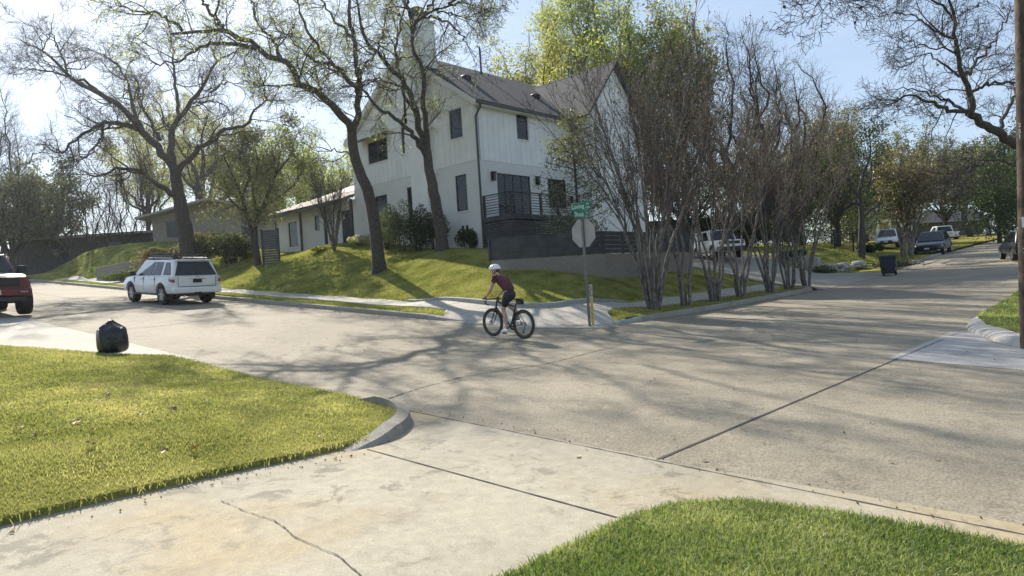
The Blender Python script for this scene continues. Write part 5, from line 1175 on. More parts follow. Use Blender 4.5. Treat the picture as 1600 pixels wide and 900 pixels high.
# ------------------------------------------------------------------ street furniture
green = mat('sign_green', (.0, .16, .085), .45, var=.04); letter = mat('sign_letter_white', (.75, .8, .78), .5, var=.02); galv = mat('galvanised_post', (.16, .165, .17), .5, .5, var=.15, scale=12); alum = mat('bare_aluminium_back', (.36, .35, .33), .5, .3, var=.1, scale=4)
p0 = at(921, 502, 18.3); zg = float(hz(p0[0:1], p0[1:2])[0]); pt = at(908, 328, 18.2)
SG = empty('street_sign', (p0[0], p0[1], zg), 0, 'stop sign seen from behind under two green street name plates', 'sign'); tl = Vector(pt)-Vector((p0[0], p0[1], zg)); dv = tl.normalized()
rotP = dv.to_track_quat('Z', 'Y').to_matrix().to_4x4(); Lp = tl.length
# own frame: z up the post; x towards street +x, y towards +y
zx = dv; xx = (Vector((1, 0, 0))-zx*zx.x).normalized(); yy = zx.cross(xx); Q = Matrix((xx, yy, zx)).transposed().to_4x4()
b = MB(); b.box(-.022, .022, -.03, .03, -.3, Lp-.235); b.box(-.004, .004, -.025, .025, Lp-.235, Lp-.222); b.box(-.025, .025, -.004, .004, Lp-.018, Lp-.008); o = b.build('post', galv, SG); o.matrix_basis = Q
b = MB(); r = .381/math.cos(math.pi/8); pts = [(r*math.cos(math.pi/8+k*math.pi/4), r*math.sin(math.pi/8+k*math.pi/4)) for k in range(8)]
zc = Lp-.62; b.add([(.026, a, zc+c) for a, c in pts]+[(.030, a, zc+c) for a, c in pts], [tuple(range(8)), tuple(range(15, 7, -1))]+[(k, (k+1) % 8, 8+(k+1) % 8, 8+k) for k in range(8)])
o = b.build('stop_plate', alum, SG); o.matrix_basis = Q
b = MB(); b.add([(.032, a*.97, zc+c*.97) for a, c in pts], [tuple(range(8))]); o = b.build('stop_face', mat('stop_red', (.45, .02, .03), .4), SG); o.matrix_basis = Q
for zz in (zc-.25, zc+.25): b = MB(); b.lathe([(0, -.03), (.014, -.03), (.014, -.02)], 8, (0, 0, zz), 'x'); o = b.build('bolt', M['chrome'], SG); o.matrix_basis = Q
def name_plate(z0, along, body, small1, small2):
    w, hgt = .68, .212; b = MB()
    if along == 'y': b.box(-.006, .006, -w/2, w/2, z0, z0+hgt)
    else: b.box(-w/2, w/2, -.006, .006, z0, z0+hgt)
    o = b.build('name_plate', green, SG, bevel=.004); o.matrix_basis = Q
    T = Matrix.Translation
    if along == 'y': B = Matrix(((0, 0, -1, -.0065), (-1, 0, 0, 0), (0, 1, 0, 0), (0, 0, 0, 1)))
    else: B = Matrix(((1, 0, 0, 0), (0, 0, -1, -.0065), (0, 1, 0, 0), (0, 0, 0, 1)))
    for tx, sz, ox, oz in ((body, .175, -w/2+.03, z0+.055), (small1, .085, w/2-.15, z0+.125), (small2, .075, w/2-.185, z0+.03)): text('lettering', tx, sz, letter, o, B @ T((ox, oz, 0)), .001, .92)
name_plate(Lp-.01, 'y', 'Loving', 'Av', '3200'); name_plate(Lp-.228, 'x', 'Shook', 'Av', '700')
p1 = at(926, 497, 18.5); zg = float(hz(p1[0:1], p1[1:2])[0]); MP = empty('marker_post', (p1[0], p1[1], zg), 0, 'yellow utility marker post with white top beside the sign post', 'marker post')
b = MB(); b.box(-.035, .035, -.03, .03, -.2, .60); b.build('post', mat('marker_yellow', (.55, .40, .10), .6, var=.15, scale=8), MP, bevel=.008)
b = MB(); b.box(-.037, .037, -.032, .032, .601, .98); c = b.build('post_cap', mat('marker_white', (.5, .48, .42), .6, var=.15, scale=20), MP, bevel=.008)
b = MB()
for k, (z0, hh) in enumerate(((.90, .03), (.84, .035), (.79, .03), (.73, .03), (.67, .035))): b.box(-.0395, -.0375, -.018, .018, z0, z0+hh); b.box(-.02, .02, -.0345, -.0325, z0, z0+hh)
b.build('printed_marks', M['black'], c)
# wooden utility pole with number tags
pb = at(1611, 556, 12.0); pz = float(isl_z(pb[0:1], pb[1:2])[0]); ptop = at(1596, -160, 11.9)
UP = empty('utility_pole', (pb[0], pb[1], pz), 0, 'weathered wooden utility pole with white number tags at the right edge', 'pole'); pole_wood = mat('weathered_pole_wood', (.075, .055, .04), .9, var=.4, scale=5, bump=.8, bscale=14)
pv = Vector(ptop)-Vector((pb[0], pb[1], pz)); b = MB(); b.tube([pv*k/10-(Vector((0, 0, .3)) if k == 0 else Vector()) for k in range(11)], [.155-.003*k for k in range(11)], 18); b.build('shaft', pole_wood, UP, smooth=True)
def on_pole(py, D=11.85):
    k = (560-py)/720; c = Vector((pb[0], pb[1], pz))+pv*(k*.99+.0); return c-Vector((pb[0], pb[1], pz)), .155-.03*k
tag_m = mat('white_tag', (.7, .7, .68), .5, var=.1)
vd = Vector(CAM)-Vector(pb); vd.z = 0; vd.normalize(); sd = Vector((-vd.y, vd.x, 0))
for py, chars in ((209, '2N'), (219, '5E'), (228, '15')):
    c, r = on_pole(py)
    for k, ch in enumerate(chars):
        # tags turn round the pole: the first column faces the road, the second sits further round
        az = math.atan2(vd.y, vd.x)+(-.62 if k == 0 else .22); n = Vector((math.cos(az), math.sin(az), 0)); tx = Vector((-n.y, n.x, 0)); o_ = c+n*(r+.004)
        Mx = Matrix((tx, Vector((0, 0, 1)), n)).transposed().to_4x4(); Mx.translation = o_-tx*.03; text('number_tag', ch, .105, tag_m, UP, Mx, .002)
c, r = on_pole(366); az = math.atan2(vd.y, vd.x)-.1; n = Vector((math.cos(az), math.sin(az), 0)); tx = Vector((-n.y, n.x, 0)); b = MB(); b.add([c+n*(r+.006)+tx*a+Vector((0, 0, z)) for a, z in ((-.07, -.09), (.07, -.09), (.07, .09), (-.07, .09))]+[c+n*(r-.02)+tx*a+Vector((0, 0, z)) for a, z in ((-.07, -.09), (.07, -.09), (.07, .09), (-.07, .09))], [(0, 1, 2, 3), (0, 4, 5, 1), (1, 5, 6, 2), (2, 6, 7, 3), (3, 7, 4, 0)]); b.build('paper_notice', tag_m, UP)
for py in (409, 416): c, r = on_pole(py); b = MB(); b.ell(c+n*(r+.002)-tx*.05, (.012, .012, .012), 8, 6); b.build('nail_head', M['chrome'], UP)
# black bag of garden waste on the lawn's edge
bp_ = at(177, 553, 13.85); bz = float(lawnL_z(bp_[0:1], bp_[1:2])[0])
bm = bmesh.new(); bmesh.ops.create_icosphere(bm, subdivisions=5, radius=1); rr = np.random.default_rng(3); ph = rr.uniform(0, 6.3, 12); fr = rr.integers(3, 12, 12)
for v in bm.verts:
    x, y, z = v.co; a = math.atan2(y, x); rad = math.hypot(x, y)
    sq = (abs(math.cos(a))**4+abs(math.sin(a))**4)**-.25; k = 1+.35*(sq-1); zz = math.copysign(abs(z)**.6, z)
    wob = sum(math.sin(fr[i]*a+ph[i]+z*3)*.010 for i in range(6)); pinch = max(0, z-.80)*1.9
    top = 1-1.5*pinch**1.0 if z > .62 else 1
    R0 = (rad**.45 if rad > 0 else 0)*k*(1+wob*(1+2.5*max(0, z))); R0 *= max(.10, 1-2.2*pinch)*(1-.06*max(0, z))
    v.co = Vector((R0*math.cos(a)*.285, R0*math.sin(a)*.26, (zz+1)*.28+(pinch*.30)))
    if z > .75: v.co += Vector((.02*math.sin(5*a+1), .02*math.cos(7*a), .025*math.sin(6*a)))
me = bpy.data.meshes.new('bag'); bm.to_mesh(me); bm.free(); bagm = mat('black_plastic', (.008, .012, .018), .22, var=.1, bump=.7, bscale=7, spec=.5)
finish(me, bagm, True); bag = link(bpy.data.objects.new('garbage_bag', me)); bag.location = (bp_[0], bp_[1], bz-.01); bag.rotation_euler = (0, 0, .3); setp(bag, 'full black plastic bag standing at the edge of the left lawn', 'bag')
# roll carts
def cart(label, px, py, D, col, rz, tilt=0, s=1.0):
    p = at(px, py, D); z = float(zr(p[0], p[1])) if p[1] < .5 else hzf(p[0], p[1]); t = empty('wheeled_bin', (p[0], p[1], z+.02), rz, label, 'bin', 'wheeled bins on the side street'); cm = mat('bin_plastic', col, .5, var=.1)
    b = MB(); b.hexa([(-.26, -.30, .08), (.26, -.30, .08), (.26, .30, .08), (-.26, .30, .08), (-.34, -.40, 1.0), (.34, -.40, 1.0), (.34, .40, 1.0), (-.34, .40, 1.0)]); b.box(-.36, .36, -.42, .42, .94, 1.0); b.build('body', cm, t, bevel=.03)
    b = MB(); b.hexa([(-.37, -.43, 1.003), (.37, -.43, 1.003), (.37, .43, 1.003), (-.37, .43, 1.003), (-.33, -.38, 1.09), (.33, -.38, 1.09), (.33, .36, 1.09), (-.33, .36, 1.09)]); b.build('lid', cm, t, bevel=.03)
    b = MB(); b.tube([(-.3, .46, .96), (.3, .46, .96)], .018, 8); b.build('handle', cm, t)
    for x in (-.30, .30): b = MB(); b.lathe([(0, -.03), (.13, -.03), (.13, .03), (0, .03)], 16, (x, .30, .13), 'x'); b.build('wheel', M['rubber'], t)
    t.scale = (s, s, s); return t
cart('dark blue wheeled bin standing alone in the driveway mouth', 1388, 431, 36.4, (.012, .022, .038), R_(118), s=.98)
cart('navy wheeled bin behind the twin-stemmed tree beside the dark wagon', 1428, 391, 54, (.012, .018, .06), R_(95))
# hydrant and low box on the far lawn
p = at(1541, 364, 80); z = float(far_z(np.array([p[0]]), np.array([p[1]]))[0]); hw = mat('hydrant_white', (.6, .6, .58), .5)
b = MB(); b.lathe([(.0, 0), (.2, 0), (.2, .08), (.13, .1), (.13, .6), (.2, .64), (.19, .74), (.12, .86), (.05, .92), (0, .92)], 16); b.tube([(-.3, 0, .5), (.3, 0, .5)], .085, 10); b.tube([(0, -.26, .5), (0, 0, .5)], .1, 10); o = b.build('fire_hydrant', hw, smooth=True); o.location = p[0], p[1], z; o.rotation_euler = (0, 0, 2.3); o.scale = (1.15,)*3; setp(o, 'small white fire hydrant on the far lawn', 'hydrant')
p = at(1556, 365, 82); z = float(far_z(np.array([p[0]]), np.array([p[1]]))[0]); b = MB(); b.box(-.14, .14, -.02, .02, .35, .8); b.box(-.02, .02, .021, .05, -.1, .7); o = b.build('yard_sign', hw); o.location = p[0], p[1], z; o.rotation_euler = (0, 0, .8); setp(o, 'tiny pale yard sign to the right of the hydrant', 'sign')
# fallen oak leaves on the near lawn
def lobed():
    n = 24; P = []
    for k in range(n): a = 2*math.pi*k/n; r = (.5+.5*abs(math.sin(a*2.5)))*(.75+.25*math.cos(a)); P.append((r*math.cos(a)*1.15, r*math.sin(a)*.75, .12*math.sin(a*3)))
    me = bpy.data.meshes.new('fallen_leaf'); me.from_pydata([(0, 0, -.05)]+P, [], [(0, k+1, (k+1) % n+1) for k in range(n)]); finish(me, M['leaf_fallen'], False); return me
lme = lobed()
for (px, py, s) in ((99, 563, .06), (168, 618, .06), (120, 660, .075), (33, 668, .065), (143, 695, .09), (273, 641, .07), (259, 706, .055), (303, 704, .05), (145, 673, .05), (56, 683, .04), (219, 650, .05), (20, 590, .05), (320, 628, .04), (500, 682, .05)):
    P_ = None
    for d in np.arange(3, 20, .02):
        q = at(px, py, d)
        if q[2] < lawnL_z(q[0:1], q[1:2])[0]+.035: P_ = q; break
    if P_ is None: continue
    o = link(bpy.data.objects.new('fallen_leaf', lme)); o.location = (P_[0], P_[1], P_[2]+.02); o.scale = (s, s, s); o.rotation_euler = (rng.normal()*.4, rng.normal()*.4, rng.uniform(0, 6)); setp(o, 'curled brown oak leaf lying on the left lawn', 'leaf', 'fallen leaves on the left lawn')
pale = leaf('pale_dry_leaf', (.45, .38, .26), (.6, .5, .36), .2)
for (px, py, s, zf) in ((903, 714, .05, dz_), (1102, 720, .04, zr), (1390, 722, .03, zr), (884, 586, .03, zr), (812, 560, .03, zr), (1462, 717, .025, zr), (760, 735, .02, dz_), (1160, 672, .03, zr)):
    P_ = None
    for d in np.arange(3, 30, .02):
        q = at(px, py, d)
        if q[2] < float(zf(q[0:1], q[1:2])[0])+.01: P_ = q; break
    o = link(bpy.data.objects.new('fallen_leaf', lme.copy())); o.data.materials.clear(); o.data.materials.append(pale if s > .045 else M['leaf_fallen']); o.location = (P_[0], P_[1], P_[2]+.012); o.scale = (s, s, s*.7); o.rotation_euler = (.1, 0, rng.uniform(0, 6)); setp(o, 'pale dry leaf lying on the driveway apron' if s > .045 else 'small brown leaf lying on the road or apron', 'leaf', None if s > .045 else 'small leaves on the paving')
# ------------------------------------------------------------------ trees and plants
def gz_(s, t): return hzf(s, t) if (s > 2 and t > 0) else float(zr(s, t))+.1
def base_at(px, py, D, z=None):
    p = at(px, py, D); return (float(p[0]), float(p[1]), (gz_(p[0], p[1]) if z is None else z)-.12)
# great bare oak behind the white wagon
D1 = 42; L1 = []
def add(Ls, pts, D, bend, r0, r1, K=22, jit=.05): Ls.append(px_limb(pts, D, bend, r0, r1, K, jit))
b1 = base_at(297, 399, D1); pr = at(297, 399, D1)
def lift(Ls, i, b):
    P, R__ = Ls[i]; w = np.linspace(1, 0, len(P))[:, None]**2; Ls[i] = (P+(np.array(b)-P[0])*w, R__)
add(L1, [(297, 399), (292, 365), (284, 325), (277, 290), (271, 258)], D1, 0, .66, .40, jit=.02); lift(L1, 0, b1)
L1[0][1][:4] *= [1.45, 1.22, 1.1, 1.03]
add(L1, [(271, 262), (240, 226), (213, 192), (190, 169), (165, 152), (140, 138), (105, 117), (80, 92), (55, 76), (30, 60)], D1, -4, .34, .03)
add(L1, [(165, 153), (135, 128), (110, 122), (60, 108), (15, 108)], D1-1.5, -3, .13, .015)
add(L1, [(222, 206), (205, 197), (182, 193), (159, 193), (140, 203), (115, 222), (97, 238), (85, 238), (72, 227), (55, 227)], D1-1, -3.5, .2, .03)
add(L1, [(160, 194), (160, 214), (145, 232), (135, 246), (115, 250), (94, 252)], D1-2, -2, .11, .02)
add(L1, [(270, 258), (268, 215), (281, 185), (300, 160), (318, 130), (335, 100), (362, 84), (388, 72)], D1, 3, .30, .03)
add(L1, [(280, 186), (276, 150), (272, 110), (268, 60), (262, 20)], D1, 2, .17, .02)
add(L1, [(250, 218), (236, 190), (222, 165), (226, 140), (240, 124)], D1, 4, .17, .02)
add(L1, [(212, 190), (205, 150), (190, 110), (160, 85), (110, 70)], D1-1, 5, .16, .02)
add(L1, [(276, 272), (300, 242), (328, 221), (355, 203), (385, 191), (398, 174), (416, 155), (436, 157)], D1, -3, .25, .04)
add(L1, [(416, 156), (412, 135), (415, 105), (400, 85)], D1-2.5, -1, .08, .015)
add(L1, [(330, 145), (350, 130), (372, 135), (392, 155)], D1+1.5, 2, .09, .015)
add(L1, [(279, 312), (258, 297), (236, 283), (225, 270), (205, 263), (182, 264), (160, 272), (142, 275), (127, 262)], D1, -3, .25, .03)
add(L1, [(300, 160), (330, 158), (352, 165), (365, 180)], D1+1, 1, .10, .02)
add(L1, [(105, 117), (95, 80), (80, 50), (85, 20)], D1-3, -1, .09, .015)
gens_oak = [dict(dens=1.05, l0=1.6, l1=3.6, ang=(30, 70), crook=.30, up=.10, K=8, rk=.020, skip=1, t0=.15, S=5), dict(dens=1.9, l0=.8, l1=1.8, ang=(30, 70), crook=.30, up=.06, K=6, rk=.015), dict(dens=2.6, l0=.35, l1=.9, ang=(25, 65), crook=.25, up=.05, K=4, rk=.014)]
finish_tree('oak_tree', b1, 'great bare oak with crooked dark limbs behind the white wagon', L1, gens_oak, M['bark'], M['twig'], [('foliage', M['leaf_spring'], .22, .04, .15)], limbk=.76, dm=[1.8, 2.8, 2.8])
# leaning tree on the bank and its neighbour by the house, both breaking into pale leaf
D2 = 31; b2 = base_at(593, 423, D2); L2 = []
add(L2, [(593, 423), (589, 385), (584, 345), (577, 305), (567, 280), (556, 252), (551, 225), (549, 203)], D2, -1, .40, .27, jit=.01); lift(L2, 0, b2); L2[0][1][:3] *= [1.3, 1.12, 1.04]
add(L2, [(550, 207), (535, 180), (520, 165), (500, 147), (480, 137), (455, 108), (440, 95), (420, 85), (400, 73), (385, 65), (370, 55), (350, 47), (320, 48), (290, 47), (268, 53)], D2-1, -5, .24, .06)
add(L2, [(402, 75), (378, 71), (350, 68), (325, 70), (300, 80), (285, 92), (262, 99), (235, 100)], D2-5, -2, .12, .025)
add(L2, [(350, 47), (330, 20), (300, -15), (270, -40)], D2-5, -2, .10, .03)
add(L2, [(285, 48), (262, 30), (240, 20), (210, 18), (180, 5)], D2-6, -1, .09, .02)
add(L2, [(440, 95), (425, 60), (405, 40), (395, 5), (370, -30)], D2-4, 2, .10, .03)
add(L2, [(551, 207), (557, 178), (559, 150), (562, 120), (557, 90), (554, 60), (548, 28), (545, -20)], D2-1, 1, .21, .08)
add(L2, [(558, 145), (540, 120), (520, 98), (500, 75), (480, 48), (468, 15), (455, -30)], D2-1, -3, .13, .04)
add(L2, [(560, 118), (575, 95), (592, 75), (600, 40), (612, 0)], D2, 3, .10, .03)
add(L2, [(520, 100), (490, 95), (465, 70), (430, 45)], D2-2, -3, .08, .02)
add(L2, [(553, 60), (520, 30), (500, -5), (490, -40)], D2, 2, .10, .03)
add(L2, [(500, 147), (495, 120), (470, 100), (440, 90)], D2-2, 4, .08, .02)
add(L2, [(560, 245), (520, 235), (480, 228), (450, 235)], D2-1, 2, .05, .012)
gens_el = [dict(dens=1.2, l0=1.2, l1=2.8, ang=(30, 70), crook=.22, up=.06, K=7, rk=.018, skip=1, t0=.12, S=5), dict(dens=2.3, l0=.6, l1=1.5, ang=(30, 65), crook=.20, up=-.02, K=6, rk=.012), dict(dens=3.0, l0=.25, l1=.7, ang=(25, 65), crook=.2, up=-.04, K=4, rk=.012)]
for q_ in ([(545, -20), (548, -80), (562, -140), (585, -200)], [(455, -30), (432, -90), (405, -150)], [(370, -30), (345, -85), (310, -130)], [(490, -40), (478, -110), (470, -180)], [(612, 0), (630, -60), (640, -120)]): add(L2, q_, D2-1.5, -2, .075, .015)
finish_tree('elm_tree', b2, 'leaning elm with one long limb reaching left over the bank', L2, gens_el, M['bark'], M['twig'], [('foliage', M['leaf_spring'], 2.4, .042, .14)], limbk=.76, dm=[1.7, 2.3, 2.2])
D3 = 31.5; b3 = base_at(692, 391, D3); L3 = []
add(L3, [(692, 391), (688, 360), (682, 322), (676, 290), (670, 262), (667, 236)], D3, 0, .40, .28, jit=.01); lift(L3, 0, b3); L3[0][1][:3] *= [1.3, 1.12, 1.04]
add(L3, [(668, 247), (655, 225), (640, 205), (625, 190), (605, 175), (590, 165), (572, 147), (562, 128), (555, 105)], D3, -2.5, .17, .05)
add(L3, [(666, 238), (657, 206), (650, 180), (648, 160), (640, 140), (625, 120), (605, 100), (585, 80), (570, 60), (560, 25), (555, -20)], D3, -1, .23, .05)
add(L3, [(669, 238), (667, 210), (664, 180), (663, 150), (662, 120), (655, 95), (645, 75), (644, 55), (648, 35), (660, 25), (680, 15), (705, 6), (735, -6)], D3, -2, .20, .03)
add(L3, [(644, 52), (640, 20), (630, -20), (625, -50)], D3-1.5, -1, .12, .04)
add(L3, [(658, 27), (690, 30), (710, 42), (724, 62), (735, 82), (742, 95)], D3-1.5, -1.5, .08, .012)
add(L3, [(680, 15), (705, 22), (735, 30), (760, 40)], D3-1.8, -1, .06, .012)
add(L3, [(650, 180), (632, 145), (622, 105), (618, 70), (626, 45), (630, 15), (640, -30)], D3, 2, .12, .04)
add(L3, [(640, 140), (610, 130), (585, 125), (560, 130), (530, 140)], D3-.5, -2, .07, .02)
add(L3, [(700, 8), (725, 5), (750, 10), (770, 25)], D3-2, 0, .05, .012)
add(L3, [(660, 25), (685, -10), (715, -45), (750, -80)], D3-1.6, -2, .08, .012)
add(L3, [(700, 5), (735, -25), (770, -40), (800, -60)], D3-2, -1.5, .06, .012)
add(L3, [(630, -30), (650, -80), (690, -120)], D3-2, -2, .08, .012)
for q_ in ([(555, -20), (565, -90), (590, -160)], [(640, -30), (640, -110), (655, -190)], [(690, -120), (720, -170), (760, -200)], [(735, -6), (775, -30), (815, -70), (840, -110)]): add(L3, q_, D3-2, -2, .07, .015)
finish_tree('elm_tree', b3, 'forked elm with swaying stems in front of the white house', L3, gens_el, M['bark'], M['twig'], [('foliage', M['leaf_spring'], 1.7, .042, .14)], limbk=.74, dm=[1.7, 2.2, 2.2])
# bare pecan leaning in from the right edge
D4 = 27; b4 = base_at(1760, 470, D4+1, float(isl_z(np.array([at(1760, 470, D4+1)[0]]), np.array([at(1760, 470, D4+1)[1]]))[0])); L4 = []
add(L4, [(1760, 470), (1735, 400), (1700, 330), (1660, 275), (1625, 245)], D4+1, -1, .42, .30, jit=.02); lift(L4, 0, b4)
add(L4, [(1625, 246), (1592, 229), (1560, 206), (1530, 190), (1512, 175)], D4, -.5, .29, .21)
add(L4, [(1530, 191), (1516, 172), (1514, 140), (1505, 118), (1497, 92), (1491, 60), (1488, 20), (1480, -30)], D4-.5, -1, .19, .05)
add(L4, [(1514, 176), (1482, 170), (1450, 156), (1425, 150), (1402, 155), (1380, 170), (1358, 187)], D4-.5, -2, .13, .012)
add(L4, [(1512, 175), (1485, 160), (1460, 150), (1435, 140), (1400, 140), (1375, 148)], D4, 2, .10, .012)
add(L4, [(1491, 60), (1462, 50), (1440, 32), (1415, 22), (1385, 22)], D4-1, -1, .08, .012)
add(L4, [(1505, 120), (1475, 105), (1450, 85), (1420, 92), (1385, 95)], D4-1, 2, .08, .012)
add(L4, [(1506, 120), (1535, 85), (1560, 50), (1580, 10)], D4, 2, .11, .03)
add(L4, [(1514, 145), (1550, 130), (1590, 128), (1640, 120)], D4, 1, .10, .03)
add(L4, [(1560, 205), (1580, 160), (1600, 110), (1615, 40)], D4, 2, .12, .03)
add(L4, [(1489, 30), (1450, -10), (1420, -15), (1380, -10), (1360, 10)], D4-1.5, -1, .07, .012)
add(L4, [(1500, 95), (1480, 75), (1440, 70), (1400, 60), (1370, 40)], D4-1, -2, .06, .012)
add(L4, [(1640, 262), (1590, 262), (1545, 248), (1510, 262), (1470, 268), (1425, 262)], D4, -1, .09, .012)
add(L4, [(1545, 250), (1520, 266), (1505, 282), (1485, 283)], D4-.5, -.5, .05, .012)
add(L4, [(1480, -30), (1430, -60), (1360, -50), (1310, -25), (1285, -5), (1272, 18), (1262, 40)], D4-1.5, -8, .09, .012)
add(L4, [(1300, -18), (1296, 2), (1303, 12), (1312, 14)], D4-8, -1, .02, .008)
gens_pe = [dict(dens=1.5, l0=.9, l1=2.2, ang=(30, 75), crook=.26, up=.05, K=7, rk=.016, skip=2, t0=.1, S=4), dict(dens=2.5, l0=.4, l1=1.1, ang=(30, 70), crook=.26, up=.05, K=5, rk=.013), dict(dens=2.6, l0=.2, l1=.5, ang=(25, 65), crook=.2, up=.05, K=4, rk=.016)]
def pods(t, off, tw):
    C = leaves_on(tw[1][0], .10, .05, .03); leaf_mesh('seed_clusters', C, .05, M['seed'], t, .9)  # dark seed pods on the twigs, no leaves
finish_tree('pecan_tree', b4, 'bare dark pecan leaning into the picture behind the wooden pole', L4, gens_pe, M['bark'], M['darktwig'], None, extra=pods, limbk=.66, dm=[2.0, 3.0, 2.8])
# crepe myrtles along the side street
CM = [((1022, 481), 9.4, 15, 3.9, 'seed heads', -1.0), ((1072, 478), 8.6, 6, 2.8, '', .1), ((1118, 468), 8.6, 7, 3.0, '', .2), ((1158, 461), 8.4, 6, 3.0, '', .2), ((1204, 452), 8.0, 8, 3.3, '', .6), ((1232, 445), 7.4, 6, 3.0, '', .5), ((1260, 440), 7.2, 8, 3.4, '', .6)]
cml = ['largest crepe myrtle, many bare stems fanning out right beside the stop sign', 'slender crepe myrtle, second from the stop sign in the kerb-side row', 'crepe myrtle with a thick upright main stem hiding the boxy off-roader\'s flank', 'crepe myrtle with paired upright stems right of the white off-roader', 'crepe myrtle with root flare and wide vase of stems before the tan wall', 'small crepe myrtle between two larger ones in front of the tan wall', 'last crepe myrtle of the row, next to the driveway mouth']
for ci, ((px, py), h, ns, spr, _, bias) in enumerate(CM):
    r = (at(px, py, 10)-CAM)/10; tt = (.85-CAM[1])/r[1]; p = CAM+r*tt; bz = hzf(p[0], p[1])-.05; b0 = np.array([p[0], p[1], bz]); limbs = []
    for k in range(ns):
        a = 2*np.pi*(k+rng.random()*.6)/ns; f = rng.uniform(.35, 1); st = b0+np.array([np.cos(a)*.13, np.sin(a)*.13, 0]); low = b0+np.array([np.cos(a)*spr*.16*f, np.sin(a)*spr*.16*f, h*.16*rng.uniform(.8, 1.3)])
        mid = b0+np.array([np.cos(a)*spr*.42*f, np.sin(a)*spr*.42*f, h*.42]); top = b0+np.array([np.cos(a)*spr*f+bias*.2*(ci == 0), np.sin(a)*spr*f, h*rng.uniform(.72, .98)])
        if ci == 0 and f > .7: top[2] *= .9
        P = spline([st, low, mid, top], 16); P[1:-1] += rng.normal(size=(14, 3))*.035; P[0, 2] -= .1
        limbs.append((P, rng.uniform(.036, .056)*np.linspace(1, 0, 16)**1.2+.008))
    gens = [dict(dens=2.0, l0=1.2, l1=2.9, ang=(12, 38), crook=.10, up=.22, K=7, rk=.0085, t0=.32, S=4, rmax=.75), dict(dens=2.6, l0=.5, l1=1.3, ang=(15, 45), crook=.10, up=.16, K=5, rk=.008), dict(dens=2.0, l0=.2, l1=.5, ang=(15, 50), crook=.1, up=.1, K=3, rk=.008)]
    def heads(t, off, tw, ci=ci):
        P = tw[1][0]; C = P[:, -1][rng.random(len(P)) < (.55 if ci == 0 else .18)]
        if len(C): C = np.repeat(C, 5, 0)+rng.normal(size=(len(C)*5, 3))*.05; leaf_mesh('seed_clusters', C, .024, M['seed'], t, .9)  # dry seed heads clustered at the shoot tips, no leaves
    lf = [('foliage', M['leaf_bronze'], .5 if ci in (0, 1) else 1.0, .032, .05)]
    finish_tree('crepe_myrtle', tuple(b0), cml[ci], limbs, gens, M['crepe'], M['crepetwig'], lf, 'crepe myrtles along the side street', extra=heads, limbS=7, dm=[1.1, 1.2, 1.3], rmin=.005)
# thin evergreen between the deck and the first crepe myrtle
def cone_tree(name, base, h, r, label, lm, n, size, trunkr=.09, cat='tree', wob=.35, low=.08, group=None, barkm=None):
    t = empty(name, base, 0, label, cat, group); P = spline([(0, 0, -.1), (.03*h*rng.normal()*.3, .0, h*.5), (0, 0, h*.93)], 10); V, F = tubes(P[None], np.linspace(trunkr, .02, 10)[None], 7); mesh_np('trunk', V, F, barkm or M['bark'], t, smooth=True)
    nb = 70; u = rng.uniform(low, .97, nb); a = rng.uniform(0, 6.3, nb); L = r*(np.sin(np.pi*np.clip((1-u)**.8, 0, 1)*.62)+.12)*rng.uniform(.6, 1.1, nb)
    s = np.stack([np.zeros(nb), np.zeros(nb), u*h], 1); e = s+np.stack([np.cos(a)*L, np.sin(a)*L, L*.35], 1); Pb = np.stack([s, (s+e)/2+rng.normal(size=(nb, 3))*.06, e], 1); V, F = tubes(Pb, np.tile([.02, .014, .006], (nb, 1)), 3); mesh_np('branches', V, F, M['twig'], t)
    C = leaves_on(Pb, n/nb, size, wob*r*.35, .25); leaf_mesh('foliage', C, size, lm, t); return t
p = at(905, 400, 29.5); cone_tree('yaupon_tree', (p[0], p[1], hzf(p[0], p[1])-.1), 6.3, 1.7, 'loose olive green tree beside the deck behind the street sign', M['leaf_olive'], 5200, .06)
# tall trees in yellow-green leaf behind the house
def back(px, top, D, spread, label, lm, kind='tall_tree', zb=4.0, per=2.2, size=.10, nl=9, fork=.3, r0=.28, tw='twig', sp=.25, grp=None, d2=1.5, d3=1.7, lean=(0, 0)):
    p = at(px, 380, D); q = at(px, top, D); return auto_tree(kind, (p[0], p[1], zb), q[2]-zb, spread, label, M['bark'], M[tw], [('foliage', lm, per*1.3, size, sp)] if per else [], r0=r0, fork=fork, nl=nl, dens2=d2, dens3=d3, tlen=(.7, 1.6), up=.12, group=grp, lean=lean)
G = 'tall spring trees behind the white house'
back(855, 5, 52, 4.2, 'yellow green tree rising left of the notch in the house roof', M['leaf_yellow'], per=6.5, size=.11, sp=.32, grp=G)
back(930, -90, 56, 6.0, 'tallest tree behind the house, olive crown above the roof valley', M['leaf_spring'], per=6, size=.11, sp=.32, nl=11, grp=G)
back(1010, -60, 50, 5, 'thin-leaved tree showing through the top of the largest crepe myrtle', M['leaf_spring'], per=4.5, size=.11, grp=G)
back(1065, -40, 48, 4.2, 'bright yellow green crown above the second and third crepe myrtles', M['leaf_yellow'], per=7, size=.115, sp=.34, grp=G)
back(1150, 15, 46, 4.0, 'wispy pale tree with upright twigs above the middle of the crepe myrtle row', M['leaf_bronze'], per=.35, size=.06, d2=2.4, d3=2.4, grp=G)
back(1215, 60, 46, 3.6, 'twiggy tree with sparse leaf above the tan wall', M['leaf_bronze'], per=.4, size=.06, d2=2.4, d3=2.4)
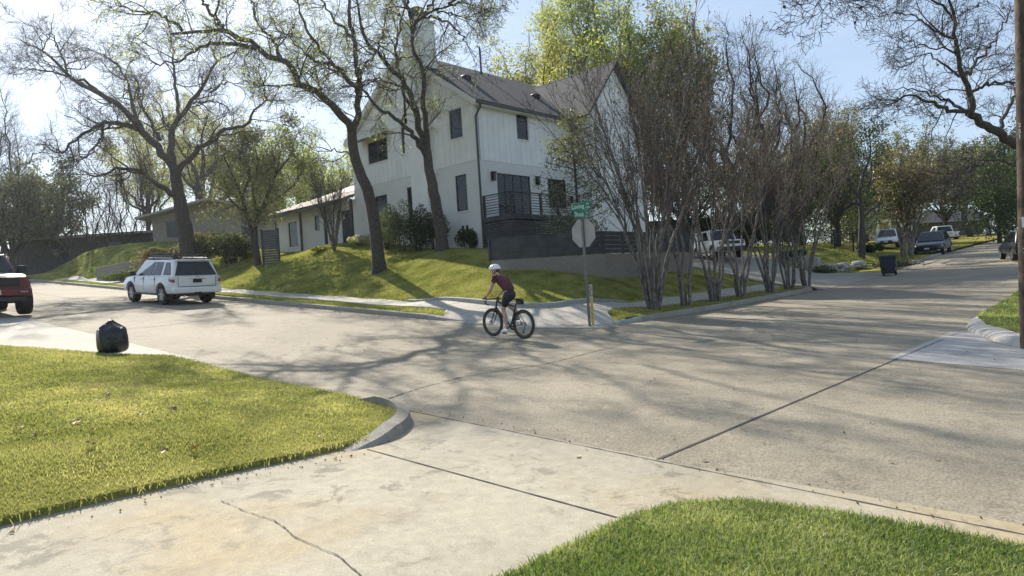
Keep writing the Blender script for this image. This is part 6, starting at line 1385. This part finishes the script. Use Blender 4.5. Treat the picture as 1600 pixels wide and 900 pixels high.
# mid-distance trees along the side street
back(1255, 125, 58, 5.5, 'broad brown twiggy tree behind the iron fence', M['leaf_bronze'], per=2.0, size=.09, nl=12, fork=.18, d2=2.2, d3=2.2, zb=2.8)
back(1310, 150, 64, 5.0, 'olive topped tree behind the right end of the iron fence', M['leaf_olive'], per=4.5, size=.10, nl=12, fork=.2, zb=3.0)
back(1355, 195, 70, 4.5, 'dark rounded tree over the white crossover', M['leaf_dark'], per=6, size=.11, nl=10, fork=.3, zb=3.4, tw='darktwig')
back(1425, 190, 92, 6.5, 'wide grey green tree above the far end of the side street', M['leaf_olive'], per=5, size=.14, nl=12, fork=.25, zb=3.5)
back(1480, 215, 96, 6, 'dull green tree behind the white pickup', M['leaf_mid'], per=5, size=.14, nl=12, fork=.25, zb=3.5)
back(1517, 215, 84, 5, 'tree with a straight pale trunk on the far lawn', M['leaf_olive'], per=4, size=.14, nl=9, fork=.42, zb=3.6, r0=.36)
back(1570, 200, 92, 7, 'green tree behind the dark car at the right edge', M['leaf_mid'], per=6, size=.15, nl=12, fork=.2, zb=3.6)
back(1640, 180, 80, 7, 'tall dark tree at the right edge beyond the pole', M['leaf_dark'], per=6, size=.15, nl=12, fork=.2, zb=3.4)
p = at(1562, 372, 58); cone_tree('cedar_tree', (p[0], p[1], float(zr(p[0], p[1]))), 6.6, 2.6, 'dark green cedar with drooping sprays left of the wooden pole', M['leaf_dark'], 9000, .10, .2, wob=.5)
p = at(1600, 378, 62); cone_tree('cedar_tree', (p[0], p[1], float(zr(p[0], p[1]))), 7.5, 3.2, 'second dark cedar, half hidden by the wooden pole', M['leaf_dark'], 9000, .10, .2, wob=.5)
# twin crepe myrtles with golden tops by the dark wagon
for (px, h, lab) in ((1412, 7.6, 'golden topped crepe myrtle, left one of the pair before the bins'), (1424, 6.8, 'golden topped crepe myrtle, right one of the pair before the bins')):
    p = at(px, 399, 47); b0 = np.array([p[0], max(p[1], .9), 0]); b0[2] = hzf(b0[0], b0[1])-.1; limbs = []
    for k in range(6):
        a = 2*np.pi*(k+rng.random()*.6)/6; f = rng.uniform(.4, 1); P = spline([b0, b0+np.array([np.cos(a)*.35*f, np.sin(a)*.35*f, h*.25]), b0+np.array([np.cos(a)*1.1*f, np.sin(a)*1.1*f, h*.55]), b0+np.array([np.cos(a)*2.1*f, np.sin(a)*2.1*f, h*.9])], 14); P[1:-1] += rng.normal(size=(12, 3))*.05; limbs.append((P, np.linspace(.10, .015, 14)))
    finish_tree('crepe_myrtle', tuple(b0), lab, limbs, [dict(dens=2, l0=1, l1=2, ang=(20, 50), crook=.15, up=.15, K=6, rk=.01, t0=.35), dict(dens=2.4, l0=.5, l1=1.1, ang=(20, 55), crook=.15, up=.1, K=4, rk=.01)], M['crepe'], M['crepetwig'], [('foliage', M['leaf_bronze'], 4.2, .075, .14)], 'crepe myrtles by the dark wagon')
# dark tree with angled limb by the iron fence
p = at(1345, 395, 46); b0 = np.array([p[0], p[1], hzf(p[0], p[1])-.1]); q = lambda a, c: np.array(at(a, c, 46))
lim = [(spline([b0, q(1346, 360), q(1346, 335), q(1342, 300)], 14), np.linspace(.26, .12, 14)), (spline([q(1346, 342), q(1358, 330), q(1372, 320), q(1380, 300)], 12), np.linspace(.14, .04, 12)), (spline([q(1343, 310), q(1330, 290), q(1322, 260), q(1318, 235)], 12), np.linspace(.12, .03, 12)), (spline([q(1342, 300), q(1350, 270), q(1360, 240), q(1358, 210)], 12), np.linspace(.11, .03, 12)), (spline([q(1344, 320), q(1318, 312), q(1295, 290), q(1282, 270)], 12), np.linspace(.10, .03, 12))]
finish_tree('live_oak_tree', tuple(b0), 'dark live oak with an angled limb beside the navy screen', lim, [dict(dens=2, l0=1, l1=2.4, ang=(30, 70), crook=.25, up=.05, K=6, rk=.014, skip=1), dict(dens=2.4, l0=.5, l1=1.1, ang=(30, 65), crook=.2, K=4, rk=.012)], M['bark'], M['darktwig'], [('foliage', M['leaf_dark'], 9, .085, .2)])
# left side: evergreen mass, bare poles, greening trees behind the oak
G2 = 'trees on the left skyline'
back(18, 252, 60, 5.0, 'dense olive tree at the left edge behind the red pickup', M['leaf_olive'], per=6, size=.13, nl=11, fork=.12, zb=5.5, grp=G2)
back(80, 250, 66, 4.6, 'rounded evergreen left of the bare thicket', M['leaf_mid'], per=7, size=.13, nl=11, fork=.1, zb=5.8, grp=G2)
back(-10, 110, 62, 5.5, 'bare purple twigged tree at the left edge', M['leaf_bronze'], per=0, nl=9, fork=.25, zb=5.5, d2=2.4, d3=2.2, tw='darktwig', grp=G2)
for k, (px, top) in enumerate(((112, 245), (140, 250), (168, 232), (196, 240), (224, 215))):
    back(px, top, 59+1.2*k, 2.4, ['bare slim sapling at the left end of the thicket', 'bare slim sapling second in the thicket', 'bare slim sapling in the middle of the thicket', 'bare slim sapling left of the oak\'s lowest limb', 'tallest bare sapling of the thicket, next to the great oak'][k], None, 'bare_sapling', per=0, nl=7, fork=.15, zb=5.6, r0=.10, d2=2.0, d3=2.2, grp='bare saplings behind the brown house')
back(235, 130, 74, 5.0, 'yellow green tree behind the great oak, left one', M['leaf_yellow'], per=5, size=.11, nl=10, zb=6, grp=G2)
back(330, 120, 70, 5.5, 'yellow green tree behind the great oak, right one', M['leaf_yellow'], per=5, size=.11, nl=10, zb=6, grp=G2)
p = at(313, 308, 60); q = lambda a, c: np.array(at(a, c, 60))
lim = [(spline([np.array([p[0], p[1], 5.5]), q(313, 308), q(313, 288)], 14), np.linspace(.5, .4, 14)), (spline([q(313, 290), q(330, 262), q(352, 240), q(375, 225)], 12), np.linspace(.22, .05, 12)), (spline([q(312, 290), q(303, 262), q(285, 240), q(272, 215)], 12), np.linspace(.22, .05, 12)), (spline([q(313, 290), q(318, 250), q(315, 215), q(325, 180)], 12), np.linspace(.2, .05, 12)), (spline([q(310, 300), q(292, 285), q(280, 268), q(262, 258)], 12), np.linspace(.14, .04, 12))]
finish_tree('oak_tree', (p[0], p[1], 5.5), 'second bare oak behind the brown house roof', lim, [dict(dens=1.2, l0=1.5, l1=3.2, ang=(25, 60), crook=.25, up=.1, K=7, rk=.016, skip=1, S=4), dict(dens=2.0, l0=.8, l1=1.6, ang=(25, 60), crook=.2, up=.05, K=5, rk=.012)], M['bark'], M['twig'], [('foliage', M['leaf_yellow'], 1.2, .08, .2)])
p = at(401, 395, 41); b0 = np.array([p[0], p[1], hzf(p[0], p[1])-.1]); q = lambda a, c, d=41: np.array(at(a, c, d))
lim = [(spline([b0, q(392, 360), q(386, 335), q(375, 300), q(362, 270), q(350, 245)], 16), np.linspace(.17, .04, 16)), (spline([b0+[.12, -.05, 0], q(398, 365), q(404, 335), q(418, 305), q(432, 270), q(438, 235)], 16), np.linspace(.16, .04, 16)), (spline([q(386, 335), q(366, 318), q(352, 300), q(345, 285)], 12), np.linspace(.09, .02, 12)), (spline([q(404, 338), q(395, 300), q(402, 260), q(396, 215)], 12), np.linspace(.09, .02, 12)), (spline([q(410, 325), q(440, 305), q(462, 285), q(478, 255)], 12), np.linspace(.08, .02, 12)), (spline([q(378, 310), q(390, 270), q(378, 235), q(385, 205)], 12), np.linspace(.09, .02, 12)), (spline([q(430, 275), q(455, 240), q(462, 215), q(470, 200)], 12), np.linspace(.07, .02, 12))]
finish_tree('live_oak_tree', tuple(b0), 'grey green live oak with two pale stems beside the slatted gate', lim, [dict(dens=2.0, l0=1, l1=2.2, ang=(30, 70), crook=.25, up=.05, K=6, rk=.014, t0=.3), dict(dens=2.2, l0=.5, l1=1.2, ang=(30, 65), crook=.2, K=4, rk=.012)], M['bark'], M['twig'], [('foliage', M['leaf_olive'], 20, .075, .26)])
# more crowns close the skyline behind the low wing
back(455, 185, 66, 5.5, 'pale greening tree over the low wing roof', M['leaf_spring'], per=5, size=.11, nl=10, zb=5, grp=G2)
back(520, 195, 62, 4.5, 'hazy green tree behind the junction of wing and gable', M['leaf_spring'], per=5, size=.11, nl=9, zb=5, grp=G2)
back(395, 200, 72, 5, 'olive tree behind the two-stemmed live oak', M['leaf_olive'], per=4, size=.12, nl=10, zb=5.5, grp=G2)
# small crepe myrtle by the front door
p = at(522, 383, 37.2); b0 = np.array([p[0], p[1], hzf(p[0], p[1])-.08]); limbs = []
for k in range(10):
    a = 2*np.pi*(k+rng.random()*.5)/10; f = rng.uniform(.4, 1); P = spline([b0, b0+np.array([np.cos(a)*.3*f, np.sin(a)*.3*f, .9]), b0+np.array([np.cos(a)*.9*f, np.sin(a)*.9*f, 2.4]), b0+np.array([np.cos(a)*1.5*f, np.sin(a)*1.5*f, rng.uniform(3.6, 4.8)])], 14); P[1:-1] += rng.normal(size=(12, 3))*.04; limbs.append((P, np.linspace(.055, .012, 14)))
finish_tree('crepe_myrtle', tuple(b0), 'small bare crepe myrtle by the front door of the low wing', limbs, [dict(dens=2, l0=.8, l1=1.8, ang=(15, 45), crook=.12, up=.2, K=6, rk=.009, t0=.3), dict(dens=2.2, l0=.4, l1=.9, ang=(20, 50), crook=.1, up=.1, K=4, rk=.009)], M['crepe'], M['crepetwig'], [('foliage', M['leaf_spring'], .25, .035, .05)])
# shrubs
def shrub(px, py, D, rx, ry, h, label, lm, n, size, **k):
    p = at(px, py, D); return bush(k.pop('name', 'shrub'), (p[0], p[1], gz_(p[0], p[1])-.08), rx, ry, h, label, lm, n, size, **k)
S = 'shrubs along the white house'
shrub(628, 392, 34.5, 1.3, 1.2, 2.7, 'tall glossy shrub with sunlit top right of the leaning elm', M['leaf_mid'], 3800, .055, group=S)
shrub(655, 396, 33.8, .9, 1.0, 2.3, 'dark clipped shrub between the two elms, below the tall one', M['leaf_dark'], 3400, .05, group=S)
shrub(680, 394, 33.6, .8, .9, 2.1, 'dark leafy shrub behind the forked elm', M['leaf_dark'], 2800, .05, group=S)
shrub(606, 388, 35.5, .8, .9, 1.6, 'low shrub hidden behind the leaning elm\'s trunk', M['leaf_mid'], 1800, .05, group=S)
shrub(730, 388, 33.2, .85, .45, 1.15, 'low dark ivy-like hedge against the house corner', M['leaf_dark'], 3200, .045, group=S)
shrub(565, 383, 37.5, .8, .5, .75, 'low pale flowering plants by the porch post', M['leaf_spring'], 1300, .05, lm2=leaf('white_petal', (.5, .48, .4), (.7, .66, .6), .3), f2=.7)
shrub(505, 386, 38, .9, .5, .42, 'low yellow green border plants under the wing wall', M['leaf_yellow'], 1500, .05)
shrub(265, 408, 43.5, 2.3, 1.5, 2.4, 'pink tipped shrub left of the great oak\'s trunk', M['leaf_mid'], 7000, .075, lm2=M['leaf_red'], f2=.45, group='red tip shrubs by the oak')
shrub(330, 402, 44, 1.9, 1.3, 2.8, 'red tipped shrub right of the great oak\'s trunk', M['leaf_mid'], 6500, .075, lm2=M['leaf_red'], f2=.5, group='red tip shrubs by the oak')
shrub(362, 402, 43, 2.0, 1.3, 2.3, 'dark leafy shrub between the red tips and the live oak', M['leaf_dark'], 6000, .075, lm2=M['leaf_olive'], f2=.5)
shrub(205, 424, 46, 2.2, .9, .9, 'low ground cover shrub spilling over the stub wall', M['leaf_mid'], 2200, .06)
for k, (px, py, D, h, lm) in enumerate(((-8, 396, 64, 2.6, 'leaf_mid'), (38, 398, 66, 3.4, 'leaf_olive'), (84, 388, 66, 3.0, 'leaf_mid'), (135, 380, 68, 1.8, 'leaf_dark'))):
    shrub(px, py, D, 2.3, 1.8, h, ['dark shrub behind the roof of the red pickup', 'mid green tall shrub at the crest of the far bank', 'dark glossy shrub right of the mid green one on the crest', 'dark shrub before the shaded wall of the brown house'][k], M[lm], 3400, .10, group='shrubs on the far bank')
shrub(1290, 412, 40, 1.6, .6, .5, 'ivy ground cover spilling over the tan wall', M['leaf_mid'], 1800, .06)
shrub(1240, 395, 43, 1.8, .8, .8, 'dark planting under the iron fence', M['leaf_dark'], 2000, .07)
shrub(1360, 388, 52, 1.0, .9, .9, 'rounded dark shrub left of the white crossover', M['leaf_dark'], 1500, .07)
shrub(1180, 380, 50, 2.6, 1.4, 3.2, 'dark evergreen hedge behind the boxy off-roader', M['leaf_dark'], 4500, .10)
shrub(1130, 372, 53, 2.6, 1.4, 3.6, 'dark evergreen hedge left of the other hedge by the carport', M['leaf_dark'], 4500, .10)
shrub(1220, 378, 54, 2.6, 1.6, 3.0, 'mid green hedge behind the iron fence', M['leaf_mid'], 4500, .10)
for k, (px, D, h, lm, lab) in enumerate(((1195, 62, 6.5, 'leaf_dark', 'tall dark evergreen behind the left half of the iron fence'), (1250, 66, 7.0, 'leaf_dark', 'tall dark evergreen behind the middle of the iron fence'), (1300, 70, 7.5, 'leaf_mid', 'tall mid green evergreen behind the right half of the iron fence'), (1335, 76, 6.0, 'leaf_dark', 'dark evergreen left of the cream house'))):
    p = at(px, 372, D); cone_tree('evergreen_tree', (p[0], p[1], 2.9), h, 4.2, lab, M[lm], 8000, .11, .14, wob=.5, low=.02, group='evergreens behind the iron fence')
for k, (s_, t_, h, sp_, lab) in enumerate(((33, 20, 9.5, 5.5, 'broad live oak shading the side driveway, nearest the white house'), (40, 17, 9, 5, 'broad live oak shading the iron fence lawn'), (46, 12, 8.5, 4.5, 'live oak in the yard beside the cream house'))):
    auto_tree('live_oak_tree', (s_, t_, hzf(s_, t_)), h, sp_, lab, M['bark'], M['darktwig'], [('foliage', M['leaf_dark'], 5, .10, .3)], r0=.3, fork=.25, nl=11, dens2=1.8, dens3=2.0, tlen=(.7, 1.4))
# pile of cut branches by the kerb
p = at(1400, 416, 40); t = empty('brush_pile', (p[0], p[1], hzf(p[0], max(p[1], .3))), 0, 'heap of cut branches lying at the kerb behind the blue bin', 'brush pile')
n = 70; s = rng.normal(size=(n, 3))*np.array([1.3, .5, .1])+[0, 0, .15]; d = _n(rng.normal(size=(n, 3))*np.array([1, .6, .15])); P = np.stack([s, s+d*.5+rng.normal(size=(n, 3))*.05, s+d*1.0], 1); P[:, :, 2] = np.abs(P[:, :, 2]); V, F = tubes(P, np.tile([.025, .018, .008], (n, 1)), 4); mesh_np('branches', V, F, M['twig'], t); leaf_mesh('dead_leaves', np.abs(rng.normal(size=(500, 3)))*np.array([1.0, .4, .2])*np.sign(rng.normal(size=(500, 3)))*np.array([1, 1, 0])+np.c_[np.zeros((500, 2)), rng.random(500)*.35], .07, M['leaf_dark'], t)

# ------------------------------------------------------------------ far houses
def house_box(name, label, base, rz, w, d, h, roof_h, wallm, roofm, ov=.5, wins=(), flat=False, front=False):
    t = empty(name, base, rz, label, 'house'); b = MB(); b.box(-w/2, w/2, 0, d, -2, h); b.build('wall', wallm, t)
    b = MB(); a = w/2+ov
    if front:
        slab(b, [(-a, -ov*1.6, h-.1), (0, -ov*1.6, h+roof_h), (0, d+ov, h+roof_h), (-a, d+ov, h-.1)], .18); slab(b, [(a, -ov*1.6, h-.1), (a, d+ov, h-.1), (0, d+ov, h+roof_h), (0, -ov*1.6, h+roof_h)], .18)
        for y in (0, d-.2): b.add([(-w/2, y, h-.01), (w/2, y, h-.01), (0, y, h+roof_h-.25), (-w/2, y+.2, h-.01), (w/2, y+.2, h-.01), (0, y+.2, h+roof_h-.25)], [(0, 1, 2), (3, 5, 4), (0, 2, 5, 3), (1, 4, 5, 2)], 1)
    elif flat: b.hexa([(-a, -ov, h-.02), (a, -ov, h-.02), (a, d+ov, h+roof_h), (-a, d+ov, h+roof_h), (-a, -ov, h+.18), (a, -ov, h+.18), (a, d+ov, h+roof_h+.2), (-a, d+ov, h+roof_h+.2)])
    else:
        slab(b, [(-a, -ov, h-.15), (a, -ov, h-.15), (a, d/2, h+roof_h), (-a, d/2, h+roof_h)], .16); slab(b, [(-a, d+ov, h-.15), (-a, d/2, h+roof_h), (a, d/2, h+roof_h), (a, d+ov, h-.15)], .16)
        for x in (-w/2, w/2-.2): b.add([(x, 0, h-.01), (x, d, h-.01), (x, d/2, h+roof_h-.2), (x+.2, 0, h-.01), (x+.2, d, h-.01), (x+.2, d/2, h+roof_h-.2)], [(0, 1, 2), (3, 5, 4), (0, 2, 5, 3), (1, 4, 5, 2)])
    b.build('roof', [roofm, wallm], t)
    for (x0, x1, z0, z1) in wins:
        b = MB(); b.box(x0-.06, x1+.06, -.05, .0, z0-.06, z1+.06); f = b.build('window', M['frame'], t); b = MB(); b.box(x0, x1, -.065, -.052, z0, z1); b.build('pane', M['glass'], f)
    return t
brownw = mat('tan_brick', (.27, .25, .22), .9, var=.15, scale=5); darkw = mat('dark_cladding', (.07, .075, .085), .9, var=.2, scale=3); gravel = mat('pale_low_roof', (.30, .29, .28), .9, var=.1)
p = at(337, 388, 58); house_box('ranch_house', 'low tan ranch house with broad gable roof behind the great oak', (p[0], p[1], 6.0), R_(-47), 10.6, 9, 3.0, 1.15, brownw, gravel, .8, [(-4.0, -2.2, 1.2, 2.5), (2.4, 3.6, .2, 2.1)], front=True)
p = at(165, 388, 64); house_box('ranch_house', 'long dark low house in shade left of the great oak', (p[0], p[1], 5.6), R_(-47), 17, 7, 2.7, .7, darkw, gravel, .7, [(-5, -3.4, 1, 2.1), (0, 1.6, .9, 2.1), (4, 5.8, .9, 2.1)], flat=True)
p = at(1372, 372, 90); t = house_box('far_house', 'cream two-storey house with white porch columns far up the side street', (p[0], p[1], 3.4), R_(-60), 7, 8, 6, 2, mat('cream_render', (.55, .49, .36), .8, var=.06), M['roof2'], .4, [(-2.6, -1.7, .4, 2.4), (-2.6, -1.7, 3.6, 4.9), (1.6, 2.6, 3.6, 4.9)])
b = MB()
for x in (-.6, .8, 2.2, 3.3): b.box(x, x+.26, -2.0, -1.74, 0, 2.9)
b.box(-.8, 3.9, -2.2, -.052, 2.9, 3.1); b.build('porch', M['trimw'], t)
p = at(1455, 366, 104); house_box('far_house', 'dark stone house under the trees behind the white pickup', (p[0], p[1], 3.6), R_(-40), 20, 9, 3.2, 2.2, mat('dark_stone', (.13, .12, .11), .9, var=.4, scale=2), M['roof'], .5, [(-6, -4, .8, 2.2), (2, 4.5, .8, 2.2)])
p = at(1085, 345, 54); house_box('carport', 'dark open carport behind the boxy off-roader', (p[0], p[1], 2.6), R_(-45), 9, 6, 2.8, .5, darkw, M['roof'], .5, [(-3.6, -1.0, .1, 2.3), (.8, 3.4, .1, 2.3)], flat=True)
# slatted gate beside the low wing; stub wall at the neighbour's path
p, q = at(411, 398, 40), at(436, 396, 39.6); t = empty('slatted_gate', (p[0], p[1], hzf(p[0], p[1])), 0, 'tall dark slatted gate at the left end of the low wing', 'gate'); v = Vector((q[0]-p[0], q[1]-p[1], 0)); b = MB()
for k in range(14): b.beam((0, 0, .12+k*.145), (v.x, v.y, .12+k*.145), .03, .125)
b.build('slats', M['wood'], t); b = MB(); b.beam((0, 0, -.2), (0, 0, 2.15), .1, .1); b.build('gate_post', M['wood'], t); b = MB(); b.beam((v.x, v.y, -.2), (v.x, v.y, 2.15), .1, .1); b.build('gate_post', M['wood'], t)
p, q = at(150, 421, 49), at(222, 407, 46.5); b = MB(); b.hexa([(x, y, z) for z in (3.4,) for x, y in ((p[0], p[1]), (q[0], q[1]), (q[0]+.2, q[1]+.25), (p[0]+.2, p[1]+.25))]+[(p[0], p[1], p[2]+.12), (q[0], q[1], q[2]+.12), (q[0]+.2, q[1]+.25, q[2]+.12), (p[0]+.2, p[1]+.25, p[2]+.12)]); setp(b.build('garden_wall', M['stucco'], bevel=.03), 'short concrete stub wall on the bank left of the white wagon', 'wall')


# ------------------------------------------------------------------ thin haze volume added for the lens veil and glow towards the sun
b = MB(); b.box(-300, 300, -300, 300, -3.5, 40); hz_o = b.build('haze', bpy.data.materials.new('air'), None); am = hz_o.data.materials[0]; am.use_nodes = True; am.node_tree.nodes.clear()
vo = am.node_tree.nodes.new('ShaderNodeOutputMaterial'); vp = am.node_tree.nodes.new('ShaderNodeVolumePrincipled'); vp.inputs['Color'].default_value = (.86, .93, 1, 1); vp.inputs['Density'].default_value = .0003; vp.inputs['Anisotropy'].default_value = .72
am.node_tree.links.new(vp.outputs[0], vo.inputs['Volume']); setp(hz_o, 'thin pale haze added to veil the street', None, None, 'stuff')
